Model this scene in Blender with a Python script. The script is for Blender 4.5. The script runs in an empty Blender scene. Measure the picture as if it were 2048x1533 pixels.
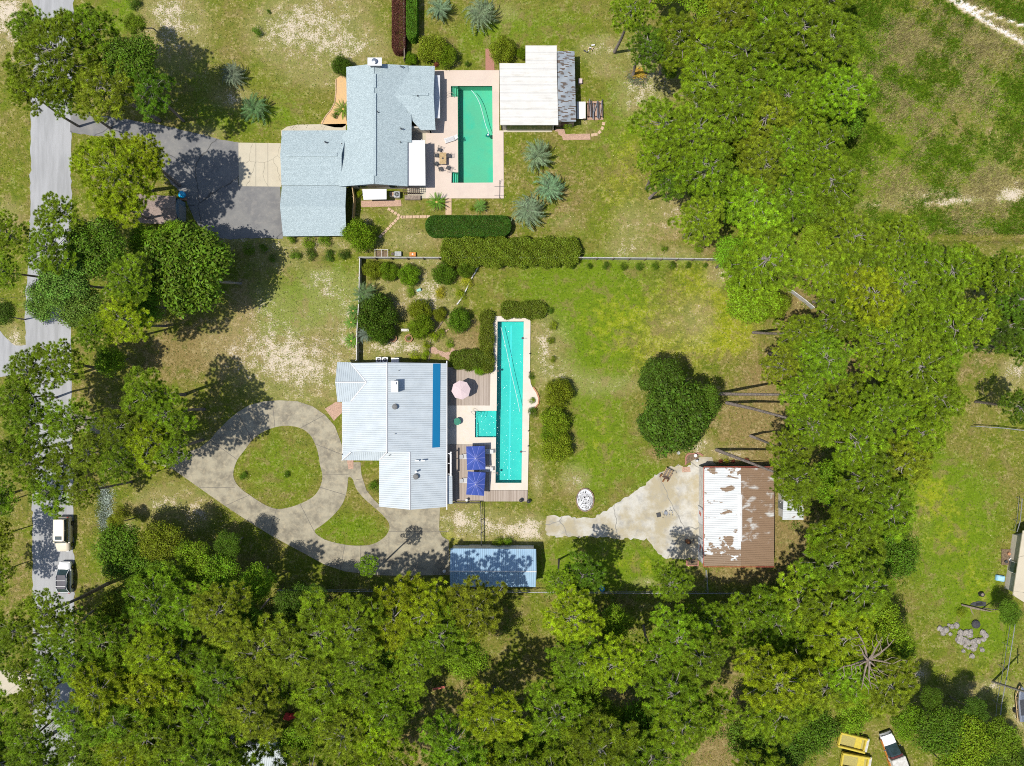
import bpy, bmesh, math, random
import numpy as np
from mathutils import Vector, Matrix
S = 14.2      # photo pixels per metre at ground level
H = 100.0     # height of the drone
R_ = math.radians
scene = bpy.context.scene
col = scene.collection

# ---------------------------------------------------------------- camera, sky, sun
cam_d = bpy.data.cameras.new('camera'); cam = bpy.data.objects.new('camera', cam_d); col.objects.link(cam)
cam.location = (0, 0, H); cam.rotation_euler = (0, 0, 0)
cam_d.sensor_width = 36.0; cam_d.lens = S*H*36.0/2048.0; cam_d.clip_start = 1; cam_d.clip_end = 6000
scene.camera = cam
AZ, EL = R_(21), R_(66)           # shadows fall towards +x and a little +y
world = bpy.data.worlds.new("World"); scene.world = world; world.use_nodes = True
wn = world.node_tree.nodes; wl = world.node_tree.links
bg = wn['Background']; sky = wn.new('ShaderNodeTexSky'); sky.sky_type = 'NISHITA'; sky.sun_disc = False
sky.sun_elevation = EL; sky.sun_rotation = R_(270) - AZ
wl.new(sky.outputs[0], bg.inputs[0]); bg.inputs[1].default_value = 0.12
sd = bpy.data.lights.new('sun', 'SUN'); sun = bpy.data.objects.new('sun', sd); col.objects.link(sun)
sd.energy = 4.7; sd.angle = R_(0.5); sd.color = (1.0, 0.95, 0.86)
dirv = Vector((math.cos(AZ)*math.cos(EL), math.sin(AZ)*math.cos(EL), -math.sin(EL)))
sun.rotation_euler = dirv.to_track_quat('-Z', 'Y').to_euler(); sun.location = (-40, -20, 120)
vs = scene.view_settings; vs.view_transform = 'Standard'; vs.look = 'None'; vs.exposure = 0.0; vs.gamma = 1
scene.render.engine = 'CYCLES'
cy = scene.cycles; cy.max_bounces = 6; cy.diffuse_bounces = 2; cy.glossy_bounces = 2; cy.transparent_max_bounces = 8
cy.transmission_bounces = 3; cy.caustics_reflective = False; cy.caustics_refractive = False
cy.pixel_filter_type = 'BLACKMAN_HARRIS'; cy.filter_width = 1.0; cy.use_denoising = False

# ---------------------------------------------------------------- helpers
def W(px, py, h=0.0):
    """ground position of something seen at photo pixel (px, py) and standing h metres high"""
    k = (1 - h/H)/S
    return ((px-1024.0)*k, (766.5-py)*k)
def W3(px, py, h=0.0):
    x, y = W(px, py, h); return (x, y, h)
def rnd(seed): return np.random.default_rng(seed)

def tag(o, label=None, cat=None, group=None, kind=None):
    if label: o['label'] = label
    if cat: o['category'] = cat
    if group: o['group'] = group
    if kind: o['kind'] = kind
    return o
def thing(name, label, cat, loc=(0, 0, 0), rz=0.0, group=None):
    o = bpy.data.objects.new(name, None); col.objects.link(o)
    o.empty_display_size = 0.3
    o.location = loc if len(loc) == 3 else (loc[0], loc[1], 0); o.rotation_euler = (0, 0, rz)
    return tag(o, label, cat, group)
def root_loc(p):
    v = Vector((0, 0, 0))
    while p is not None:
        v += p.location; p = p.parent
    return v

class MB:
    def __init__(s): s.v = []; s.f = []
    def add(s, vs_, fs):
        n = len(s.v); s.v += [tuple(a) for a in vs_]; s.f += [tuple(i+n for i in f) for f in fs]; return s
    def box(s, c, d, rz=0.0, tilt=None):
        m = Matrix.Rotation(rz, 3, 'Z')
        if tilt: m = m @ Matrix.Rotation(tilt[1], 3, tilt[0])
        pts = []
        for z in (-.5, .5):
            for x, y in ((-.5, -.5), (.5, -.5), (.5, .5), (-.5, .5)):
                pts.append(Vector(c) + m @ Vector((x*d[0], y*d[1], z*d[2])))
        return s.add(pts, [(3, 2, 1, 0), (4, 5, 6, 7), (0, 1, 5, 4), (1, 2, 6, 5), (2, 3, 7, 6), (3, 0, 4, 7)])
    def cyl(s, p0, p1, r0, r1=None, n=8, caps=True):
        r1 = r0 if r1 is None else r1
        p0 = Vector(p0); p1 = Vector(p1); d = (p1-p0)
        if d.length < 1e-6: return s
        q = d.to_track_quat('Z', 'Y').to_matrix()
        pts = []
        for p, r in ((p0, r0), (p1, r1)):
            for i in range(n):
                a = 2*math.pi*i/n; pts.append(p + q @ Vector((r*math.cos(a), r*math.sin(a), 0)))
        fs = [(i, (i+1) % n, n+(i+1) % n, n+i) for i in range(n)]
        if caps: fs += [tuple(range(n-1, -1, -1)), tuple(range(n, 2*n))]
        return s.add(pts, fs)
    def tube(s, path, rs, n=6):
        path = [Vector(p) for p in path]
        if not hasattr(rs, '__len__'): rs = [rs]*len(path)
        pts = []
        for i, p in enumerate(path):
            a = path[max(0, i-1)]; b = path[min(len(path)-1, i+1)]
            q = (b-a).to_track_quat('Z', 'Y').to_matrix()
            for k in range(n):
                t = 2*math.pi*k/n; pts.append(p + q @ Vector((rs[i]*math.cos(t), rs[i]*math.sin(t), 0)))
        fs = []
        for i in range(len(path)-1):
            for k in range(n):
                fs.append((i*n+k, i*n+(k+1) % n, (i+1)*n+(k+1) % n, (i+1)*n+k))
        fs += [tuple(range(n-1, -1, -1)), tuple(range((len(path)-1)*n, len(path)*n))]
        return s.add(pts, fs)
    def prism(s, pts, z0, z1):
        """pts (x, y); z0/z1 constants or lists"""
        n = len(pts)
        a = sum(pts[i][0]*pts[(i+1) % n][1]-pts[(i+1) % n][0]*pts[i][1] for i in range(n))
        if a < 0: pts = pts[::-1]
        v = [(p[0], p[1], z0) for p in pts] + [(p[0], p[1], z1) for p in pts]
        return s.add(v, [tuple(range(n-1, -1, -1)), tuple(range(n, 2*n))] + [(i, (i+1) % n, n+(i+1) % n, n+i) for i in range(n)])
    def slab(s, p3, t=0.12):
        """roof plane: list of 3-D points, given thickness t downwards"""
        n = len(p3)
        a = sum(p3[i][0]*p3[(i+1) % n][1]-p3[(i+1) % n][0]*p3[i][1] for i in range(n))
        if a < 0: p3 = p3[::-1]
        v = [(p[0], p[1], p[2]-t) for p in p3] + list(p3)
        return s.add(v, [tuple(range(n-1, -1, -1)), tuple(range(n, 2*n))] + [(i, (i+1) % n, n+(i+1) % n, n+i) for i in range(n)])
    def sphere(s, c, r, n=10, m=6, sz=1.0, zmin=-1.0):
        pts = []; fs = []
        for j in range(m+1):
            t = math.pi*j/m
            for i in range(n):
                a = 2*math.pi*i/n
                pts.append((c[0]+r*math.sin(t)*math.cos(a), c[1]+r*math.sin(t)*math.sin(a), c[2]+r*sz*max(zmin, math.cos(t))))
        for j in range(m):
            for i in range(n):
                fs.append((j*n+i, (j+1)*n+i, (j+1)*n+(i+1) % n, j*n+(i+1) % n))
        return s.add(pts, fs)
    def build(s, name, mat, parent=None, world=False, smooth=False, bevel=0.0):
        off = root_loc(parent) if (world and parent is not None) else Vector((0, 0, 0))
        me = bpy.data.meshes.new(name); me.from_pydata([(a[0]-off.x, a[1]-off.y, a[2]-off.z) for a in s.v], [], s.f)
        if bevel > 0:
            bm = bmesh.new(); bm.from_mesh(me)
            bmesh.ops.remove_doubles(bm, verts=bm.verts, dist=1e-4)
            bmesh.ops.bevel(bm, geom=[e for e in bm.edges], offset=bevel, segments=2, affect='EDGES', clamp_overlap=True)
            bm.to_mesh(me); bm.free()
        me.materials.append(mat)
        if smooth:
            for p in me.polygons: p.use_smooth = True
        me.update()
        o = bpy.data.objects.new(name, me); col.objects.link(o)
        if parent is not None: o.parent = parent
        return o

def fill_sheet(name, outer, holes, z, mat, skirt=0.15, parent=None):
    """flat sheet with holes (world xy), with a skirt going down"""
    bm = bmesh.new(); es = []
    for loop in [outer]+list(holes):
        vs_ = [bm.verts.new((p[0], p[1], z)) for p in loop]
        es += [bm.edges.new((vs_[i], vs_[(i+1) % len(vs_)])) for i in range(len(vs_))]
    bmesh.ops.triangle_fill(bm, use_beauty=True, use_dissolve=False, edges=es)
    for f in bm.faces:
        if f.normal.z < 0: f.normal_flip()
    be = [e for e in bm.edges if len(e.link_faces) == 1]
    r = bmesh.ops.extrude_edge_only(bm, edges=be)
    bmesh.ops.translate(bm, verts=[g for g in r['geom'] if isinstance(g, bmesh.types.BMVert)], vec=(0, 0, -skirt))
    me = bpy.data.meshes.new(name); bm.to_mesh(me); bm.free(); me.materials.append(mat)
    o = bpy.data.objects.new(name, me); col.objects.link(o)
    if parent is not None:
        o.parent = parent
        l = root_loc(parent); me.transform(Matrix.Translation(-l))
    return o
def WP(pts, h=0.0): return [W(p[0], p[1], h) for p in pts]
def wob(pts, amp, step, seed):
    """subdivide an outline (world xy) and jitter it"""
    r = rnd(seed); out = []
    for i in range(len(pts)):
        a = np.array(pts[i]); b = np.array(pts[(i+1) % len(pts)]); n = max(1, int(np.linalg.norm(b-a)/step))
        for k in range(n): out.append(tuple(a+(b-a)*k/n + r.normal(0, amp, 2)))
    return out
def smooth_loop(pts, n=5):
    out = []; m = len(pts)
    for i in range(m):
        p0, p1, p2, p3 = [np.array(pts[(i+k-1) % m], float) for k in range(4)]
        for k in range(n):
            t = k/n
            out.append(tuple(0.5*((2*p1)+(-p0+p2)*t+(2*p0-5*p1+4*p2-p3)*t*t+(-p0+3*p1-3*p2+p3)*t**3)))
    return out

def mesh_np(name, verts, faces, mat):
    me = bpy.data.meshes.new(name)
    nv = len(verts); nf, k = faces.shape
    me.vertices.add(nv); me.vertices.foreach_set('co', verts.astype(np.float32).ravel())
    me.loops.add(nf*k); me.loops.foreach_set('vertex_index', faces.astype(np.int32).ravel())
    me.polygons.add(nf); me.polygons.foreach_set('loop_start', np.arange(0, nf*k, k, dtype=np.int32))
    me.update(calc_edges=True)
    if mat is not None: me.materials.append(mat)
    return me
def link(name, me, parent=None, loc=(0, 0, 0), rz=0.0, sc=1.0):
    o = bpy.data.objects.new(name, me); col.objects.link(o)
    o.location = loc; o.rotation_euler = (0, 0, rz)
    o.scale = sc if hasattr(sc, '__len__') else (sc, sc, sc)
    if parent is not None: o.parent = parent
    return o

# ---------------------------------------------------------------- materials
def srgb(r, g, b, k=1.0):
    f = lambda c: ((c/255.0)/12.92 if c/255.0 <= .04045 else ((c/255.0+.055)/1.055)**2.4)*k
    return (f(r), f(g), f(b), 1.0)
class NT:
    def __init__(s, name):
        s.m = bpy.data.materials.new(name); s.m.use_nodes = True
        s.n = s.m.node_tree.nodes; s.l = s.m.node_tree.links; s.b = s.n['Principled BSDF']; s.out = s.n['Material Output']
    def node(s, t, **k):
        n = s.n.new(t)
        for a, v in k.items(): setattr(n, a, v)
        return n
    def val(s, sock, v):
        if isinstance(v, bpy.types.NodeSocket): s.l.new(v, sock)
        else: sock.default_value = v
    def math(s, op, a, b=0.0, c=None, clamp=False):
        n = s.node('ShaderNodeMath', operation=op, use_clamp=clamp); s.val(n.inputs[0], a); s.val(n.inputs[1], b)
        if c is not None: s.val(n.inputs[2], c)
        return n.outputs[0]
    def mix(s, f, a, b, mode='MIX'):
        n = s.node('ShaderNodeMix', data_type='RGBA', blend_type=mode); s.val(n.inputs[0], f); s.val(n.inputs[6], a); s.val(n.inputs[7], b)
        return n.outputs[2]
    def noise(s, scale, detail=4, rough=0.6, vec=None, dist=0.0):
        n = s.node('ShaderNodeTexNoise'); n.inputs['Scale'].default_value = scale; n.inputs['Detail'].default_value = detail
        n.inputs['Roughness'].default_value = rough; n.inputs['Distortion'].default_value = dist
        s.l.new(vec if vec is not None else s.pos(), n.inputs['Vector']); return n.outputs['Fac']
    def pos(s):
        if not hasattr(s, '_p'): s._p = s.node('ShaderNodeNewGeometry').outputs['Position']
        return s._p
    def obj(s):
        if not hasattr(s, '_o'): s._o = s.node('ShaderNodeTexCoord').outputs['Object']
        return s._o
    def scaled(s, v, sc):
        n = s.node('ShaderNodeMapping'); s.l.new(v, n.inputs[0]); n.inputs['Scale'].default_value = sc; return n.outputs[0]
    def xyz(s, v=None):
        n = s.node('ShaderNodeSeparateXYZ'); s.l.new(v or s.pos(), n.inputs[0]); return n.outputs
    def ramp(s, f, lo, hi):
        n = s.node('ShaderNodeMapRange'); n.interpolation_type = 'SMOOTHSTEP'; s.val(n.inputs[0], f); n.inputs[1].default_value = lo; n.inputs[2].default_value = hi
        return n.outputs[0]
    def bump(s, h, strength=0.3, dist=0.05):
        n = s.node('ShaderNodeBump'); s.l.new(h, n.inputs['Height']); n.inputs['Strength'].default_value = strength; n.inputs['Distance'].default_value = dist
        s.l.new(n.outputs[0], s.b.inputs['Normal']); return n.outputs[0]
    def fin(s, color, rough=0.8, metal=0.0, spec=0.3):
        s.val(s.b.inputs['Base Color'], color); s.b.inputs['Roughness'].default_value = rough
        s.b.inputs['Metallic'].default_value = metal; s.b.inputs['Specular IOR Level'].default_value = spec
        return s.m
def pm(name, c1, c2=None, scale=6.0, rough=0.7, metal=0.0, spec=0.3, bump=0.0, lo=.35, hi=.65, detail=4):
    t = NT(name)
    if c2 is None: c2 = tuple(min(1, x*0.8) for x in c1[:3])+(1,)
    nz = t.noise(scale, detail, vec=t.obj())
    if bump: t.bump(nz, bump, 0.03)
    return t.fin(t.mix(t.ramp(nz, lo, hi), c1, c2), rough, metal, spec)

def foliage_mat(name, var=0.5, trans=0.3, rough=0.55, base=1.0):
    t = NT(name)
    oi = t.node('ShaderNodeObjectInfo').outputs['Color']
    isl = t.node('ShaderNodeNewGeometry').outputs['Random Per Island']
    k = t.math('MULTIPLY_ADD', isl, var*2, 1-var)
    nz = t.ramp(t.noise(0.9, 3, vec=t.pos()), .3, .7)
    k2 = t.math('MULTIPLY', t.math('MULTIPLY_ADD', nz, 0.35, 0.82), t.math('ADD', t.node('ShaderNodeAttribute', attribute_name='age').outputs['Fac'], base))
    hsv = t.node('ShaderNodeHueSaturation'); t.l.new(oi, hsv.inputs['Color']); t.l.new(t.math('MULTIPLY', k, k2), hsv.inputs['Value'])
    t.l.new(t.math('MULTIPLY_ADD', isl, 0.04, 0.496), hsv.inputs['Hue'])
    c = hsv.outputs[0]
    t.l.new(c, t.b.inputs['Base Color']); t.b.inputs['Roughness'].default_value = rough; t.b.inputs['Specular IOR Level'].default_value = 0.22
    tr = t.node('ShaderNodeBsdfTranslucent'); t.l.new(c, tr.inputs[0])
    mx = t.node('ShaderNodeMixShader'); mx.inputs[0].default_value = trans
    t.l.new(t.b.outputs[0], mx.inputs[1]); t.l.new(tr.outputs[0], mx.inputs[2]); t.l.new(mx.outputs[0], t.out.inputs[0])
    return t.m
M = {}
M['needles'] = foliage_mat('pine_needles', .5, .20, base=.58)
M['leaves'] = foliage_mat('broad_leaves', .62, .24, .6)
M['hedge'] = foliage_mat('hedge_leaves', .5, .2, .5)
M['bark'] = pm('bark', (.25, .21, .185, 1), (.12, .10, .085, 1), 5, .9, bump=.5)
M['bark_grey'] = pm('grey_bark', (.36, .33, .30, 1), (.17, .15, .13, 1), 6, .9, bump=.4)
M['white'] = pm('white_paint', (.68, .68, .68, 1), (.62, .62, .62, 1), 3, .45)
M['white_dirty'] = pm('weathered_white_paint', (.62, .61, .58, 1), (.48, .46, .42, 1), 2.2, .6)
M['black'] = pm('black_paint', (.02, .02, .022, 1), (.035, .035, .035, 1), 9, .5)
M['grey'] = pm('grey_metal', (.33, .34, .34, 1), (.22, .23, .23, 1), 4, .5, .3)
M['dark'] = pm('dark_plastic', (.04, .045, .05, 1), (.07, .07, .075, 1), 9, .5)
M['wood'] = pm('weathered_wood', (.30, .24, .19, 1), (.18, .14, .11, 1), 5, .85)
M['wood_pale'] = pm('pale_wood', (.52, .38, .20, 1), (.40, .28, .14, 1), 6, .7)
M['wood_brown'] = pm('brown_wood', (.12, .07, .05, 1), (.07, .045, .035, 1), 6, .8)
M['brick'] = pm('red_brick', (.42, .20, .15, 1), (.30, .15, .11, 1), 18, .85)
M['terracotta'] = pm('terracotta', (.50, .26, .15, 1), (.38, .19, .10, 1), 8, .8)
M['stone'] = pm('field_stone', (.36, .33, .30, 1), (.20, .18, .16, 1), 4, .9, bump=.5)
M['stucco'] = pm('beige_stucco', (.55, .50, .42, 1), (.47, .43, .36, 1), 3, .9)
M['greenwall'] = pm('dark_green_wall', (.035, .06, .05, 1), (.025, .04, .035, 1), 3, .8)
M['red'] = pm('red_trim', (.50, .13, .09, 1), (.36, .09, .06, 1), 4, .6)
M['glass'] = pm('window_glass', (.03, .05, .055, 1), (.04, .07, .08, 1), 2, .08, spec=.8)
M['chrome'] = pm('polished_steel', (.7, .7, .7, 1), (.6, .6, .6, 1), 4, .2, 1.0)
M['soil'] = pm('dark_soil', (.12, .085, .055, 1), (.22, .16, .10, 1), 5, .95, bump=.4)
M['teal'] = pm('teal_plastic', (.03, .30, .32, 1), (.02, .22, .25, 1), 5, .5)
M['blue'] = pm('blue_plastic', (.02, .25, .50, 1), (.02, .18, .38, 1), 5, .5)
M['orange'] = pm('orange_paint', (.62, .26, .05, 1), (.45, .17, .04, 1), 5, .6)
M['rust'] = pm('rust', (.33, .15, .06, 1), (.20, .09, .04, 1), 7, .9)
M['rubber'] = pm('tyre_rubber', (.02, .02, .02, 1), (.03, .03, .03, 1), 9, .8)
M['cloth_pink'] = pm('pink_canvas', (.62, .50, .50, 1), (.54, .43, .44, 1), 9, .9)
M['cloth_red'] = pm('red_cloth', (.60, .05, .04, 1), (.45, .04, .03, 1), 6, .8)
M['flue'] = pm('galvanised_flue', (.5, .52, .54, 1), (.35, .37, .40, 1), 6, .35, .8)
M['greenpaint'] = pm('green_paint', (.02, .16, .10, 1), (.03, .22, .15, 1), 6, .6)
M['sandstone'] = pm('stepping_stone', (.58, .42, .28, 1), (.46, .32, .21, 1), 7, .9)

def shingle(name, c1, c2, c3):
    t = NT(name); v = t.node('ShaderNodeTexBrick'); t.l.new(t.scaled(t.pos(), (1, 1, 1)), v.inputs[0])
    v.inputs['Scale'].default_value = 1.0; v.inputs['Brick Width'].default_value = .33; v.inputs['Row Height'].default_value = .15
    v.inputs['Mortar Size'].default_value = .008; v.inputs['Color1'].default_value = c1; v.inputs['Color2'].default_value = c2
    v.inputs['Mortar'].default_value = c3
    nz = t.noise(0.5, 4); n2 = t.noise(7, 5, .8)
    c = t.mix(t.math('MULTIPLY', t.ramp(nz, .35, .7), .35), v.outputs[0], c2)
    c = t.mix(t.math('MULTIPLY', t.ramp(n2, .47, .60), .75), c, c3); n5 = t.noise(9, 3); c = t.mix(t.math('MULTIPLY', t.ramp(n5, .5, .62), .5), c, tuple(min(1, x*1.3) for x in c1[:3])+(1,))
    t.bump(n2, .5, .02)
    return t.fin(c, .9)
M['shingle'] = shingle('blue_grey_shingles', (.42, .50, .52, 1), (.335, .41, .43, 1), (.235, .29, .31, 1))
M['shingle_brown'] = shingle('brown_shingles', (.36, .28, .25, 1), (.28, .22, .19, 1), (.18, .14, .12, 1))
def ribbed(name, c1, c2, axis=1, period=.29, metal=0.0, rough=.4, stain=None):
    t = NT(name); p = t.xyz()[axis]
    fr = t.math('FRACT', t.math('DIVIDE', p, period))
    tri = t.math('ABSOLUTE', t.math('SUBTRACT', fr, .5))
    rib = t.ramp(tri, .36, .47)
    nz = t.noise(.7, 5)
    c = t.mix(t.ramp(nz, .3, .7), c1, c2)
    c = t.mix(t.math('MULTIPLY', rib, .22), c, tuple(x*.62 for x in c1[:3])+(1,))
    st = t.noise(1.0, 5, .65, t.scaled(t.pos(), (.35, 2.6, 1) if axis == 1 else (2.6, .35, 1)))
    c = t.mix(t.math('MULTIPLY', t.ramp(st, .5, .72), .22), c, (.30, .30, .28, 1))
    if stain: c = stain(t, c)
    t.bump(rib, 1.0, .03)
    return t.fin(c, rough, metal, .4)
M['roof_ew'] = ribbed('white_ribbed_roof', (.53, .585, .62, 1), (.475, .53, .565, 1), 1)
M['roof_shed'] = ribbed('pale_blue_shed_roof', (.33, .49, .64, 1), (.28, .44, .60, 1), 0)
M['roof_ns'] = ribbed('white_ribbed_roof_cross', (.50, .56, .59, 1), (.45, .51, .545, 1), 0)
def st_dirty(t, c):
    n = t.noise(1.0, 6, .7, t.scaled(t.pos(), (.35, 2.2, 1)))
    return t.mix(t.math('MULTIPLY', t.ramp(n, .52, .72), .55), c, (.45, .42, .33, 1))
M['roof_pav'] = ribbed('white_pavilion_roof', (.66, .645, .61, 1), (.60, .585, .55, 1), 1, 1.1, 0, .55, st_dirty)
def st_tin(t, c):
    y = t.xyz()
    row = t.math('FLOOR', t.math('DIVIDE', y[1], .15))
    wn_ = t.node('ShaderNodeTexNoise'); wn_.inputs['Scale'].default_value = 1.0; wn_.inputs['Detail'].default_value = 1
    cb = t.node('ShaderNodeCombineXYZ'); t.l.new(t.math('MULTIPLY', y[0], .9), cb.inputs[0]); t.l.new(t.math('MULTIPLY', row, 7.3), cb.inputs[1]); t.l.new(cb.outputs[0], wn_.inputs[0])
    return t.mix(t.ramp(wn_.outputs[0], .53, .58), c, (.15, .12, .10, 1))
M['roof_tin'] = ribbed('tin_roof_with_rust_streaks', (.38, .42, .46, 1), (.30, .34, .38, 1), 1, .15, .0, .5, st_tin)
def st_rust(thr_lo, thr_hi, col_):
    def f(t, c):
        y = t.xyz()
        n = t.noise(1.0, 5, .6, t.scaled(t.pos(), (.45, .8, 1)), .3)
        g = t.math('MULTIPLY_ADD', t.ramp(y[1], -24.5, -20.5), -.20, n)     # more rust towards the south end
        g = t.math('ADD', g, .06)
        br = t.mix(t.noise(9, 3), col_, tuple(x*.55 for x in col_[:3])+(1,))
        return t.mix(t.ramp(g, thr_lo, thr_hi), c, br)
    return f
M['roof_shop_w'] = ribbed('peeling_white_workshop_roof', (.62, .65, .66, 1), (.55, .58, .59, 1), 1, .30, 0, .5, st_rust(.43, .46, (.27, .18, .11, 1)))
M['roof_shop_e'] = ribbed('brown_workshop_roof', (.62, .62, .60, 1), (.5, .48, .45, 1), 1, .30, 0, .6, st_rust(.17, .34, (.32, .21, .13, 1)))

def planks(name, c1, c2, w=.14, axis=0):
    t = NT(name); p = t.xyz(); i = t.math('FLOOR', t.math('DIVIDE', p[axis], w)); fr = t.math('FRACT', t.math('DIVIDE', p[axis], w))
    wn_ = t.node('ShaderNodeTexWhiteNoise', noise_dimensions='1D'); t.l.new(i, wn_.inputs['W'])
    nz = t.noise(3, 4, .6, t.scaled(t.pos(), (2, .35, 1) if axis == 0 else (.35, 2, 1)))
    f = t.math('ADD', t.math('MULTIPLY', wn_.outputs[0], .55), t.math('MULTIPLY', nz, .5), clamp=True)
    c = t.mix(f, c1, c2); gap = t.ramp(fr, .0, .12)
    c = t.mix(gap, tuple(x*.35 for x in c1[:3])+(1,), c)
    return t.fin(c, .85)
M['deck_wood'] = planks('weathered_deck_boards', (.27, .215, .17, 1), (.47, .40, .34, 1))
M['fence_wood'] = planks('grey_fence_boards', (.34, .33, .31, 1), (.52, .51, .48, 1), .18)

def concrete(name, c1, c2, c3, scale=.35, cracks=True, crack_scale=.16, sharp=(.35, .7)):
    t = NT(name)
    n1 = t.ramp(t.noise(scale, 6, .65), *sharp); n2 = t.ramp(t.noise(scale*3.2, 5, .6, dist=.4), .45, .75); n3 = t.noise(11, 3)
    c = t.mix(n1, c1, c2); c = t.mix(t.math('MULTIPLY', n2, .6), c, c3)
    c = t.mix(t.math('MULTIPLY', t.ramp(n3, .35, .7), .25), c, tuple(x*.7 for x in c1[:3])+(1,))
    if cracks:
        v = t.node('ShaderNodeTexVoronoi', feature='DISTANCE_TO_EDGE'); v.inputs['Scale'].default_value = crack_scale
        wv = t.node('ShaderNodeVectorMath', operation='ADD'); t.l.new(t.pos(), wv.inputs[0])
        nv = t.node('ShaderNodeTexNoise'); nv.inputs['Scale'].default_value = .6; t.l.new(t.pos(), nv.inputs[0]); t.l.new(nv.outputs['Color'], wv.inputs[1])
        t.l.new(wv.outputs[0], v.inputs['Vector'])
        k = t.ramp(v.outputs['Distance'], .002, .008)
        c = t.mix(k, tuple(x*.45 for x in c1[:3])+(1,), c)
    t.bump(n3, .2, .01)
    return t.fin(c, .9)
M['drive'] = concrete('old_driveway_concrete', (.375, .34, .25, 1), (.19, .17, .13, 1), (.48, .41, .28, 1), .55, False)
M['pad'] = concrete('rough_pale_concrete', (.54, .52, .46, 1), (.40, .345, .225, 1), (.25, .25, .245, 1), .26, True, .1, (.38, .6))
M['apron'] = concrete('cream_concrete', (.53, .48, .37, 1), (.48, .43, .33, 1), (.57, .50, .38, 1), .4, True, .25)
M['deck_conc'] = concrete('pinkish_pool_deck', (.63, .52, .44, 1), (.58, .48, .41, 1), (.64, .56, .46, 1), .5, False)
M['coping'] = concrete('cream_pool_deck', (.68, .61, .53, 1), (.62, .56, .48, 1), (.66, .57, .42, 1), .5, False)
M['asphalt'] = concrete('grey_asphalt', (.225, .222, .215, 1), (.165, .165, .17, 1), (.29, .275, .255, 1), .45, True, .09)
def road_mat():
    t = NT('sun_bleached_road'); p = t.xyz()
    n1 = t.noise(.5, 5, .6, t.scaled(t.pos(), (2.2, .25, 1))); n2 = t.noise(9, 4)
    c = t.mix(t.ramp(n1, .35, .68), (.385, .39, .40, 1), (.29, .295, .30, 1))
    c = t.mix(t.math('MULTIPLY', t.ramp(n2, .4, .65), .4), c, (.30, .30, .29, 1))
    t.bump(n2, .3, .01); return t.fin(c, .9)
M['road'] = road_mat()
M['pavers'] = shingle('salmon_pavers', (.50, .33, .24, 1), (.42, .27, .20, 1), (.30, .20, .15, 1))
M['gravel'] = pm('orange_gravel', (.66, .42, .19, 1), (.52, .36, .20, 1), 9, .95, bump=.5)
M['awning'] = pm('white_aluminium', (.66, .67, .69, 1), (.58, .59, .62, 1), 2, .4)
M['roof_blue'] = planks('lined_blue', (.0, .13, .30, 1), (.005, .17, .36, 1), .09, 0)
M['poolfloor_s'] = concrete('pool_plaster_aqua', (.24, .64, .62, 1), (.18, .58, .58, 1), (.30, .70, .66, 1), .4, False)
M['poolfloor_n'] = concrete('pool_plaster_green', (.34, .62, .46, 1), (.38, .56, .42, 1), (.06, .60, .52, 1), .14, False, .1, (.3, .6))
def water(name, tint, bscale, bstr, bd=.05, gr=.04):
    t = NT(name)
    tr = t.node('ShaderNodeBsdfTransparent'); tr.inputs[0].default_value = tint
    gl = t.node('ShaderNodeBsdfGlossy'); gl.inputs['Roughness'].default_value = gr
    nz = t.noise(bscale, 3, .6, dist=.6)
    bp = t.node('ShaderNodeBump'); bp.inputs['Strength'].default_value = bstr; bp.inputs['Distance'].default_value = bd; t.l.new(nz, bp.inputs['Height'])
    t.l.new(bp.outputs[0], gl.inputs['Normal'])
    fr = t.node('ShaderNodeFresnel'); fr.inputs[0].default_value = 1.33; t.l.new(bp.outputs[0], fr.inputs['Normal'])
    mx = t.node('ShaderNodeMixShader'); t.l.new(fr.outputs[0], mx.inputs[0]); t.l.new(tr.outputs[0], mx.inputs[1]); t.l.new(gl.outputs[0], mx.inputs[2])
    t.l.new(mx.outputs[0], t.out.inputs[0]); return t.m
M['water_s'] = water('clear_pool_water', (.43, .92, .88, 1), 4.5, .55, .05, .10)
M['water_n'] = water('green_pool_water', (.50, .89, .80, 1), 3.5, .4, .035, .10)
# ================================================================ GROUND
POOL_S = [(995, 643.5), (1047.5, 643.5), (1043, 966), (991, 966), (992, 875), (950, 875), (950, 822), (993.3, 822)]
POOL_N = [(902, 173), (984.5, 173), (986, 366), (903, 366.5), (903.5, 345.5), (916.5, 345.5), (915.5, 194.5), (902, 194.5)]
def bbox(p): a = np.array(p); return a[:, 0].min(), a[:, 0].max(), a[:, 1].min(), a[:, 1].max()
def axis_coords(lo, hi, step, far):
    c = list(np.arange(lo, hi+1e-6, step))
    return np.array([-f for f in far[::-1]] + c + list(far))
gx = axis_coords(-80, 80, .5, [110, 180, 400, 1200, 4000]); gy = axis_coords(-62, 62, .5, [90, 180, 400, 1200, 4000])
GX, GY = np.meshgrid(gx, gy); PX = GX*S+1024; PY = 766.5-GY*S
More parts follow.
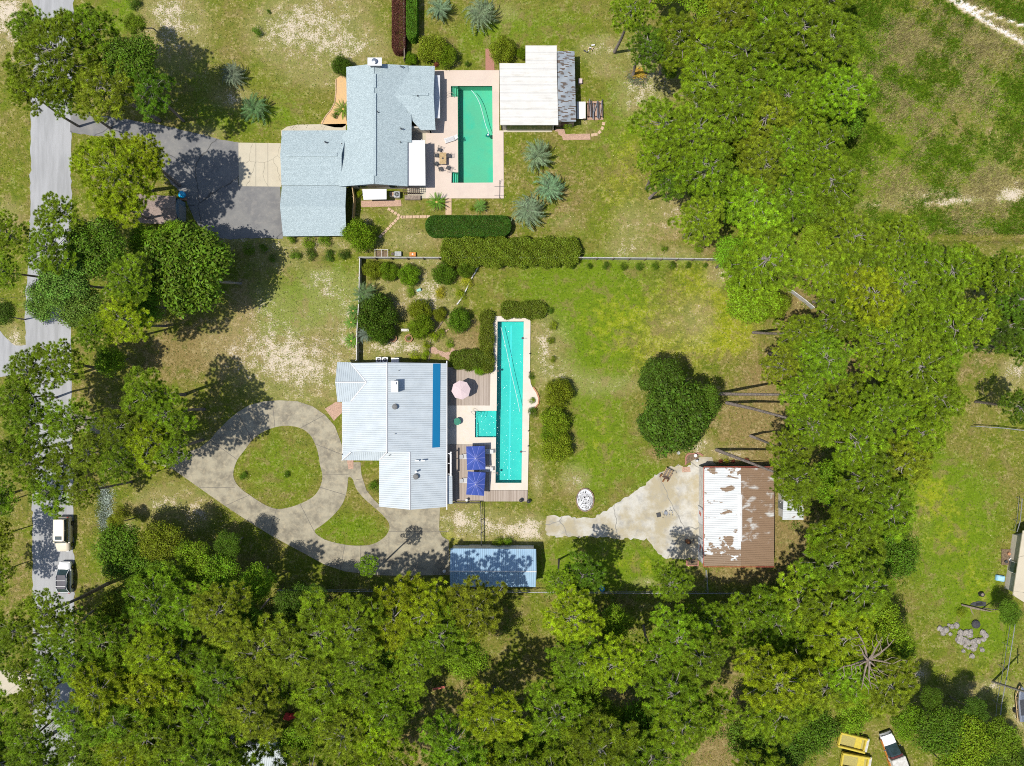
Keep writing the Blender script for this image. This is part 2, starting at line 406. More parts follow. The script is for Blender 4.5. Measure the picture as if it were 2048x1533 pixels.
# colour fields (x, y, rx, ry, strength) in photo pixels: what grows or lies bare where
SAND = [(640,40,90,60,.50),(560,70,60,50,.35),(350,60,60,75,.45),(330,20,40,40,.25),(700,95,70,25,.42),(650,150,80,30,.25),(470,195,28,16,.5),(400,268,40,14,.4),(440,190,40,60,.1),(15,60,40,60,.5),
 (15,440,30,40,.3),(480,475,40,12,.35),(600,490,130,14,.35),(560,520,60,20,.25),(610,740,100,60,.55),(540,700,80,50,.30),(520,620,60,60,.3),(470,720,40,40,.18),(420,680,40,40,.12),(400,890,25,15,.4),(350,1000,70,35,.25),(395,1030,25,25,.45),
 (310,1010,40,20,.3),(255,1055,15,12,.35),(680,590,45,40,.3),(690,660,25,30,.3),(640,620,80,60,.12),(640,560,30,20,.35),
 (800,690,80,18,.45),(860,570,30,40,.35),(850,610,60,30,.25),(810,590,60,30,.2),(850,525,70,10,.35),(790,700,70,15,.2),(930,700,25,20,.15),(775,560,20,20,.25),(880,640,30,30,.2),
 (800,430,30,30,.2),(830,480,60,20,.25),(730,445,10,15,.6),(915,1030,40,20,.55),(930,1060,50,20,.4),(1030,1060,60,14,.6),(1060,1075,30,12,.5),(990,1040,50,25,.22),(1065,1045,20,15,.5),
 (1085,700,20,60,.38),(1110,690,40,60,.18),(1120,750,30,20,.3),(1150,960,25,25,.5),(1075,960,12,40,.3),(1240,770,70,20,.22),(1170,770,40,30,.15),(1340,650,70,60,.12),(1400,640,30,50,.2),(1395,890,25,20,.6),(1440,550,25,20,.5),
 (1200,100,40,25,.45),(1275,190,40,40,.45),(1330,170,40,40,.35),(1290,110,30,30,.3),(1210,145,25,12,.25),(1265,450,40,50,.28),(1340,430,25,40,.4),(1350,510,60,15,.3),(1250,500,40,20,.28),(1130,445,30,20,.2),(1380,420,20,30,.2),
 (1010,25,30,20,.25),(1170,240,25,20,.2),(1460,910,30,15,.5),(1320,1250,10,10,.3),(1290,1165,25,8,.4),
 (1850,385,60,9,.55),(1880,405,60,10,.6),(1960,395,60,12,.5),(2030,385,30,20,.7),(1760,410,60,9,.4),(2030,745,25,25,.55),(1920,700,30,12,.2),(1855,660,25,8,.6),(2000,310,50,60,.15),
 (1838,1350,16,14,.65),(1960,1380,60,20,.25),(2040,1420,20,40,.6),(1985,1370,12,8,.6),(725,420,1,1,0),(1855,1050,16,20,.1),(10,1370,25,20,.75),(20,690,40,30,.7),(10,15,40,30,.5),(1280,860,15,20,.1)]
LUSH = [(240,20,40,60,.8),(560,150,80,60,.3),(450,240,90,40,.5),(400,160,30,80,.4),(560,230,60,40,.5),(620,600,90,60,.75),(560,640,60,50,.6),(680,560,60,60,.4),(1060,50,160,60,.55),(960,100,80,60,.3),(1240,230,60,120,.5),(1180,300,60,60,.2),
 (1130,470,60,20,.3),(1130,560,200,60,.5),(1180,600,120,70,.6),(1200,700,80,80,.6),(1190,820,60,120,.8),(1180,950,60,60,.5),(1320,960,50,40,.4),(1270,900,60,60,.3),(1250,1130,130,45,.75),(1110,1140,40,40,.5),(560,930,90,90,.55),(700,1060,70,35,.6),
 (1900,1100,80,120,.9),(1960,1000,70,90,.5),(1980,1250,70,80,.9),(1860,960,50,40,.9),(2020,1400,30,50,.6),(1860,930,40,30,.6),(330,970,60,20,.35),(200,1100,20,80,.4),(30,350,30,90,.35),(30,620,25,30,.6),(180,720,30,60,.2),
 (850,500,60,12,.2),(1300,520,200,14,.4),(1180,430,60,40,.3),(900,410,40,20,.1),(1850,450,200,16,.95),(1700,200,80,200,.45),(1800,300,90,90,.5),(2000,200,60,60,.5),(1950,330,60,40,.4),(1870,560,80,60,.2),(20,1450,20,80,.4),(1480,580,20,20,.3),(1780,100,60,120,.3),(1880,200,200,160,.45),(1550,300,250,400,.3),(600,1300,600,220,.4),(1500,1250,300,280,.3)]
YEL = [(1250,640,120,70,.7),(1470,640,70,60,.8),(1400,560,80,50,.6),(1330,720,100,40,.5),(1200,880,50,90,.5),(1270,1130,90,30,.6),(1900,1060,90,80,.5),(1960,1180,70,60,.5),(1480,810,40,30,.4),(1100,300,60,60,.3),(1230,380,60,100,.5),(1270,300,40,80,.4),
 (480,950,40,60,.4),(1450,690,80,30,.5),(1860,980,50,50,.6),(430,235,60,40,.3),(1000,1080,100,20,.35),(900,1075,20,20,.7),(250,930,60,60,.3),(1980,1330,60,50,.4),(180,1050,30,80,.3),(520,560,60,60,.1)]
BROWN = [(530,20,60,30,.3),(600,110,120,70,.35),(350,90,60,60,.3),(520,690,120,60,.35),(640,700,40,60,.4),(400,1010,90,30,.35),(560,990,60,30,.35),(600,900,30,30,.25),(1090,660,30,80,.35),(1150,960,60,30,.3),(1400,620,50,40,.3),(420,700,80,60,.55),(480,580,30,60,.5),(330,700,80,60,.5),(500,620,20,30,.3),(250,400,40,60,.45),(1520,840,60,90,.5),(1460,960,60,40,.5),(1440,850,40,60,.4),(1550,780,60,80,.5),(1315,905,35,18,.85),(1700,760,80,60,.6),
 (1100,360,80,90,.4),(950,470,120,30,.45),(1150,420,60,60,.3),(920,420,100,25,.4),(1360,440,60,40,.4),(1420,500,40,30,.45),(1620,620,60,60,.6),(1950,740,50,60,.45),(1990,660,40,50,.4),(1880,1400,60,60,.2),
 (940,670,50,50,.6),(930,690,30,30,.5),(1070,1330,50,60,.3),(830,1500,60,60,.7),(880,1390,100,40,.35),(1430,1500,80,60,.75),(1240,1210,50,20,.5),(1240,1390,60,40,.6),(1450,1390,60,80,.5),(1000,1400,200,160,.2),(600,1300,400,200,.12),(1500,1300,200,250,.2),
 (1580,1060,60,100,.7),(1480,1150,60,20,.6),(1400,1150,40,20,.4),(260,1350,200,200,.15),(30,1150,40,160,.5),(150,1250,60,200,.4),(1980,430,10,10,.1),(540,500,200,15,.35),(1970,1370,60,30,.4),(1560,300,180,320,.25),(1750,600,200,150,.4),(160,780,50,120,.35),(280,840,90,110,.4),(1600,900,160,200,.3),(820,640,80,60,.35),(1820,90,60,60,.25),(1900,250,80,80,.3),(1960,250,80,60,.3),(1130,110,120,20,.3),(330,1050,120,40,.2),(710,700,20,80,.2),(1300,480,90,40,.25)]
def field(blobs):
    f = np.zeros_like(PX)
    for x, y, rx, ry, s in blobs: f = np.maximum(f*1.0, 0) + s*np.exp(-(((PX-x)/rx)**2+((PY-y)/ry)**2)*0.9)
    return np.clip(f, 0, 1)
fs, fl, fy, fb = field(SAND), field(LUSH), field(YEL), field(BROWN)
# white sandy track, top right
def seg_dist(pts):
    d = np.full_like(PX, 1e9)
    for (x0, y0), (x1, y1) in zip(pts[:-1], pts[1:]):
        L = (x1-x0)**2+(y1-y0)**2; t = np.clip(((PX-x0)*(x1-x0)+(PY-y0)*(y1-y0))/L, 0, 1)
        d = np.minimum(d, np.hypot(PX-x0-t*(x1-x0), PY-y0-t*(y1-y0)))
    return d
for pts, w in (([(1880,-20),(1920,10),(1965,38),(2010,65),(2060,90)], 7), ([(1900,-30),(1935,8),(1985,30),(2060,55)], 4)):
    fs = np.clip(fs + 1.25*np.exp(-(seg_dist(pts)/w)**2), 0, 1.3)
nx_, ny_ = len(gx), len(gy)
idx = np.arange(nx_*ny_).reshape(ny_, nx_)
F = np.stack([idx[:-1, :-1], idx[:-1, 1:], idx[1:, 1:], idx[1:, :-1]], -1).reshape(-1, 4)
cx = (GX[:-1, :-1]+GX[1:, 1:])/2; cyy = (GY[:-1, :-1]+GY[1:, 1:])/2
kill = np.zeros(cx.shape, bool)
for P in (POOL_S, POOL_N):
    for sub in ([P[0], P[1], P[2], P[3]],):
        x0, x1, y0, y1 = bbox(WP(P if P is POOL_N else sub)); kill |= (cx > x0-.24) & (cx < x1+.24) & (cyy > y0-.24) & (cyy < y1+.24)
x0, x1, y0, y1 = bbox(WP([(950, 822), (994, 875)])); kill |= (cx > x0-.24) & (cx < x1) & (cyy > y0-.24) & (cyy < y1+.24)
# the dark ditch, upper right: the ground dips
dz = -1.1*np.exp(-((PY-476-(PX-1900)*-.02)/9.0)**2)/(1+np.exp(-(PX-1800)/12.0))
V = np.stack([GX, GY, dz], -1).reshape(-1, 3)
me = mesh_np('ground', V, F[~kill.ravel()], None)
at = me.attributes.new('cover', 'FLOAT_COLOR', 'POINT')
at.data.foreach_set('color', np.stack([fs, fl, fy, fb], -1).reshape(-1).astype(np.float32))
def ground_mat():
    t = NT('ground_cover')
    a = t.node('ShaderNodeAttribute', attribute_name='cover'); sp = t.node('ShaderNodeSeparateColor'); t.l.new(a.outputs['Color'], sp.inputs[0])
    s_, l_, y_ = sp.outputs[0], sp.outputs[1], sp.outputs[2]; b_ = a.outputs['Alpha']
    big = t.noise(.16, 4, .6, dist=.3); mb = t.noise(.42, 5, .7, dist=.5); sf = t.noise(5.0, 5, .8); med = t.noise(.75, 6, .7); fine = t.noise(2.6, 5, .74); vf = t.noise(5.5, 4, .75)
    def m(w, gain, spread, n=med, off=0.0):
        # weight + noise, softly thresholded
        x = t.math('ADD', t.math('MULTIPLY', w, gain), t.math('MULTIPLY', t.math('SUBTRACT', n, .5), spread))
        return t.ramp(t.math('ADD', x, off), .22, .62)
    c = t.mix(t.ramp(med, .32, .68), G_BASE1, G_BASE2)
    c = t.mix(t.math('MULTIPLY', t.ramp(big, .40, .62), .55), c, G_BASE3)
    c = t.mix(t.math('MULTIPLY', m(l_, .85, 1.5), .85), c, G_LUSH)
    c = t.mix(t.math('MULTIPLY', m(y_, .62, 1.5), .8), c, G_YEL)
    c = t.mix(t.math('MULTIPLY', m(b_, .8, 1.5), .8), c, G_BROWN)
    c = t.mix(t.math('MULTIPLY', t.ramp(mb, .50, .64), .65), c, G_EARTH)
    c = t.mix(t.math('MULTIPLY', t.ramp(t.math('SUBTRACT', 1.0, mb), .52, .68), .5), c, G_DEEP)
    # dry blades and bare specks everywhere in small amounts
    spk = t.ramp(t.math('ADD', fine, t.math('MULTIPLY', t.math('SUBTRACT', med, .5), .7)), .53, .64)
    c = t.mix(t.math('MULTIPLY', spk, t.math('SUBTRACT', .50, t.math('MULTIPLY', l_, .40))), c, G_DRY)
    dk = t.ramp(t.math('SUBTRACT', 1.0, fine), .52, .64)
    c = t.mix(t.math('MULTIPLY', dk, .62), c, G_DARK)
    sm = t.math('ADD', t.math('MULTIPLY', s_, .92), t.math('ADD', t.math('MULTIPLY', t.math('SUBTRACT', med, .5), 1.5), t.math('MULTIPLY', t.math('SUBTRACT', sf, .5), 2.2)))
    sandc = t.mix(t.ramp(vf, .3, .7), G_SAND1, G_SAND2)
    sandc = t.mix(t.ramp(s_, .75, 1.1), sandc, (.70, .68, .66, 1))
    c = t.mix(t.math('MULTIPLY', t.ramp(s_, .02, .25), .55), c, t.mix(.5, c, G_DRY)); c = t.mix(t.ramp(sm, .42, .68), c, sandc)
    k = t.math('MULTIPLY_ADD', vf, 1.3, .35); hv = t.node('ShaderNodeHueSaturation'); t.l.new(k, hv.inputs['Value']); t.l.new(c, hv.inputs['Color'])
    t.bump(t.math('ADD', fine, t.math('MULTIPLY', vf, .6)), .75, .09)
    return t.fin(hv.outputs[0], .95, spec=.1)
G_EARTH = (.21, .165, .060, 1); G_DEEP = (.075, .125, .008, 1)
G_BASE1 = (.115, .155, .012, 1); G_BASE2 = (.175, .190, .018, 1); G_BASE3 = (.205, .170, .045, 1)
G_LUSH = (.125, .205, .006, 1); G_YEL = (.290, .320, .012, 1); G_BROWN = (.245, .170, .075, 1)
G_DRY = (.42, .345, .17, 1); G_DARK = (.045, .070, .010, 1); G_SAND1 = (.70, .62, .50, 1); G_SAND2 = (.46, .38, .28, 1)
M['ground'] = ground_mat(); me.materials.append(M['ground'])
tag(link('ground', me), kind='structure')
def lawn_patch(name, pts, z, cover, label=None):
    """an island of lawn laid over concrete, same cover material"""
    o = fill_sheet(name, pts, [], z, M['ground'], .05)
    a_ = o.data.attributes.new('cover', 'FLOAT_COLOR', 'POINT'); a_.data.foreach_set('color', np.tile(np.array(cover, np.float32), len(o.data.vertices)))
    return tag(o, kind='structure')
def struct(o): return tag(o, kind='structure')

# ---- roads, drives, paths
struct(fill_sheet('road', wob(WP([(60,-60),(150,-60),(143,240),(142,640),(146,1000),(153,1600),(66,1600),(65,1000),(56,760),(50,640),(61,420),(62,200),(72,60)]), .07, .6, 3), [], .02, M['road'], .1))
struct(fill_sheet('side_road', wob(WP([(-60,640),(0,662),(30,692),(56,690),(56,745),(30,752),(-60,760)]), .1, .7, 5), [], .012, M['road'], .1))
struct(fill_sheet('side_drive', wob(WP([(-60,1335),(30,1340),(66,1350),(66,1372),(30,1392),(-60,1398)]), .1, .7, 5), [], .012, M['apron'], .1))
struct(fill_sheet('asphalt_driveway', wob(WP([(141,226),(165,229),(250,238),(330,252),(400,269),(440,280),(478,286),(478,372),(560,372),(566,477),(440,478),(398,452),(388,438),(372,400),(330,352),(300,305),(240,277),(141,266)]), .05, .7, 4), [], .03, M['asphalt'], .1))
struct(fill_sheet('driveway_apron', WP([(477,286),(562,287),(563,374),(478,373)]), [], .045, M['apron'], .1))
struct(fill_sheet('walkway', WP([(562,262),(574,254),(594,250),(692,248),(692,268),(562,272)]), [], .03, M['apron'], .1))
struct(fill_sheet('gravel_bed', smooth_loop(WP([(672,159),(692,159),(695,249),(644,249),(650,236),(662,222),(670,205),(672,180)]), 4), [], .03, M['gravel'], .1))
ISL1 = smooth_loop(WP([(640,930),(645,952),(640,975),(626,994),(600,1008),(575,1016),(553,1018),(530,1010),(500,991),(480,976),(469,960),(467,944),(475,920),(490,900),(505,880),(525,865),(550,855),(576,852),(602,857),(620,870),(631,890),(637,910)]), 4)
ISL2 = smooth_loop(WP([(697,955),(706,960),(712,977),(726,995),(745,1012),(765,1030),(778,1047),(777,1063),(765,1078),(740,1090),(700,1091),(660,1083),(640,1074),(629,1062),(642,1052),(665,1033),(685,1008),(694,980)]), 4)
OUT = WP([(141,826),(200,836),(255,868),(300,893),(340,905),(378,903),(400,896),(420,880),(437,860),(455,842),(475,825),(498,811),(528,803),(560,801),(595,803),(625,813),(650,830),(670,853),(682,885),(690,912),(696,930),
          (706,925),(721,925),(723,950),(733,981),(748,1000),(762,1013),(880,1013),(878,1060),(884,1073),(898,1082),(900,1150),(800,1152),(740,1150),(690,1143),(650,1130),(610,1108),(580,1092),(540,1070),(500,1045),(450,1012),(400,977),(345,938),(300,925),(240,900),(200,868),(141,862)])
struct(fill_sheet('concrete_driveway', OUT, [ISL1, ISL2], .04, M['drive'], .1))
struct(fill_sheet('concrete_yard', wob(WP([(1092,1032),(1130,1034),(1190,1036),(1205,1026),(1235,1006),(1262,990),(1290,970),(1315,948),(1335,941),(1340,931),(1365,931),(1368,938),(1384,925),(1384,915),(1424,914),(1430,930),(1430,1118),(1330,1118),(1318,1108),(1305,1092),(1293,1078),(1240,1078),(1200,1073),(1150,1074),(1092,1073)]), .11, .35, 6), [], .045, M['pad'], .1))
struct(fill_sheet('brick_path', WP([(650,818),(672,804),(684,806),(684,826),(668,842)]), [], .055, M['pavers'], .1))
struct(fill_sheet('brick_step', WP([(694,921),(707,921),(707,938),(697,939)]), [], .055, M['pavers'], .1))
struct(fill_sheet('paver_patio', WP([(722,402),(802,400),(803,413),(723,415)]), [], .05, M['pavers'], .1))
struct(fill_sheet('paver_patio', WP([(1110,258),(1128,258),(1131,269),(1180,268),(1181,280),(1126,281),(1124,273),(1117,270),(1116,264),(1110,263)]), [], .05, M['pavers'], .1))
struct(fill_sheet('brick_path', WP([(971,98),(987,98),(989,141),(971,141)]), [], .04, M['brick'], .1))
struct(fill_sheet('paver_edge', WP([(891,397),(903,397),(903,430),(891,430)]), [], .04, M['sandstone'], .1))
struct(fill_sheet('garden_path', wob(WP([(860,697),(868,694),(885,706),(900,706),(905,696),(910,700),(906,714),(900,724),(893,718),(878,709),(862,707)]), .08, .3, 9), [], .03, M['pavers'], .1))
jm = MB()
for (ax_, ay_), (bx_, by_) in (((470,975),(400,976)),((500,990),(450,1012)),((553,1018),(540,1070)),((600,1008),(628,1062)),((640,975),(690,990)),((645,950),(697,950)),((630,888),(690,912)),((600,857),(650,830)),((550,855),(545,802)),((505,880),(475,826)),((475,920),(420,880)),((777,1063),(898,1063)),((778,1064),(778,1150)),((690,1090),(680,1141)),((722,1091),(720,1146)),((728,985),(738,984)),((712,960),(725,958))):
    a_ = Vector(W(ax_, ay_)); b_ = Vector(W(bx_, by_)); d_ = b_-a_; jm.box(((a_.x+b_.x)/2, (a_.y+b_.y)/2, .042), (d_.length, .07, .01), math.atan2(d_.y, d_.x))
for px_ in (512, 536): a_ = W(px_, 287); b_ = W(px_, 373); jm.box((a_[0], (a_[1]+b_[1])/2, .047), (.05, a_[1]-b_[1], .01))
struct(jm.build('driveway_joints', pm('dark_joint', (.13, .12, .10, 1), (.18, .16, .13, 1))))
# ---- pools and decks
def basin(name, poly, depth, mat, steps=()):
    w = WP(poly); m = MB(); n = len(w)
    a = sum(w[i][0]*w[(i+1) % n][1]-w[(i+1) % n][0]*w[i][1] for i in range(n))
    if a < 0: w = w[::-1]
    m.add([(p[0], p[1], .1) for p in w]+[(p[0], p[1], -depth) for p in w], [((i+1) % n, i, n+i, n+(i+1) % n) for i in range(n)])
    o = m.build(name, mat)
    bm = bmesh.new(); bm.from_mesh(o.data); bm.verts.ensure_lookup_table()
    es = [e for e in bm.edges if all(v.co.z < -depth+.01 for v in e.verts)]
    bmesh.ops.triangle_fill(bm, use_beauty=True, edges=es)
    for f in bm.faces:
        if abs(f.normal.z) > .5 and f.normal.z < 0: f.normal_flip()
    bm.to_mesh(o.data); bm.free()
    return struct(o)
ps = thing('swimming_pool', 'long narrow turquoise lap pool with a shallow square bay', 'swimming pool', (1.0, 0.0, 0)); ps['kind'] = 'structure'; del ps['category']; del ps['label']
pn = thing('swimming_pool', None, None, (-5, 35, 0)); pn['kind'] = 'structure'
def par(o, p):
    o.parent = p; o.data.transform(Matrix.Translation(-p.location)); 
    for k in ('kind',):
        if k in o: del o[k]
    return o
def edge_in(poly, cxp, cyp, d):   # shrink towards a centre, px
    out = []
    for x, y in poly: out.append((x+(d if x < cxp else -d), y+(d if y < cyp else -d)))
    return out
par(basin('basin', POOL_S[:4], 1.25, M['poolfloor_s']), ps)
# replace the west wall between pool and bay by a real ledge: the bay is 0.45 deep
bay = [(950.2, 822.2), (993.0, 822.2), (992.2, 874.8), (950.2, 874.8)]
par(basin('shallow_bay', bay, .5, M['poolfloor_s']), ps)
b0, b1 = W(944, 822), W(951, 875)
# round steps in the bay corner and bench along its west side
m = MB(); cxy = W(952, 824)
for k, (r, z) in enumerate(((1.55, -.38), (1.15, -.27), (.75, -.16))):
    pts = [cxy]+[(cxy[0]+r*math.cos(-a), cxy[1]+r*math.sin(-a)) for a in np.linspace(0, math.pi/2, 14)]
    m.prism(pts, -.5, z)
m.build('steps', M['poolfloor_s'], ps, world=True)
q0, q1 = W(950.3, 823), W(955, 874.5); MB().box(((q0[0]+q1[0])/2, (q0[1]+q1[1])/2, -.35), (q1[0]-q0[0], q0[1]-q1[1], .3)).build('bench', M['poolfloor_s'], ps, world=True)
m = MB()
l0, l1 = W(1022.5, 650), W(1018.5, 960)
m.slab([(l0[0]-.12, l0[1], -1.235), (l0[0]+.12, l0[1], -1.235), (l1[0]+.12, l1[1], -1.235), (l1[0]-.12, l1[1], -1.235)], .01)
m.build('lane_line', pm('pale_blue_tile', (.34, .74, .78, 1), (.30, .70, .76, 1)), ps, world=True)
par(basin('basin', [(915.5, 173), (984.5, 173), (986, 366), (916.5, 366.4)], 1.5, M['poolfloor_n']), pn)
for nm, yy0, yy1, xx in (('upper_steps', 173.3, 194.3, 902.3), ('lower_steps', 345.7, 366.2, 903.3)):
    par(basin('step_niche', [(xx, yy0), (915.9, yy0), (915.9, yy1), (xx, yy1)], 1.5, M['poolfloor_n']), pn)
    m = MB()
    for k in range(3):
        a, b = W(xx+k*4.4, yy0+.3), W(xx+(k+1)*4.4, yy1-.3)
        m.box(((a[0]+b[0])/2, (a[1]+b[1])/2, -.9+.0), (b[0]-a[0], a[1]-b[1], 1.15-k*.5), 0)
    m.build('steps', M['poolfloor_n'], pn, world=True)
par(fill_sheet('water', WP(POOL_S), [], -.03, M['water_s'], .0001), ps)
par(fill_sheet('water', WP(POOL_N), [], -.03, M['water_n'], .0001), pn)
HS = WP(POOL_S); HN = WP(POOL_N)
bulge = smooth_loop([(1060,742),(1061,765),(1067,778),(1074,788),(1077,800),(1073,812),(1064,819),(1059,826)], 4)[:-3]
DS = [(981.5,632.5),(1061,634.5),(1060,742)]+[(float(a), float(b)) for a, b in bulge[1:]]+[(1058.5,830),(1055.5,980.5),(978.5,980.5),(979,889.5),(899,889),(899,811),(979.5,811.5)]
struct(fill_sheet('pool_deck', WP(DS), [HS], .12, M['coping'], .2))
DN = [(868,141.5),(998.5,141.5),(998.5,262),(1007,262),(1007.5,397.5),(861,397.5),(861,141.5)]
struct(fill_sheet('pool_deck', WP([(861,141.5),(998.5,141.5),(998.5,262),(1007,262),(1007.5,397.5),(852,397.5),(852,260),(861,260)]), [HN], .10, M['deck_conc'], .2))
struct(fill_sheet('patio', WP([(815,250),(852.5,250),(852.5,397.5),(815,397.5)]), [], .085, M['apron'], .2))
struct(fill_sheet('pavilion_step', WP([(1007,254),(1104,254),(1104,265),(1007,265)]), [], .08, M['apron'], .2))
struct(fill_sheet('wooden_deck', WP([(895,735),(981,735),(979.6,811.4),(895,811.4)]), [], .14, M['deck_wood'], .2))
struct(fill_sheet('wooden_deck', WP([(890,889.6),(978.6,889.6),(978.2,981),(1055,981),(1054.5,1003),(890,1003)]), [], .14, M['deck_wood'], .2))
struct(fill_sheet('patio', WP([(885,811),(899.5,811),(899.5,889.3),(885,889.3)]), [], .10, M['coping'], .2))

# ================================================================ BUILDINGS
def P3(px, py, h): x, y = W(px, py, h); return (x, y, h)
def wall_ring(root, pts_px, z1, mat, name='wall', z0=0.0, t=.18):
    """walls along a ground outline given as true ground pixels"""
    w = WP(pts_px); m = MB(); n = len(w)
    for i in range(n):
        a = Vector(w[i]); b = Vector(w[(i+1) % n]); d = b-a; L = d.length
        m.box(((a.x+b.x)/2, (a.y+b.y)/2, (z0+z1)/2), (L+t, t-.003*(i % 2), z1-z0), math.atan2(d.y, d.x))
    return m.build(name, mat, root, world=True)
def opening(root, kind, px, py, face, w, h, z0=0.0, glass='glass', frame='white', ground=True):
    """door/window on a wall; (px,py) true ground pixel of its centre, face = outward angle deg"""
    x, y = W(px, py); a = R_(face); nx, ny = math.cos(a), math.sin(a); rz = a+math.pi/2
    fr = MB().box((x+nx*.11, y+ny*.11, z0+h/2), (w+.16, .08, h+.16), rz).build('door' if kind == 'door' else 'window', M[frame], root, world=True)
    MB().box((x+nx*.16, y+ny*.16, z0+h/2), (w, .04, h), rz).build('pane' if kind != 'door' else 'door_panel', M[glass], fr, world=True)
    if kind == 'door':
        MB().box((x+nx*.2+ny*w*.36, y+ny*.2-nx*w*.36, z0+1.0), (.05, .06, .12), rz).build('handle', M['chrome'], fr, world=True)
def vent_pipe(root, px, py, h, r=.06, L=.35, mat='dark'):
    x, y = W(px, py, h); MB().cyl((x, y, h-.3), (x, y, h+L), r, r, 10).build('vent_pipe', M[mat], root, world=True)
def roof_part(root, planes, mat, name='roof', t=.14):
    m = MB()
    for p in planes: m.slab(p, t)
    return m.build(name, M[mat], root, world=True)
def posts(root, pts, h, mat, w=.1):
    for px, py in pts: x, y = W(px, py); MB().box((x, y, h/2), (w, w, h)).build('post', M[mat], root, world=True)
def fasten(root, line, w, h, mat, name='ridge_cap'):
    m = MB()
    for a, b in line:
        a = Vector(a); b = Vector(b); mid = (a+b)/2; d = b-a
        m.tube([a+Vector((0, 0, h)), b+Vector((0, 0, h))], w, 6)
    return m.build(name, M[mat], root, world=True)

# --- north house
hn = thing('house', 'large house with blue-grey shingle roofs beside the green pool', 'house', W3(748, 300))
hn.location.z = 0
wall_ring(hn, [(706,153),(812,153),(812,377),(706,377)], 2.95, M['stucco'])
wall_ring(hn, [(812.5,153),(862,153),(862,266),(812.5,266)], 2.2, M['stucco'], 'wing_wall')
wall_ring(hn, [(578,280),(697,280),(697,372),(578,372)], 2.55, M['stucco'], 'garage_wall')
rW = roof_part(hn, [[P3(748,127.5,4.45), P3(748,368,4.45), P3(678.5,373.5,2.98), P3(678.5,276,2.98), P3(694,263,3.3), P3(692.5,134.5,3.3)],
   [P3(748,127.5,4.45), P3(815,131.0,3.04), P3(823,184,2.9), P3(813.5,184,3.08), P3(813.5,226,3.08), P3(823,226,2.88), P3(823,285,2.88), P3(815,285,3.04), P3(815,373,3.04), P3(748,368,4.45)]], 'shingle')
# wing, its ridge running east
RW = roof_part(hn, [[P3(785,190,3.62), P3(867,190,3.62), P3(869.5,132.5,2.55), P3(800,131.5,2.95)],
   [P3(785,190,3.62), P3(867,190,3.62), P3(871,260,2.3), P3(842,260.5,2.3), P3(823,240,2.6), P3(800,226,2.8)]], 'shingle', 'wing_roof')
roof_part(hn, [[P3(560.5,310,3.75), P3(683,310,3.75), P3(695,261,2.8), P3(564,261.5,2.8)], [P3(560.5,310,3.75), P3(683,310,3.75), P3(683,370.5,2.6), P3(563,370.5,2.6)]], 'shingle', 'garage_roof')
fasten(hn, [(P3(748,128,4.45), P3(748,368,4.45))], .09, .0, 'shingle')
m = MB()
for a, b, c, d, h, ax in ((746.5,752,148,176,4.47,0), (746.5,752.5,187,352,4.47,0)):
    p, q = W(a, c, h), W(b, d, h); m.box(((p[0]+q[0])/2, (p[1]+q[1])/2, h+.03), (q[0]-p[0], p[1]-q[1], .1))
for a, b, c, d, h in ((576,674,307,313,3.77), (825,857,186.5,191.5,3.64)):
    p, q = W(a, c, h), W(b, d, h); m.box(((p[0]+q[0])/2, (p[1]+q[1])/2, h+.03), (q[0]-p[0], p[1]-q[1], .1))
m.build('ridge_vent', M['shingle'], hn, world=True)
ch = MB(); a, b = W(737.5, 118, 5.1), W(761, 130.5, 5.1); ch.box(((a[0]+b[0])/2, (a[1]+b[1])/2, 2.55), (b[0]-a[0]-.2, a[1]-b[1]-.1, 5.1))
cho = ch.build('chimney', M['stone'], hn, world=True)
a, b = W(735, 115.5, 5.25), W(763.5, 131.5, 5.25); MB().box(((a[0]+b[0])/2, (a[1]+b[1])/2, 5.17), (b[0]-a[0], a[1]-b[1], .14)).build('chimney_cap', M['white'], cho, world=True)
x, y = W(749, 123, 5.4); MB().cyl((x, y, 5.2), (x, y, 5.55), .27, .27, 16).cyl((x, y, 5.55), (x, y, 5.65), .36, .1, 16).build('flue', M['flue'], cho, world=True)
for p in ((756,225,4.4), (684,289,3.1), (801,285,3.4), (835.5,193,3.6)): vent_pipe(hn, *p)
for px, py, h in ((652,286,3.3), (803,135,3.4), (803,259,3.4)):
    x, y = W(px, py, h); MB().tube([(x-.18, y+.2, h-.1), (x-.1, y+.05, h+.28), (x+.05, y-.12, h+.3), (x+.28, y+.05, h+.1)], .07, 6).build('vent_cowl', M['dark'], hn, world=True)
pc = roof_part(hn, [[P3(815,281,2.75), P3(850,281,2.6), P3(851,371.5,2.6), P3(815,371.5,2.75)]], 'white', 'patio_cover', .1)
posts(hn, ((848,292),(848,335),(848,372)), 2.5, 'white')
roof_part(hn, [[P3(866.5,151,2.2), P3(880,151,1.95), P3(880,237,1.95), P3(866.5,237,2.2)]], 'awning', 'awning', .05)
for px, py, f, w_, h_, z in ((812,260,0,1.6,2.05,0), (812,330,0,2.2,2.05,0)): opening(hn, 'door', px, py, f, w_, h_, z+.1)
for px, py, f, w_, h_, z in ((862,200,0,1.6,1.1,.9), (862,172,0,1.0,1.1,.9), (706,170,180,1.4,1.2,.9),(706,205,180,1.4,1.2,.9),(730,377,-90,1.3,1.0,1.0),(790,377,-90,1.1,1.0,1.0),(812,300,0,1.2,1.0,1.0)): opening(hn, 'window', px, py, f, w_, h_, z)
opening(hn, 'door', 577, 330, 180, 4.6, 2.1, .05, 'white_dirty', 'white')

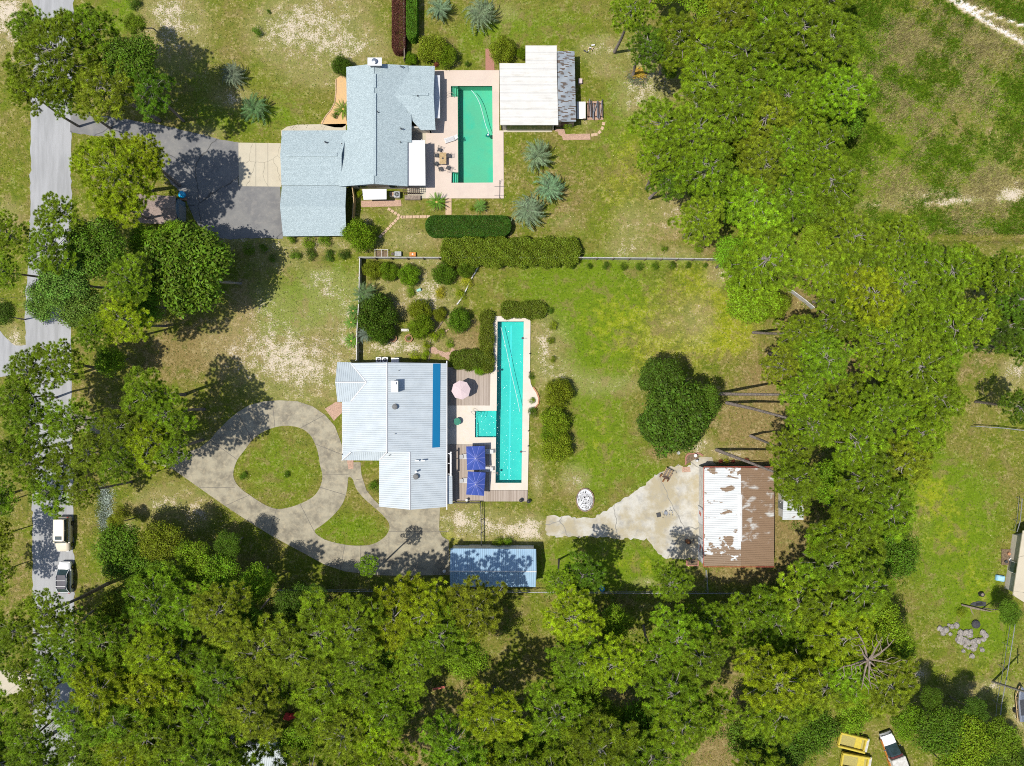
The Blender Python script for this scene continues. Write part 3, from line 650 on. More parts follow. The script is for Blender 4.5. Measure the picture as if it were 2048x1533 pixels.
ga = thing('carport', 'shingled carport at the end of the asphalt drive, just south of the big house', 'carport', W3(627, 420)); ga.location.z = 0
roof_part(ga, [[P3(560,413,3.45), P3(690.5,413,3.45), P3(692.5,371.3,2.52), P3(564,371.3,2.52)], [P3(560,413,3.45), P3(690.5,413,3.45), P3(692.5,472,2.35), P3(566,473,2.35)]], 'shingle')
posts(ga, [(px, py) for px in (580, 614, 652, 684) for py in (384, 474)], 2.25, 'white_dirty', .14)
x, y = W(690, 418); MB().box((x, y, 1.15), (.12, 5.6, 2.2)).build('wall', M['stucco'], ga, world=True)

# --- white metal roofed house
hs = thing('house', 'house under a white ribbed metal roof beside the long lap pool', 'house', W3(800, 860)); hs.location.z = 0
wall_ring(hs, [(695,737),(884,737),(884,905),(770,905),(695,905)], 2.75, M['white_dirty'])
wall_ring(hs, [(768,906),(884,906),(884,1001),(768,1001)], 2.65, M['white_dirty'], 'wing_wall')
wall_ring(hs, [(687,737),(694.5,737),(694.5,795),(687,795)], 2.6, M['white_dirty'], 'porch_wall')
roof_part(hs, [[P3(774,725.5,5.2), P3(893,727,2.75), P3(892,1014.5,2.75), P3(820,1020,4.25), P3(820,904.5,4.25), P3(774,904.5,5.2)],
   [P3(774,725.5,5.2), P3(774,904.5,5.2), P3(702,904.5,3.25), P3(684,921,2.7), P3(684,803.5,2.75), P3(702,803,3.15), P3(733,765,4.0), P3(702,726.5,3.2)],
   [P3(820,904.5,4.24), P3(820,1020,4.24), P3(758,1013.5,2.75), P3(758.5,921.5,2.78), P3(773,904.5,3.15)]], 'roof_ew', 'roof')
roof_part(hs, [[P3(733,765,4.02), P3(670.5,765,4.02), P3(674.5,724.5,2.85), P3(702,725,2.9)], [P3(733,765,4.02), P3(702,803,2.95), P3(675,804.5,2.8), P3(670.5,765,4.02)]], 'roof_ns', 'gable_roof')
roof_part(hs, [[P3(684,921,2.7), P3(758.5,921.5,2.78), P3(773,904.8,3.2), P3(702,904.0,3.2)]], 'roof_ns', 'pent_roof')
a = [P3(705,904,3.2), P3(773.5,904,3.2), P3(774,904,5.1)]
MB().add([a[0], a[1], a[2]], [(0, 1, 2)]).build('gable_wall', M['white_dirty'], hs, world=True)
fasten(hs, [(P3(774,725.5,5.2), P3(774,904.5,5.2)), (P3(820,904.5,4.25), P3(820,1020,4.25)), (P3(733,765,4.03), P3(670.5,765,4.03)), (P3(733,765,4.03), P3(702,727,3.15)), (P3(733,765,4.03), P3(702,803,3.15)), (P3(684,921,2.7), P3(702,904.5,3.24)), (P3(758.5,921,2.8), P3(774,905,3.3))], .10, .02, 'white')
m = MB(); m.slab([P3(866,727.5,3.36), P3(881,727.5,3.05), P3(879.5,895,3.08), P3(864.5,896,3.40)], .05); m.build('blue_strip', M['roof_blue'], hs, world=True)  # thin blue slab along the eave side of the east slope
m = MB(); m.box(W(893.5, 871, 2.7)+(2.66,), (.14, 20.4, .12)); m.build('gutter', M['white'], hs, world=True)
a, b = W(782, 762, 6.0), W(796, 785, 6.0); cm = ((a[0]+b[0])/2, (a[1]+b[1])/2)
cho = MB().box((cm[0], cm[1], 5.2), (b[0]-a[0]-.08, a[1]-b[1]-.08, 1.6)).build('chimney', M['white'], hs, world=True)
MB().box((cm[0], cm[1], 6.03), (b[0]-a[0], a[1]-b[1], .08)).build('chimney_cap', M['white'], cho, world=True)
x, y = W(789.5, 767.5, 6.2); MB().cyl((x, y, 6.07), (x, y, 6.3), .19, .19, 14).build('flue', M['flue'], cho, world=True)
for px, py, h in ((789.5,814,5.2), (831.5,954,4.35)):
    x, y = W(px, py, h); f = MB().cyl((x, y, h-.45), (x, y, h-.1), .3, .3, 20).build('roof_fan', pm('roof_fan_grey', (.17, .17, .165, 1), (.13, .13, .13, 1)), hs, world=True)
    MB().sphere((x, y, h-.1), .38, 20, 6, .45, -.1).build('fan_dome', pm('fan_dome_grey', (.20, .20, .19, 1), (.15, .15, .15, 1)), f, world=True)
for p in ((797,741.5,4.9,.05,.3), (789.5,868.5,5.0,.05,.3), (778,911.5,3.6,.06,.3), (833,943.5,4.3,.12,.5)): vent_pipe(hs, *p[:3], r=p[3], L=p[4], mat='white' if p[3] > .1 else 'grey')
for px in (834.5, 846.5): x, y = W(px, 921.5, 4.1); MB().box((x, y, 4.15), (.5, .16, .45)).build('roof_vent', M['white'], hs, world=True)
for px, py, f, w_, h_, z in ((884,760,0,2.2,2.05,.1),(884,850,0,1.8,2.05,.1),(695,870,180,1.0,2.05,.05)): opening(hs, 'door', px, py, f, w_, h_, z)
for px, py, f, w_, h_, z in ((884,800,0,1.6,1.2,.9),(884,930,0,1.4,1.2,.9),(695,830,180,1.4,1.2,.9),(687,765,180,1.6,1.2,.9),(720,737,90,1.2,1.1,.9),(840,737,90,1.2,1.1,.9),(768,960,180,1.2,1.1,.9)): opening(hs, 'window', px, py, f, w_, h_, z)
opening(hs, 'door', 826, 1001, -90, 4.8, 2.15, .05, 'white_dirty', 'white')
# lean-to of white sheets on the deck side
lt = thing('lean_to', 'narrow white lean-to roof between the white house and the deck', 'lean-to', W3(899, 980)); lt.location.z = 0
roof_part(lt, [[P3(894.5,951,2.35), P3(904.5,952,2.15), P3(905,1008,2.15), P3(892.5,1009,2.35)]], 'roof_ew', 'roof', .06)
posts(lt, ((903.5,954),(903.5,1003)), 2.1, 'white')
pg = thing('pergola', 'small open timber frame over a brown tub next to the white house', 'pergola', W3(898, 930)); pg.location.z = 0
posts(pg, ((903,906),(903,946)), 2.35, 'white', .12)
m = MB(); x, y = W(901.5, 928, 2.4); m.box((x, y, 2.4), (.22, 3.3, .12))
for py in (907.5, 927, 948.5): x, y = W(897, py, 2.5); m.box((x, y, 2.5), (.75, .08, .1))
m.build('beams', M['white'], pg, world=True)
tub = thing('hot_tub', 'brown wooden hot tub under the small pergola', 'hot tub', W3(896.5, 932))
MB().box((0, 0, .4), (.72, 2.2, .8)).build('casing', M['wood_brown'], tub, bevel=.04); MB().box((0, 0, .83), (.66, 2.1, .06)).build('cover', M['wood_brown'], tub)

# --- white flat-roofed pavilion with tin lean-to
pv = thing('pavilion', 'broad flat white-roofed pool house at the east side of the green pool', 'pool house', W3(1060, 185)); pv.location.z = 0
roof_part(pv, [[P3(1051,91.5,3.0), P3(1113.5,91.5,3.0), P3(1113.5,128,3.02), P3(1051,128,3.02)], [P3(999,127,3.0), P3(1113.5,127,2.95), P3(1116.5,250.5,2.9), P3(1000.5,250.5,2.95)]], 'roof_pav', 'roof', .12)
wall_ring(pv, [(1004,151),(1108,151),(1108,260),(1004,260)], 2.85, M['stucco']); wall_ring(pv, [(1054,117),(1108,117),(1108,150),(1054,150)], 2.85, M['stucco'], 'annex_wall')
opening(pv, 'window', 1058, 260, -90, 6.2, 1.9, .3, 'glass', 'dark'); opening(pv, 'door', 1003, 200, 180, 2.0, 2.1, .05)
tl = thing('lean_to_shed', 'tin-roofed lean-to with dark rust streaks along the white pool house', 'shed', W3(1130, 180)); tl.location.z = 0
roof_part(tl, [[P3(1114.8,102.5,2.75), P3(1149,103,2.35), P3(1152,243.5,2.35), P3(1116.5,243.5,2.75)]], 'roof_tin', 'roof', .06)
wall_ring(tl, [(1113,122),(1145,122),(1145,253),(1113,253)], 2.2, M['wood'])
opening(tl, 'door', 1128, 252, -90, 1.0, 1.95, .03, 'wood_brown', 'white_dirty')

# --- metal shed at the bottom centre
cs = thing('metal_shed', 'long pale metal shed, half covered by tree shadows, at the end of the driveway', 'shed', W3(985, 1130)); cs.location.z = 0
roof_part(cs, [[P3(899.5,1143,3.5), P3(1072.8,1143.5,3.5), P3(1072,1098.5,2.7), P3(901,1097.5,2.7)], [P3(899.5,1143,3.5), P3(1072.8,1143.5,3.5), P3(1071.3,1174.5,2.75), P3(900,1174.5,2.75)]], 'roof_shed', 'roof', .08)
fasten(cs, [(P3(899.5,1143,3.5), P3(1072.8,1143.5,3.5))], .09, .02, 'white')
wall_ring(cs, [(908,1092),(1066,1092),(1066,1160),(908,1160)], 2.72, M['awning'])
opening(cs, 'door', 960, 1092, 90, 3.0, 2.2, .03, 'white_dirty', 'white'); opening(cs, 'window', 1066, 1126, 0, 1.0, .8, 1.2)
# --- workshop
ws = thing('workshop', 'workshop with a peeling white and rusty brown roof and red trim by the concrete yard', 'workshop', W3(1470, 1035)); ws.location.z = 0
roof_part(ws, [[P3(1482,936,3.5), P3(1482,1132,3.5), P3(1408,1132.5,2.75), P3(1409.5,936,2.75)]], 'roof_shop_w', 'roof', .08)
roof_part(ws, [[P3(1482.3,936,3.5), P3(1549,937,2.7), P3(1548,1132,2.7), P3(1482.3,1132,3.5)]], 'roof_shop_e', 'east_roof', .08)
m = MB(); a, b = P3(1479.5,990,3.5), P3(1479.5,1083,3.5); m.slab([(a[0]-.28, a[1], 3.50), (a[0]+.1, a[1], 3.55), (b[0]+.1, b[1], 3.55), (b[0]-.28, b[1], 3.50)], .05)
m.box((a[0]+.25, (a[1]+b[1])/2, 3.53), (.12, a[1]-b[1], .05)); m.build('ridge_cap', M['white'], ws, world=True)
m = MB()
for y0, hh in ((934.3, 2.75), (1134.2, 2.75)):
    m.tube([P3(1407.5, y0, 2.75), P3(1482, y0, 3.5), P3(1549, y0, 2.7)], .06, 4)
m.tube([P3(1407.6,935,2.72), P3(1406.8,1133.5,2.72)], .05, 4)
m.build('trim', M['red'], ws, world=True)
wall_ring(ws, [(1398.5,933),(1529,933),(1529,1117),(1398.5,1117)], 2.72, M['white_dirty'])
x0, y0 = W(1398.5, 932); MB().box(W(1467, 931)+(1.35,), (9.7, .1, 2.6)).build('north_cladding', M['greenwall'], ws, world=True)
for py, w_ in ((1028, 2.3), (1096, 3.2)): opening(ws, 'door', 1398.5, py, 180, w_, 2.1, .04, 'white', 'grey')
m = MB()
for py, w_ in ((1013, .5), (1079, .4)): x, y = W(1396.5, py); m.cyl((x-.05, y, 2.2), (x+.3, y, 2.45), .16, .16, 12)
m.build('wall_lamps', M['flue'], ws, world=True)
x, y = W(1396.9, 1095); MB().box((x-.07, y-.1, 1.1), (.05, .75, .28)).box((x-.07, y+.45, 1.35), (.05, .3, .8), tilt=('X', .5)).build('door_emblem', M['red'], ws, world=True)
x, y = W(1396.9, 1027); MB().box((x-.07, y+.2, 1.2), (.05, .5, .8), tilt=('X', .4)).build('door_emblem', M['red'], ws, world=True)
ss = thing('small_shed', 'small white-roofed shed almost hidden under the pines east of the workshop', 'shed', W3(1580, 1012)); ss.location.z = 0
roof_part(ss, [[P3(1568,984,2.4), P3(1607,984,2.2), P3(1607,1040,2.2), P3(1565,1040,2.4)]], 'roof_shop_w', 'roof', .08); wall_ring(ss, [(1558,985),(1590,985),(1590,1030),(1558,1030)], 2.15, M['white_dirty'])
opening(ss, 'door', 1558, 1008, 180, 1.0, 1.9, .03, 'grey')
# --- brown shingled shed, top left
bs = thing('garden_shed', 'brown-shingled shed with a blue-grey gable wall beside the asphalt driveway', 'shed', W3(330, 425)); bs.location.z = 0
roof_part(bs, [[P3(268,412,3.2), P3(350,418,3.2), P3(350.5,393,2.5), P3(270,388,2.5)], [P3(268,412,3.2), P3(350,418,3.2), P3(356,450,2.4), P3(274,446,2.4)]], 'shingle_brown', 'roof')
wall_ring(bs, [(295,404),(369.5,407),(370,443),(296,440)], 2.35, pm('blue_grey_siding', (.17, .23, .28, 1), (.12, .17, .21, 1), 5, .7))
a, b = W(369.5, 407), W(370, 443); MB().add([(a[0]+.05, a[1], 2.3), (b[0]+.05, b[1], 2.3), (a[0]+.05, (a[1]+b[1])/2, 3.05)], [(0, 1, 2)]).build('gable_wall', pm('blue_grey_gable', (.17, .23, .28, 1), (.12, .17, .21, 1)), bs, world=True)
opening(bs, 'door', 370, 430, 0, 1.9, 2.0, .03, 'grey', 'grey')
# --- houses cut by the frame
eh = thing('house', 'tan-roofed house cut off by the right edge of the photo', 'house', W3(2060, 1140)); eh.location.z = 0
roof_part(eh, [[P3(2046,1062,2.7), P3(2160,1030,4.4), P3(2120,1250,4.4), P3(2026,1191,2.7)]], 'roof_tan' if 'roof_tan' in M else 'apron', 'roof')
wall_ring(eh, [(2026,1070),(2150,1060),(2130,1220),(2010,1176)], 2.5, M['stucco']); opening(eh, 'window', 2014, 1130, 172, 1.4, 1.2, .9)
sh = thing('house', 'pale metal-roofed house mostly hidden by trees at the bottom edge of the photo', 'house', W3(530, 1520)); sh.location.z = 0
roof_part(sh, [[P3(478,1493,2.7), P3(566,1480,2.7), P3(576,1545,4.0), P3(480,1560,4.0)]], 'roof_ns', 'roof'); wall_ring(sh, [(498,1478),(556,1468),(570,1560),(505,1570)], 2.6, M['white_dirty']); opening(sh, 'window', 528, 1473, 82, 1.4, 1.1, .9)
# ================================================================ VEGETATION
def blades(P, D, L, wdt, r, droop=0.0):
    """thin triangles from points P along directions D"""
    n = len(P); u = np.cross(D, np.array((0, 0, 1.0))+r.normal(0, .38, (n, 3))); u /= np.linalg.norm(u, axis=1)[:, None]+1e-9
    tip = P + D*L[:, None]; tip[:, 2] -= droop*L
    v = np.stack([P+u*wdt/2, P-u*wdt/2, tip], 1).reshape(-1, 3)
    return v, np.arange(3*n).reshape(-1, 3)
def leaf_quads(P, size, r, up=.6, nrm=None):
    n = len(P); N = r.normal(0, 1, (n, 3)); N /= np.linalg.norm(N, axis=1)[:, None]
    if nrm is not None: N = N*(1-up)+nrm*up
    N[:, 2] = np.abs(N[:, 2])+.15; N /= np.linalg.norm(N, axis=1)[:, None]
    u = np.cross(N, r.normal(0, 1, (n, 3))); u /= np.linalg.norm(u, axis=1)[:, None]+1e-9; w = np.cross(N, u)
    s = (size*r.uniform(.7, 1.3, n))[:, None]
    v = np.stack([P+u*s, P+w*s*.5, P-u*s, P-w*s*.5], 1).reshape(-1, 3)
    return v, np.arange(4*n).reshape(-1, 4)
def pine_variant(seed, R, npl, dens=1.0):
    """limbs carrying rounded plates of needle tufts, with gaps between the plates"""
    r = rnd(seed); limbs = MB(); ph = r.uniform(0, 6.28, 3)
    outline = lambda a: 1 + .12*np.sin(2*a+ph[0]) + .10*np.sin(3*a+ph[1]) + .08*np.sin(5*a+ph[2])
    top = (.07*R*r.normal(), .07*R*r.normal(), .40*R)
    limbs.tube([(0, 0, -.25*R), (.05*R*r.normal(), .05*R*r.normal(), .10*R), top], [.17, .12, .03], 5)
    plates = []; tries = 0
    while len(plates) < npl and tries < 4000:
        tries += 1; a = r.uniform(0, 6.283); q = r.uniform(0, 1)**.55; rad = q*R*outline(a)*.86; x, y = rad*math.cos(a), rad*math.sin(a)
        pr = r.uniform(.62, 1.15); tier = r.uniform(0, 1); z = (.40-.42*q*q)*R*(1 if tier > .35 else .35) - (.10*R if tier < .35 else 0)+r.normal(0, .03*R)
        if all(math.hypot(x-p[0], y-p[1]) > (.72*(pr+p[3]) if abs(z-p[2]) < .9 else .3) for p in plates): plates.append((x, y, z, pr))
    T = []
    for x, y, z, pr in plates:
        d = math.hypot(x, y)+1e-6; z0 = min(z-.25, .34*R)-.10*d; z0 = max(z0, -.2*R); w_ = r.normal(0, .08, 2)*R*.5
        limbs.tube([(0, 0, z0), (x*.45+w_[0], y*.45+w_[1], z0*.5+z*.5-.1), (x, y, z-.12)], [.075, .05, .022], 4)
        n = int(22*pr*pr*dens)+4; ang = r.uniform(0, 6.283, n); q = np.sqrt(r.uniform(0, 1, n))
        tx = x+pr*q*np.cos(ang); ty = y+pr*q*np.sin(ang); tz = z-.30*pr*q*q+r.normal(0, .07, n); T.append(np.stack([tx, ty, tz], 1))
        for k in range(0, n, 5): limbs.tube([(x, y, z-.15), (tx[k], ty[k], tz[k]-.04)], [.02, .008], 3)
    T = np.concatenate(T); nb = 46
    P = np.repeat(T, nb, 0); D = r.normal(0, 1, P.shape); D[:, 2] = np.abs(D[:, 2])*.7+.02; D /= np.linalg.norm(D, axis=1)[:, None]
    v, f = blades(P, D, r.uniform(.26, .44, len(P)), .050, r)
    me = mesh_np('pine_needles', v, f, M['needles'])
    at_ = me.attributes.new('age', 'FLOAT', 'POINT'); at_.data.foreach_set('value', np.repeat(r.uniform(0, 1, len(T))**1.5*1.1, nb*3).astype(np.float32))
    return me, limbs
def broad_variant(seed, R, nlobe, nleaf, size, flat=.62, lobe=(.28, .45)):
    r = rnd(seed); limbs = MB(); C = []
    for i in range(nlobe):
        a = r.uniform(0, 6.28); q = math.sqrt(r.uniform(0, 1))*.72; z = flat*R*math.sqrt(max(0, 1-q*q))*r.uniform(.35, .8)
        C.append((q*R*math.cos(a), q*R*math.sin(a), z, R*r.uniform(*lobe)))
    for c in C: limbs.tube([(0, 0, -.15*R), (c[0]*.4, c[1]*.4, .1*R), (c[0], c[1], c[2])], [.05*R*.5, .03*R*.5, .008*R], 4)
    C = np.array(C); w = C[:, 3]**2; w /= w.sum(); k = r.choice(len(C), nleaf, p=w)
    D = r.normal(0, 1, (nleaf, 3)); D /= np.linalg.norm(D, axis=1)[:, None]; D[:, 2] = np.where(D[:, 2] < -.25, -D[:, 2], D[:, 2])
    rad = C[k, 3]*(1+r.normal(-.10, .17, nleaf)); P = C[k, :3]+D*rad[:, None]*np.array((1, 1, .8))
    v, f = leaf_quads(P, size, r, .55, D)
    return mesh_np('leaf_mass', v, f, M['leaves']), limbs
def limb_mesh(name, mb, mat):
    me = bpy.data.meshes.new(name); me.from_pydata(mb.v, [], mb.f); me.materials.append(mat); return me
PINES = [pine_variant(s, 4.0, n) for s, n in ((11, 42), (12, 38), (13, 46), (14, 34), (15, 42), (16, 38))]
PINES = [(a, limb_mesh('pine_limbs', b, M['bark_grey'])) for a, b in PINES]
BIGP = [pine_variant(s, 6.2, n) for s, n in ((21, 100), (22, 90), (23, 84))]
BIGP = [(a, limb_mesh('pine_limbs', b, M['bark_grey'])) for a, b in BIGP]
BROAD = [broad_variant(s, 4.0, 44, 12500, .135, .62, (.16, .38)) for s in (31, 32, 33)]
BROAD = [(a, limb_mesh('limbs', b, M['bark'])) for a, b in BROAD]
MAGN = [broad_variant(s, 5.0, 60, 18000, .19, .6, (.13, .33)) for s in (41, 42)]
MAGN = [(a, limb_mesh('limbs', b, M['bark'])) for a, b in MAGN]
SHRUB = [broad_variant(s, 1.0, 16, 1500, .055, .9, (.3, .5)) for s in (51, 52, 53)]
SHRUB = [(a, limb_mesh('stems', b, M['bark'])) for a, b in SHRUB]
rt = rnd(77)
TONES = {'yellow-green': (.300, .345, .008), 'bright green': (.205, .290, .009), 'mid-green': (.205, .270, .009), 'dark green': (.125, .190, .009), 'deep green': (.092, .142, .009),
         'olive': (.235, .265, .012), 'blue-green': (.17, .25, .03), 'golden': (.38, .34, .02), 'reddish': (.30, .05, .06)}
def paint(o, tone, j=.09):
    c = np.array(TONES[tone])*(1+rt.normal(0, j)); c = c*(1+rt.normal(0, j*.35, 3)); o.color = (float(c[0]), float(c[1]), float(c[2]), 1)
def tree(name, label, px, py, rpx, top, tone, variants, Rv, group=None, base=None, cat=None, squash=1.0, bark='bark', vi=None, lean=0.5):
    """(px, py) where the crown's middle is seen; the crown really stands top metres high"""
    k0 = 1-(top-2)/H; R = rpx/S*k0; sc = R/Rv; zc = top-.42*Rv*sc*squash
    c = W(px, py, zc)
    if base is None:
        b = (c[0]*(1+.03*top/15)+rt.normal(0, lean), c[1]*(1+.03*top/15)+rt.normal(0, lean))
    else: b = W(*base)
    root = thing(name, label, cat or 'tree', (b[0], b[1], 0), 0, group)
    i = int(rt.integers(len(variants))) if vi is None else vi
    leaf, limb = variants[i]; rz = float(rt.uniform(0, 6.28)); ct = (c[0]-b[0], c[1]-b[1], zc)
    cr = link('crown', leaf, root, ct, rz, (sc*rt.uniform(.92, 1.08), sc*rt.uniform(.92, 1.08), sc*squash)); paint(cr, tone)
    lb = link('limbs', limb, root, ct, rz, tuple(cr.scale))
    tr = max(.09, .017*top*rt.uniform(.85, 1.15)*(.6+.4*min(1.5, sc)))
    m = MB(); bx, by = rt.normal(0, .12), rt.normal(0, .12)
    m.tube([(0, 0, -.1), (0, 0, .25), (ct[0]*.3+bx, ct[1]*.3+by, zc*.35), (ct[0]*.72+bx*.6, ct[1]*.72+by*.6, zc*.72), ct], [tr*1.35, tr, tr*.85, tr*.62, tr*.38], 8)
    m.build('trunk', M[bark], root, smooth=True)
    return root
def inpoly(x, y, poly):
    c = False; n = len(poly); j = n-1
    for i in range(n):
        if (poly[i][1] > y) != (poly[j][1] > y) and x < (poly[j][0]-poly[i][0])*(y-poly[i][1])/(poly[j][1]-poly[i][1])+poly[i][0]: c = not c
        j = i
    return c
LM = [('the long metal shed', 985, 1135), ('the rusty workshop', 1478, 1035), ('the white house', 800, 870), ('the tan car', 127, 1073), ('the black-roofed car', 127, 1160), ('the bare dead tree', 1742, 1315),
      ('the grey rock pile', 1930, 1275), ('the yellow pickup beds', 1718, 1500), ('the magnolia on the lawn', 1350, 800), ('the burnt brush pile', 1275, 155), ('the sandy track', 1985, 50), ('the dark ditch', 1900, 478), ('the red cloth', 580, 1432),
      ('the small half-hidden shed', 1585, 1010), ('the driveway loop', 560, 935), ('the wooden cart', 1330, 950), ('the white stone ring', 1170, 1000), ('the brown shingled shed', 320, 425), ('the pale bottom roof', 520, 1510),
      ('the concrete yard', 1320, 1040), ('the long rail fence end', 1475, 521), ('the white planks', 1600, 600), ('the cream side drive', 20, 1370), ('the bottom bare earth', 1400, 1510), ('the blue bin lid', 1203, 1175), ('the shed-side clearing', 1040, 1290),
      ('the right-hand chain fence', 1995, 853), ('the pale wall', 1400, 340), ('the weedy field', 1880, 230), ('the pool house', 1060, 180), ('the brown clearing', 1460, 1340), ('the shaded clearing', 820, 1480), ('the blue tub', 1998, 1156)]
DIRS = ['right of', 'upper right of', 'above', 'upper left of', 'left of', 'lower left of', 'below', 'lower right of']
ORD = ['nearest', 'second nearest', 'third nearest', 'fourth nearest', 'fifth nearest', 'sixth nearest', 'seventh nearest', 'eighth nearest', 'ninth nearest', 'tenth nearest']
AUTO = []   # (root, px, py, look)
def label_auto():
    buckets = {}
    for o, x, y, look in AUTO:
        l = min(LM, key=lambda l: (l[1]-x)**2+(l[2]-y)**2); d = math.hypot(x-l[1], y-l[2])
        k = int(round(math.atan2(l[2]-y, x-l[1])/(math.pi/4))) % 8
        buckets.setdefault((l[0], k, look), []).append((d, o))
    for (l, k, look), v in buckets.items():
        v.sort(key=lambda t: t[0])
        for i, (d, o) in enumerate(v):
            o['label'] = ('%s, the one %s %s' % (look, DIRS[k], l)) if len(v) == 1 else ('%s, %s of several %s %s' % (look, ORD[min(i, 9)], DIRS[k], l))
EAST = [(1275,20),(1300,70),(1385,90),(1430,150),(1400,200),(1345,240),(1320,300),(1345,340),(1395,330),(1440,370),(1440,470),(1500,560),(1570,620),(1580,680),(1570,740),(1580,830),(1590,900),(1640,960),(1640,1080),(1570,1150),(1490,1180),
        (1440,1225),(1330,1250),(1230,1270),(1110,1200),(1085,1330),(1110,1400),(1120,1560),(1590,1560),(1640,1410),(1780,1370),(1790,1260),(1760,1190),(1780,1080),(1790,1020),(1800,930),(1880,860),(1890,760),(1900,700),(1930,620),(1880,540),(1800,500),(1650,430),(1700,330),(1700,200),(1670,100),(1640,-30),(1260,-30)]
SOUTH = [(170,1330),(230,1210),(420,1160),(520,1200),(640,1225),(800,1230),(960,1215),(970,1260),(940,1340),(970,1420),(1180,1560),(-20,1560),(-20,1420)]
CLEAR = [(1062,1300,50,110),(985,1290,20,60),(890,1405,55,22),(830,1500,40,45),(1265,1215,40,18),(1235,1395,25,20),(1430,1520,55,40),(1465,1345,30,60),(1290,1250,25,25),(1690,745,45,40),(1600,590,30,22),(1770,1490,110,60),(1742,1312,14,12),(1620,1070,25,30),(1590,1005,22,25),(530,1515,40,25),
         (130,1400,30,20),(1530,880,30,60),(580,1432,18,14),(1720,370,22,35),(40,1370,60,28),(1475,1175,40,12),(1560,1100,45,60),(1710,705,40,40),(900,1360,26,12)]
def scatter(poly, spacing, seed, pick, n=6000):
    r = rnd(seed); pts = []; P = np.array(poly)
    for _ in range(n):
        x, y = r.uniform(P[:, 0].min(), P[:, 0].max()), r.uniform(P[:, 1].min(), P[:, 1].max())
        if x > 2090 or y > 1570 or not inpoly(x, y, poly): continue
        if any(((x-c[0])/(c[2]+34))**2+((y-c[1])/(c[3]+34))**2 < 1 for c in CLEAR): continue
        if any((x-a)**2+(y-b)**2 < spacing**2 for a, b in TAKEN): continue
        TAKEN.append((x, y)); pts.append((x, y))
    return pts
TAKEN = []
PN = 'tall pines of the woods'
def pine(px, py, rpx, tone='mid-green', top=17.5, label=None, base=None, big=None, group=None, **k):
    big = rpx > 78 if big is None else big
    o = tree('pine_tree', label, px, py, rpx, top, tone, BIGP if big else PINES, 6.2 if big else 4.0, group or PN, base, **k); TAKEN.append((px, py))
    if label is None: AUTO.append((o, px, py, '%s %s pine' % ('wide-crowned' if rpx > 68 else 'narrow-crowned' if rpx < 52 else 'tall', tone)))
    return o
def broad(px, py, rpx, tone='dark green', top=9, label=None, base=None, mag=False, group='broadleaf trees among the pines', **k):
    o = tree('broadleaf_tree' if not mag else 'magnolia_tree', label, px, py, rpx, top, tone, MAGN if mag else BROAD, 5.0 if mag else 4.0, group, base, **k); TAKEN.append((px, py))
    if label is None: AUTO.append((o, px, py, '%s leafy %s tree' % ('broad' if rpx > 50 else 'small', tone)))
    return o
# ---- single trees the photo shows clearly
pine(112, 112, 100, 'mid-green', 16, 'big spreading pine over the road at the top left corner')
pine(60, 185, 44, 'mid-green', 13); pine(62, 62, 50, 'mid-green', 13); pine(130, 190, 46, 'mid-green', 13); pine(175, 62, 62, 'mid-green', 15); pine(205, 175, 62, 'olive', 15)
broad(268, 128, 62, 'dark green', 13, 'dark leafy tree behind the big top-left pine'); pine(300, 180, 50, 'dark green', 14); broad(272, 52, 24, 'mid-green', 5)
pine(232, 345, 92, 'yellow-green', 15, 'round yellow-green pine beside the mouth of the asphalt driveway'); pine(285, 310, 48, 'yellow-green', 14); pine(238, 412, 44, 'yellow-green', 13)
pine(112, 428, 42, 'mid-green', 14, 'small pine crown over the road below the driveway mouth'); pine(100, 500, 50, 'mid-green', 15)
pine(12, 470, 48, 'mid-green', 15); pine(8, 545, 34, 'mid-green', 15); broad(8, 630, 34, 'deep green', 7)
broad(140, 560, 62, 'blue-green', 12, 'blue-green leafy tree covering the road on the left'); broad(95, 605, 42, 'blue-green', 11); broad(205, 500, 66, 'dark green', 12); broad(170, 620, 55, 'blue-green', 11)
pine(255, 560, 50, 'mid-green', 14); pine(245, 640, 50, 'yellow-green', 14, 'yellow-green pine between the two dark leafy trees on the left'); pine(185, 665, 40, 'mid-green', 14); broad(290, 610, 45, 'dark green', 9)
broad(385, 545, 98, 'dark green', 10, 'large glossy magnolia at the bottom of the asphalt drive', mag=True, base=(400, 548)); broad(296, 484, 40, 'bright green', 8); broad(350, 478, 36, 'bright green', 8, mag=True)
broad(225, 722, 34, 'bright green', 5, 'small bright leafy tree alone beside the left road')
for a in ((62,745,52),(120,722,46),(28,800,44),(60,845,58),(135,842,50),(62,925,56),(130,925,48),(98,985,42),(20,905,40)): pine(*a, 'mid-green', 12.5)
for a in ((290,790,55,'mid-green'),(335,830,48,'mid-green'),(242,855,48,'mid-green'),(300,885,60,'yellow-green'),(235,925,45,'mid-green'),(345,900,36,'mid-green'),(180,905,40,'olive'),(165,985,32,'olive')): pine(*a, 14)
pine(-4, 1075, 34, 'olive', 7, base=(10, 1070)); pine(-8, 1150, 40, 'mid-green', 7, base=(8, 1145)); pine(6, 1005, 28, 'dark green', 7, base=(25, 1000)); pine(-14, 990, 45, 'mid-green', 12, base=(30, 985))
broad(255, 1100, 62, 'dark green', 8, 'low dark green leafy tree beside the two parked cars'); broad(325, 1085, 48, 'olive', 8); broad(310, 1150, 55, 'dark green', 8); broad(395, 1120, 48, 'mid-green', 8); broad(235, 1045, 20, 'olive', 4)
broad(440, 1150, 45, 'bright green', 8); broad(520, 1165, 40, 'bright green', 8); broad(620, 1195, 40, 'deep green', 8); broad(460, 1090, 28, 'dark green', 7)
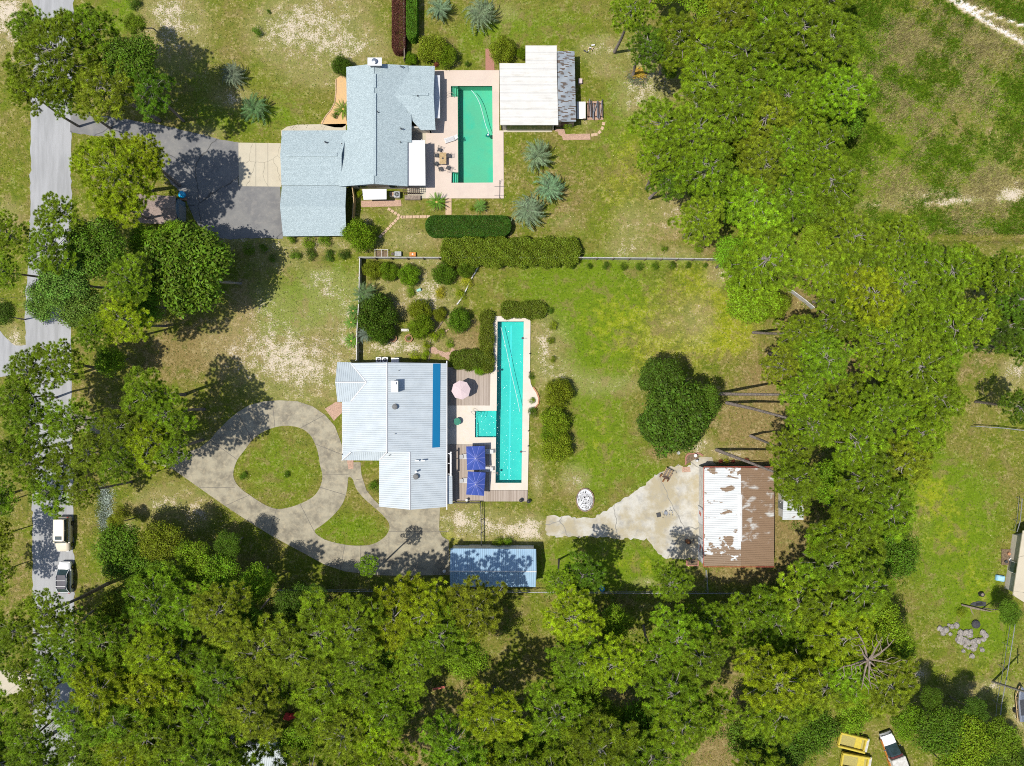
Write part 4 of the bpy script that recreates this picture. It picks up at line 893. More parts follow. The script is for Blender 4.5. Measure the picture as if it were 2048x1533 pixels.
pine(95, 1225, 46, 'mid-green', 18, 'pine leaning out over the road below the white car, long bare trunk', base=(215, 1168)); pine(35, 1260, 55, 'mid-green', 18, base=(150, 1225)); pine(140, 1260, 42, 'mid-green', 17, base=(240, 1180))
for a in ((95,1320,50),(40,1345,32),(150,1330,40),(70,1400,48),(150,1440,40),(60,1480,52),(150,1510,48),(-5,1300,40)): pine(*a, 'mid-green', 13)
pine(735, 1132, 22, 'bright green', 11, 'slender bright young pine rising alone at the driveway edge', base=(738, 1150)); broad(820, 1175, 28, 'deep green', 6)
pine(1165, 1150, 46, 'dark green', 11, 'dark pine standing right of the long metal shed', base=(1160, 1160)); pine(1118, 1165, 30, 'mid-green', 12)
pine(1340, 1165, 42, 'mid-green', 13, base=(1330, 1150)); broad(1500, 590, 60, 'mid-green', 9, 'rounded bright leafy tree at the fence end by the lawn', mag=True, base=(1495, 600)); broad(1540, 610, 40, 'mid-green', 8)
broad(1350, 836, 80, 'deep green', 8, mag=True, label= 'big glossy dark magnolia alone on the back lawn, lower half', base=(1350, 835)); broad(1322, 760, 48, 'deep green', 7, 'upper left lobe tree of the dark magnolia group on the back lawn', mag=True, vi=1, base=(1322, 765))
broad(1398, 806, 48, 'deep green', 7.5, 'right-hand tree of the dark magnolia group on the back lawn', base=(1388, 795)); broad(1310, 850, 42, 'deep green', 6, 'lower left tree of the dark magnolia group on the back lawn', mag=True, base=(1312, 852))
# leaning pines on the east edge with visible trunks
for px, py, bx, by, r, t in ((1600,668,1505,666,46,'mid-green'),(1625,705,1545,705,42,'mid-green'),(1655,720,1538,708,50,'mid-green'),(1610,790,1433,788,48,'mid-green'),(1625,850,1452,806,48,'mid-green'),(1590,960,1432,900,52,'mid-green'),(1560,735,1522,728,40,'olive'),(1580,905,1500,872,44,'olive')):
    pine(px, py, r, t, 16 if r > 47 else 14, base=(bx, by), group='leaning pines along the lawn edge')
pine(1745, 590, 58, 'yellow-green', 17, base=(1625, 605)); pine(1840, 735, 66, 'mid-green', 17, 'pine with its long trunk and shadow across the bare gap on the right', base=(1742, 742)); pine(1760, 820, 50, 'mid-green', 17, base=(1690, 815))
pine(1330, 250, 62, 'mid-green', 15, base=(1345, 300)); pine(1315, 320, 46, 'mid-green', 14); pine(1395, 260, 55, 'mid-green', 16); pine(1340, 360, 42, 'dark green', 13); broad(1340, 143, 18, 'bright green', 4)
pine(1295, 90, 44, 'dark green', 14); pine(1265, 20, 44, 'mid-green', 15); pine(1400, 440, 50, 'mid-green', 15)
pine(1900, 545, 60, 'mid-green', 16); pine(1955, 640, 52, 'mid-green', 16); pine(1940, 535, 48, 'mid-green', 15); pine(1850, 528, 50, 'mid-green', 15); pine(1905, 660, 56, 'mid-green', 15); pine(2000, 545, 44, 'dark green', 15); broad(1990, 1470, 44, 'mid-green', 7); broad(2000, 1535, 44, 'dark green', 7); pine(1600, 990, 38, 'mid-green', 9)
pine(2015, 548, 48, 'mid-green', 17, base=(1950, 580)); pine(2040, 600, 44, 'dark green', 17, base=(1960, 572)); pine(2010, 655, 62, 'deep green', 15, 'dark shaded pine by the right edge above the small bare patch'); pine(2050, 690, 40, 'dark green', 15)
pine(2040, 815, 38, 'dark green', 13); broad(2012, 1222, 27, 'dark green', 4.5, 'small dark tree on the right-hand fence beside the tan roof')
broad(1870, 1450, 55, 'dark green', 8); broad(1925, 1480, 55, 'mid-green', 8); broad(1945, 1420, 28, 'deep green', 7); broad(1900, 1535, 50, 'mid-green', 8); broad(2030, 1510, 26, 'deep green', 6); broad(1965, 1520, 40, 'dark green', 7); broad(1860, 1395, 26, 'dark green', 7)
broad(1225, 1245, 44, 'bright green', 7); broad(1280, 1460, 72, 'dark green', 8, 'wide dark leafy tree low in the woods near the bottom edge'); broad(1210, 1420, 38, 'mid-green', 8); broad(1500, 1470, 52, 'dark green', 9); broad(1035, 1480, 46, 'dark green', 8); broad(1080, 1500, 50, 'dark green', 9); broad(1000, 1500, 48, 'deep green', 9)
broad(1620, 1450, 58, 'dark green', 9); broad(1560, 1500, 50, 'deep green', 9); broad(580, 1210, 38, 'deep green', 9); broad(500, 1240, 44, 'dark green', 9); broad(1700, 1420, 44, 'bright green', 8); broad(1810, 1440, 40, 'bright green', 7)
# ---- woods
rr = rnd(5)
tones = ['yellow-green', 'mid-green', 'mid-green', 'bright green', 'mid-green', 'olive']
for x, y in scatter(SOUTH, 57, 101, 0):
    if rr.uniform() < .2 and x > 200: broad(x, y, float(rr.uniform(42, 60)), ('dark green', 'bright green', 'mid-green')[int(rr.integers(3))], float(rr.uniform(8, 11)))
    else: pine(x, y, float(rr.uniform(54, 78)), tones[int(rr.integers(6))] if x > 180 else 'mid-green', float(rr.uniform(11.5, 15)))
for x, y in scatter(EAST, 57, 102, 0):
    if rr.uniform() < .12: broad(x, y, float(rr.uniform(42, 60)), ('dark green', 'bright green', 'mid-green')[int(rr.integers(3))], float(rr.uniform(8, 11))); continue
    if 1370 < x < 1600 and 1120 < y < 1290: pine(x, y, float(rr.uniform(50, 66)), 'mid-green', 9.5); continue
    t = tones[int(rr.integers(6))] if y > 1150 else ('mid-green' if rr.uniform() < .7 else ('bright green' if rr.uniform() < .6 else 'olive'))
    pine(x, y, float(rr.uniform(54, 80)), t, float(rr.uniform(12.5, 16)))
# ---- shrubs and hedges
def shrub(label, px, py, rpx, h, tone, cat='shrub', group=None, name='shrub', sq=None):
    R = rpx/S*(1-h*.6/H); c = W(px, py, h*.5); root = thing(name, label, cat, (c[0], c[1], 0), 0, group)
    leaf, limb = SHRUB[int(rt.integers(3))]; rz = float(rt.uniform(0, 6.28)); sz = h/.95
    o = link('foliage', leaf, root, (0, 0, 0.05*h), rz, (R*1.02, R*1.02, sz)); paint(o, tone)
    link('stems', limb, root, (0, 0, .15*h), rz, (R*.9, R*.9, sz*.8)); return root
def big_shrub(label, px, py, rpx, h, tone, cat='shrub', group=None, name='shrub'):
    """leafier bush made from the tree-size leaf mass, scaled to a bush"""
    R = rpx/S*(1-h*.6/H); c = W(px, py, h*.5); root = thing(name, label, cat, (c[0], c[1], 0), 0, group); rz = float(rt.uniform(0, 6.28))
    leaf, limb = BROAD[int(rt.integers(3))]; s = R/4.0
    o = link('foliage', leaf, root, (0, 0, .15*h), rz, (s, s, h/2.9)); paint(o, tone); link('stems', limb, root, (0, 0, .15*h), rz, (s*.9, s*.9, h/3.1)); return root
def hedge(label, x0, x1, y0, y1, h, tone, dens=210, size=.06, loose=.05, round_=.35, seed=1):
    """clipped or loose hedge; outline as seen in the photo"""
    a, b = W(x0, y0, h), W(x1, y1, h); L, D = b[0]-a[0], a[1]-b[1]; cx_, cy_ = (a[0]+b[0])/2, (a[1]+b[1])/2; r = rnd(seed)
    dens *= 2.1; size *= 1.25; n = int((L*D+2*(L+D)*h)*dens); P = r.uniform(-1, 1, (n, 3)); P[:, 2] = r.uniform(0, 1, n)
    face = r.uniform(0, L*D+2*(L+D)*h, n); top = face < L*D; sx = (~top) & (face < L*D+2*L*h); sy = (~top) & ~sx
    P[top, 2] = 1-np.abs(r.normal(0, .06, top.sum())); P[sx, 1] = np.sign(P[sx, 1])*(1-np.abs(r.normal(0, .05, sx.sum()))); P[sy, 0] = np.sign(P[sy, 0])*(1-np.abs(r.normal(0, .03, sy.sum())))
    P[:, 0] *= L/2; P[:, 1] *= D/2; P[:, 2] *= h
    # round the ends and the top edges
    rad = min(D, L)*.5; ex = np.clip(np.abs(P[:, 0])-(L/2-rad), 0, None); ey = np.clip(np.abs(P[:, 1])-(D/2-rad), 0, None); q = np.sqrt(ex**2+ey**2)/rad
    big = q > 1; f = 1/np.maximum(q, 1)
    P[:, 0] = np.sign(P[:, 0])*(np.abs(P[:, 0])-ex*(1-f)); P[:, 1] = np.sign(P[:, 1])*(np.abs(P[:, 1])-ey*(1-f))
    P[:, 2] -= round_*h*.6*np.clip(q, 0, 1)**4*(P[:, 2] > h*.5)
    if loose > .08:
        g = 1+.10*np.sin(P[:, 0]*1.7+seed)+.09*np.sin(P[:, 0]*3.9+P[:, 1]*1.3+seed*2); P[:, 1] *= g if L > D else 1; P[:, 0] *= (1+.12*np.sin(P[:, 1]*1.9+seed)+.09*np.sin(P[:, 1]*4.3)) if D > L else 1; P[:, 2] *= .9+.12*np.sin(P[:, 0]*2.3+P[:, 1]*2.9+seed)
    P += r.normal(0, loose, P.shape)
    wv = .5+.5*np.sin(P[:, 0]*2.1+seed)*np.sin(P[:, 1]*2.7+P[:, 0]*.7); P[:, 2] += loose*2.0*wv; P[:, 2] = np.maximum(P[:, 2], .02)
    v, fc = leaf_quads(P, size, r, .3)
    root = thing('hedge', label, 'hedge', (cx_, cy_, 0))
    o = link('foliage', mesh_np('hedge_leaves', v, fc, M['hedge']), root); o.color = tuple(TONES[tone] if isinstance(tone, str) else tone)[:3]+(1,)
    m = MB()
    for k in range(int(max(L, D)/.8)+1):
        t = -.5+(k+.5)/(int(max(L, D)/.8)+1); p = (t*L*.9, 0) if L > D else (0, t*D*.9)
        m.tube([(p[0], p[1], 0), (p[0]+.1, p[1], h*.5), (p[0]-.1, p[1]+.1, h*.85)], [.05, .04, .01], 5)
    m.build('stems', M['bark'], root); return root
hedge('clipped maroon hedge at the top edge above the shingled house', 783.5, 809.5, -25, 102, 1.8, (.14, .040, .035), 260, .05, .04, .2, 2)
hedge('clipped bright green hedge beside the maroon one at the top edge', 812.5, 833, -25, 74, 2.1, (.12, .22, .012), 260, .05, .03, .15, 3)
hedge('long clipped dark green hedge south of the green pool', 850, 1022, 430, 471, 1.9, (.07, .14, .012), 320, .05, .03, .3, 4)
hedge('loose untrimmed olive hedge just above the long rail fence', 882, 1160, 476, 527, 2.3, (.20, .24, .016), 200, .075, .14, .5, 5)
hedge('loose low hedge along the top end of the lap pool', 1003, 1092, 605, 634, 1.1, (.17, .20, .016), 220, .06, .13, .5, 6)
hedge('narrow loose hedge beside the upper left of the lap pool', 962, 984, 622, 745, 1.2, (.18, .20, .016), 220, .06, .14, .5, 7)
hedge('loose hedge bordering the upper wooden deck', 900, 978, 702, 737, 1.4, (.14, .175, .014), 240, .06, .12, .5, 8)
for lb, px, py, r_, h, tone in (
  ('round clipped dark bush at the top left corner of the shingled house', 685, 133, 22, 2.2, 'deep green'),
  ('bright round tree-like bush at the corner of the shingled carport', 719, 472, 38, 3.2, 'bright green'),
  ('big grey-green bush left of the maroon hedge end, above the roof', 865, 100, 34, 2.6, 'olive'), ('upper right bush of the group above the shingled house', 893, 112, 24, 2.4, 'mid-green'),
  ('small bright bush touching the shingled roof at the top', 822, 120, 14, 1.5, 'bright green'), ('bushy olive shrub left of the white pool house roof', 1007, 100, 29, 2.4, 'olive'),
  ('small green bush squeezed beside the pool house annex', 1045, 108, 13, 1.6, 'bright green'),
  ('round dark bush, largest of the row in the gravel garden', 889, 548, 26, 2.2, 'dark green'), ('rounded green bush in the middle of the gravel garden row', 820, 552, 25, 2.0, 'mid-green'),
  ('green bush second from the white fence in the garden row', 778, 544, 22, 1.8, 'mid-green'), ('olive bush in the garden corner where two fences meet', 744, 541, 22, 1.7, 'olive'),
  ('bush against the hedge at the right end of the garden row', 932, 538, 21, 1.8, 'dark green'), ('round solitary dark green bush in the bed left of the lap pool', 917, 640, 27, 2.3, 'dark green'),
  ('dark leafy small tree beside the white fence in the garden', 755, 632, 46, 3.6, 'deep green'), ('lower lobe of dark garden bush above the planter rings', 762, 665, 30, 2.6, 'dark green'),
  ('green bush with an orange tinge at its top, centre of garden', 838, 622, 26, 2.2, 'olive'), ('dense green bush above the right planter ring', 842, 652, 30, 2.4, 'mid-green'),
  ('brownish thin bush right of the garden centre', 880, 628, 16, 1.3, 'olive'), ('small bright clipped bush on the upper wooden deck', 960, 739, 14, 1.2, 'bright green'),
  ('upper part of the long loose shrub row right of the lap pool', 1118, 785, 33, 2.6, 'olive'), ('middle part of the long loose shrub row right of the lap pool', 1110, 842, 34, 2.6, 'olive'),
  ('lower part of the long loose shrub row right of the lap pool', 1114, 895, 36, 2.6, 'olive'), ('olive shrub at the foot of the loose row, by the pool', 1106, 865, 26, 2.2, 'mid-green')):
    big_shrub(lb, px, py, r_, h, tone)
NTH = ['first', 'second', 'third', 'fourth', 'fifth', 'sixth', 'seventh', 'eighth', 'ninth', 'tenth', 'eleventh', 'twelfth', 'thirteenth', 'fourteenth', 'fifteenth', 'sixteenth', 'seventeenth', 'eighteenth', 'nineteenth']+['twentieth']+['twenty-'+k for k in ('first', 'second', 'third', 'fourth', 'fifth', 'sixth', 'seventh', 'eighth', 'ninth')]+['thirtieth', 'thirty-first', 'thirty-second']
for i, px in enumerate((1145, 1179, 1213, 1247, 1280, 1312, 1344, 1376, 1410)):
    shrub('small round bush on the long rail fence, %s from the left of nine' % ['first', 'second', 'third', 'fourth', 'fifth', 'sixth', 'seventh', 'eighth', 'ninth'][i], px, 533-(i > 4)*1.5, (6, 6.5, 9, 8, 9, 8.5, 8.5, 7.5, 6)[i], 1.0, 'dark green', group='small bushes in a row along the rail fence')
for lb, px, py, r_, h, tone in (
  ('small bush just right of the lap pool hedge', 1099, 621, 8, .8, 'dark green'), ('highest of three small bushes down the pool side lawn', 1106, 653, 11, .9, 'olive'), ('middle of three small bushes down the pool side lawn', 1101, 682, 9, .7, 'olive'), ('lowest of three small bushes down the pool side lawn', 1108, 720, 8, .7, 'olive'),
  ('dark plant at the curved bulge of the pool deck, lower', 1066, 826, 11, .9, 'dark green'), ('thin plant at the curved bulge of the pool deck, upper', 1063, 752, 7, .6, 'dark green'), ('little plant inside the deck bulge planter', 1064, 802, 7, .6, 'mid-green'),
  ('tiny bush in the middle of the teardrop island', 573, 950, 8, .6, 'dark green'), ('tiny bush at the left tip of the teardrop island', 488, 954, 10, .7, 'dark green'), ('bush against the left wall of the white metal house', 750, 975, 13, 1.2, 'dark green'),
  ('small lone bush on the dry lawn, top left', 517, 62, 12, .9, 'dark green'), ('tiny bush near the top edge of the dry lawn', 536, 24, 5, .5, 'dark green'), ('small shadowed bush at the top edge of the dry lawn', 268, 6, 14, 1.0, 'deep green'),
  ('small bush left of the carport foot', 585, 478, 10, 1.0, 'bright green'), ('taller bush at the carport lower left corner', 582, 470, 8, 1.6, 'bright green'), ('green bush under the carport eave, middle', 618, 482, 16, 1.1, 'bright green'), ('green bush under the carport eave, right', 650, 481, 15, 1.0, 'bright green'),
  ('first small dark plant left of the fence row by the drive', 525, 498, 11, .8, 'dark green'), ('small plant below the drive end, centre left', 545, 516, 9, .7, 'dark green'), ('dark plant in the row above the front lawn, left', 592, 508, 13, .8, 'dark green'), ('dark plant in the row above the front lawn, middle', 622, 510, 14, .8, 'deep green'),
  ('dark plant in the row above the front lawn, right', 655, 511, 14, .8, 'deep green'), ('dark plant nearest the white fence above the front lawn', 688, 510, 13, .8, 'deep green'), ('small plant at the end of the asphalt drive', 497, 497, 14, 1.0, 'bright green'),
  ('yellow-green spiky bush under the round garden bush', 881, 585, 13, .8, 'golden'), ('yellow-green bush strip on the curved stone edge, upper', 935, 565, 13, .8, 'golden'), ('yellow-green bush strip on the curved stone edge, lower', 922, 590, 12, .8, 'yellow-green'),
  ('low green plant beside the teal tub in the garden', 822, 586, 11, .6, 'mid-green'), ('small bush in the bed above the garden path', 900, 686, 10, .7, 'mid-green'), ('pair of leafy garden plants, left, right of the planter rings', 868, 675, 12, .9, 'yellow-green'), ('pair of leafy garden plants, right, above the path', 882, 668, 10, .9, 'mid-green'),
  ('bright spiky plants along the house wall, left', 828, 712, 12, .7, 'yellow-green'), ('bright spiky plants along the house wall, right', 848, 708, 12, .8, 'yellow-green'), ('tall bright plants beside the garden path', 853, 690, 10, 1.0, 'yellow-green'),
  ('plants on the shed north wall, left of the pair', 995, 1084, 10, 1.1, 'mid-green'), ('plants on the shed north wall, right of the pair', 1015, 1083, 10, 1.1, 'bright green'), ('small green bush in the open below the pale wall end', 1383, 393, 11, .8, 'bright green'),
  ('little bush on the lawn above the rail fence, left', 1329, 496, 8, .6, 'bright green'), ('little bush on the lawn above the rail fence, right', 1398, 494, 11, .7, 'bright green'), ('small bush by the white flowers left of the workshop', 1351, 902, 6, .6, 'bright green'),
  ('leafy plant behind the white pool house lean-to', 1136, 249, 10, 1.2, 'mid-green'), ('yellow flowering plant north of the workshop', 1454, 921, 6, .6, 'golden'), ('red-leaved plant north of the workshop, left of the yellow one', 1441, 923, 5, .6, 'reddish'),
  ('small red plant just right of the yellow one, workshop', 1466, 923, 4, .5, 'reddish'), ('red plant further right along the workshop north wall', 1494, 921, 6, .6, 'reddish'), ('reddish shrub between roof and pool deck at the top', 873, 130, 6, .8, 'reddish'),
  ('low bush beside the air conditioners under the carport wall', 721, 388, 8, 1.2, 'yellow-green'), ('tiny dark tree casting a round shadow left of the pool house', 933, 127, 6, 1.2, 'dark green'), ('small dark plant beside the left sago palm', 669, 229, 8, .7, 'deep green'), ('small bush by the roadside white flowers', 242, 1025, 16, 1.6, 'olive'),
  ('small plant beside the bright palm under the pool deck', 946, 416, 7, .6, 'mid-green'), ('palmetto clump beside the rock pile', 1925, 1225, 10, .9, 'olive')):
    shrub(lb, px, py, r_, h, tone)
# ---- palms
def frond_mesh(seed, n, L, rise, droop, lw, ll, curl=.0):
    r = rnd(seed); V_ = []; F_ = []
    for i in range(n):
        a = 6.283*i/n*1.0+r.normal(0, .12); up = r.uniform(*rise); Lf = L*r.uniform(.85, 1.1); k = 16; P = []
        for j in range(k+1):
            t = j/k; rad = Lf*(t*math.cos(up*(1-t*.5))); z = Lf*(t*math.sin(up)-droop*t*t); P.append(np.array((rad*math.cos(a+curl*t*t), rad*math.sin(a+curl*t*t), z)))
        side = np.array((-math.sin(a), math.cos(a), 0)); fw = np.array((math.cos(a), math.sin(a), 0))
        for j in range(2, k+1):
            p = P[j]; w_ = ll*Lf*math.sin(math.pi*min(1, .12+.85*j/k))**.7
            for s in (-1, 1):
                tip = p+side*s*w_*.8+fw*w_*.65+np.array((0, 0, .25*w_-.3*w_*r.uniform(0, 1))); b = len(V_); q = fw*lw
                V_ += [p-q*.5, p+q*.5, tip]; F_.append((b, b+1, b+2))
        for j in range(k):
            b = len(V_); V_ += [P[j]+side*.02*L*(1-j/k*.7), P[j]-side*.02*L*(1-j/k*.7), P[j+1]]; F_.append((b, b+1, b+2))
    return mesh_np('fronds', np.array(V_), np.array(F_), M['hedge'])
PINDO = [frond_mesh(65, 26, 1.0, (.05, 1.1), .6, .06, .22, .4), frond_mesh(61, 34, 1.0, (.15, 1.2), .45, .05, .2, .25), frond_mesh(62, 30, 1.0, (.1, 1.2), .5, .05, .2, -.25)]
SAGO = [frond_mesh(63, 34, 1.0, (.05, .75), .18, .055, .13), frond_mesh(64, 30, 1.0, (.05, .8), .2, .055, .13)]
def palm(label, px, py, rpx, h, color, kind='pindo', tw=.22):
    R = rpx/S*(1-h/H); c = W(px, py, h); root = thing('palm_tree' if kind == 'pindo' else 'cycad', label, 'palm' if kind == 'pindo' else 'cycad', (c[0], c[1], 0))
    me = (PINDO if kind == 'pindo' else SAGO)[int(rt.integers(3 if kind == 'pindo' else 2))]; o = link('fronds', me, root, (0, 0, h*.8), float(rt.uniform(0, 6)), (R, R, R)); o.color = tuple(float(k_*g_) for k_, g_ in zip(color, 1+rt.normal(0, .05, 3)))+(1,)
    MB().tube([(0, 0, -.05), (0, 0, h*.4), (0, 0, h*.82)], [tw*1.2, tw, tw*.8], 9).build('trunk', M['bark'], root)
    if kind == 'sago': MB().sphere((0, 0, h*.86), R*.13, 10, 6, .6).build('cone', pm('cycad_cone', (.55, .38, .12, 1), (.45, .30, .08, 1), 20), root)
    return root
BG = (.17, .235, .115)
palm('feathery blue-green palm at the top edge, left of two', 878, 16, 27, 1.9, BG); palm('feathery blue-green palm at the top edge, right of two', 960, 24, 36, 2.2, BG)
palm('blue-green palm on the dry front lawn, upper of two', 464, 148, 27, 1.6, (.13, .185, .10)); palm('green feathery palm on the dry front lawn, lower of two', 508, 217, 32, 1.8, (.115, .165, .055))
palm('topmost of three blue-green palms east of the green pool', 1074, 310, 34, 2.4, BG); palm('middle of three blue-green palms east of the green pool', 1098, 375, 35, 2.4, BG); palm('lowest of three blue-green palms, beside the clipped hedge', 1056, 420, 37, 2.4, BG)
palm('small feathery palm over the white fence in the garden', 728, 588, 26, 2.4, (.115, .165, .05)); palm('blue-grey palm beside the fence above the white house', 732, 668, 20, 1.6, (.13, .20, .12))
palm('small bright palm just below the green pool deck', 960, 412, 15, 1.2, (.15, .23, .03))
palm('dark green cycad with yellow cone at the pool deck corner', 873, 404, 21, 1.1, (.15, .25, .010), 'sago', .25); palm('cycad with yellow cone in the orange gravel bed', 686, 218, 21, 1.0, (.15, .25, .010), 'sago', .25)
palm('lowest cycad with orange cone, left of the white fence', 702, 682, 18, 1.0, (.15, .25, .010), 'sago', .22); palm('middle cycad with orange cone, left of the white fence', 702, 645, 16, 1.0, (.15, .25, .010), 'sago', .22); palm('uppermost dark cycad without cone, left of the white fence', 706, 622, 15, 1.0, (.09, .17, .010), 'sago', .2)
# ---- dead tree
dt = thing('dead_tree', 'bare grey dead tree with leafless limbs at the right edge of the woods', 'tree', W(1700, 1290))
r = rnd(91); m = MB(); c = W(1740, 1325, 15); ct = (c[0]-dt.location.x, c[1]-dt.location.y, 15.0)
m.tube([(0, 0, -.1), (ct[0]*.4, ct[1]*.4, 6), (ct[0]*.8, ct[1]*.8, 12), ct], [.30, .24, .17, .12], 8); m.build('trunk', M['bark_grey'], dt, smooth=True)
m = MB()
for i in range(13):
    a = i*.52+r.normal(0, .15); L = r.uniform(2.2, 4.4); p = Vector(ct)-Vector((0, 0, r.uniform(0, 1.6))); pts = [p]; d = a
    for k in range(4): d += r.normal(0, .25); p = p+Vector((math.cos(d)*L/4, math.sin(d)*L/4, r.uniform(0, .35))); pts.append(p)
    m.tube(pts, [.15, .12, .09, .06, .025], 5)
    for k in (2, 3): m.tube([pts[k], pts[k]+Vector((math.cos(d+1)*L*.25, math.sin(d+1)*L*.25, .3)), pts[k]+Vector((math.cos(d+.7)*L*.4, math.sin(d+.7)*L*.4, .4))], [.06, .04, .015], 4)
m.build('bare_limbs', M['wood'], dt)
label_auto()
# ---- uncountable growth
def cover(name, polys, n, seed, size, h, color, mat='leaves', blade=False, excl=()):
    r = rnd(seed); pts = []
    allp = np.concatenate([np.array(p) for p in polys]); x0, y0 = allp.min(0); x1, y1 = allp.max(0)
    while len(pts) < n:
        x, y = r.uniform(x0, x1), r.uniform(y0, y1)
        if any(inpoly(x, y, p) for p in polys) and not any(((x-c[0])/c[2])**2+((y-c[1])/c[3])**2 < 1 for c in excl): pts.append(W(x, y))
    C = np.array(pts); k = 34 if not blade else 22
    P = np.repeat(C, k, 0); sp = np.repeat(r.uniform(.2, .55, len(C)), k); off = r.normal(0, 1, (len(P), 2))*sp[:, None]
    P = P+off; z = np.abs(r.normal(0, .5, len(P)))*h*np.repeat(r.uniform(.4, 1.3, len(C)), k)*np.exp(-(off**2).sum(1)/(2*sp**2)*.5)
    P3_ = np.column_stack([P, z+.03])
    if blade:
        P3_[:, 2] = 0.0; D = r.normal(0, .45, P3_.shape); D[:, 2] = 1; D[:, 0] += .25; D /= np.linalg.norm(D, axis=1)[:, None]; v, f = blades(P3_, D, r.uniform(.3, 1, len(P))*h, size, r)
    else: v, f = leaf_quads(P3_, size, r, .4)
    o = link(name, mesh_np(name, v, f, M[mat])); o.color = tuple(color)+(1,); return tag(o, kind='stuff')
WOODS = [[(170,1200),(430,1150),(900,1200),(1480,1180),(1600,1150),(1640,1560),(-20,1560),(160,1400)], [(1560,880),(1640,700),(1560,560),(1400,420),(1360,200),(1500,0),(1640,0),(1700,430),(1900,620),(1880,900),(1810,1000),(1810,1330),(1600,1300),(1580,1050)]]
cover('undergrowth', WOODS, 4200, 201, .09, .7, (.14, .21, .012), excl=CLEAR)
cover('dry_undergrowth', WOODS, 1000, 202, .08, .4, (.30, .24, .05), excl=[(1742,1490,1,1)])
NE = [[(1640,-20),(1900,-20),(2080,90),(2080,470),(1830,465),(1650,440),(1700,330)]]
def inpoly_np(x, y, poly):
    c = np.zeros(x.shape, bool); n = len(poly); j = n-1
    for i in range(n):
        xi, yi = poly[i]; xj, yj = poly[j]
        if yi != yj: c ^= ((yi > y) != (yj > y)) & (x < (xj-xi)*(y-yi)/(yj-yi)+xi)
        j = i
    return c
PAVED = [[(60,-60),(152,-60),(146,240),(145,640),(148,1000),(155,1600),(64,1600),(62,1000),(52,760),(47,640),(58,420),(59,200),(69,60)], [(-60,640),(0,660),(30,690),(56,688),(56,748),(-60,765)], [(-60,1333),(66,1348),(66,1375),(-60,1400)],
 [(141,224),(250,236),(330,250),(478,284),(565,284),(695,246),(695,130),(1010,125),(1155,98),(1158,258),(1212,246),(1212,262),(1182,283),(1010,283),(1010,400),(905,432),(890,432),(805,416),(722,416),(700,480),(440,480),(395,450),(330,352),(300,305),(240,277),(141,266)],
 [(672,157),(694,157),(696,250),(642,250),(662,222)], [(717,518),(1480,518),(1480,524),(722,524)], [(650,725),(895,722),(980,700),(980,630),(1064,630),(1064,740),(1080,790),(1062,830),(1058,1006),(965,1006),(880,1015),(780,1015),(680,925),(672,860),(648,826),(668,800)],
 [(1088,1030),(1190,1033),(1262,988),(1335,938),(1368,928),(1378,905),(1410,905),(1550,928),(1540,1138),(1330,1122),(1293,1080),(1240,1080),(1200,1076),(1088,1076)], [(895,1085),(1075,1085),(1075,1180),(895,1180)], [(2020,1060),(2160,1030),(2160,1260),(2015,1190)]]
def blades_over(name, n, seed, weight, size, h, color, mat='hedge', region=None, upright=.4, tall=False):
    """low growth spread where a density field says it grows, kept off everything paved"""
    r = rnd(seed); px = r.uniform(-40, 2088, n*6); py = r.uniform(-40, 1573, n*6)
    if region: px = r.uniform(region[0], region[1], n*6); py = r.uniform(region[2], region[3], n*6)
    xi = np.clip(np.searchsorted(gx, (px-1024)/S), 0, len(gx)-1); yi = np.clip(np.searchsorted(gy, (766.5-py)/S), 0, len(gy)-1)
    w = weight(fs[yi, xi], fl[yi, xi], fy[yi, xi], fb[yi, xi], px, py); keep = r.uniform(0, 1, n*6) < w
    px, py = px[keep][:int(n*1.6)], py[keep][:int(n*1.6)]
    bad = np.zeros(px.shape, bool)
    for P in PAVED: bad |= inpoly_np(px, py, P)
    drive = [((x*S)+1024, 766.5-y*S) for x, y in OUT]; i1 = [((x*S)+1024, 766.5-y*S) for x, y in ISL1]; i2 = [((x*S)+1024, 766.5-y*S) for x, y in ISL2]
    bad |= inpoly_np(px, py, drive) & ~inpoly_np(px, py, i1) & ~inpoly_np(px, py, i2)
    px, py = px[~bad][:n], py[~bad][:n]; P = np.column_stack([(px-1024)/S, (766.5-py)/S, r.uniform(.01, h, len(px))])
    if tall:
        k = 7; P = np.repeat(P, k, 0); P[:, :2] += r.normal(0, .10, (len(P), 2)); P[:, 2] = 0; D = r.normal(0, .5, P.shape); D[:, 2] = 1; D /= np.linalg.norm(D, axis=1)[:, None]
        v, f = blades(P, D, r.uniform(.4, 1, len(P))*h, size, r)
    else: v, f = leaf_quads(P, size, r, upright)
    o = link(name, mesh_np(name, v, f, M[mat])); o.color = tuple(color)+(1,); return tag(o, kind='stuff')
def patchy(px, py, k=1.0, ph=0.0):
    a = np.sin(px*.031*k+ph)+np.sin(py*.037*k+1.3*ph)+np.sin((px+py)*.021*k+2*ph)+np.sin((px-py*1.3)*.053*k+ph)+.7*np.sin(px*.11*k+py*.07*k); return np.clip(.5+.28*a, 0, 1)
blades_over('dark_lawn_grass', 52000, 401, lambda s_, l_, y_, b_, x, y: .25+.5*patchy(x, y, 1, .4)*(1-s_)*(1-b_*.6), .075, .07, (.060, .115, .006))
blades_over('bright_lawn_grass', 42000, 402, lambda s_, l_, y_, b_, x, y: np.clip(.12+.6*(l_+y_)*patchy(x, y, 1.4, 2.1), 0, 1), .07, .07, (.25, .34, .01))
blades_over('dry_grass', 52000, 403, lambda s_, l_, y_, b_, x, y: np.clip(.10+.75*s_+.4*b_*patchy(x, y, 1.7, 5.0)-.15*l_, 0, 1), .075, .05, (.50, .41, .22))
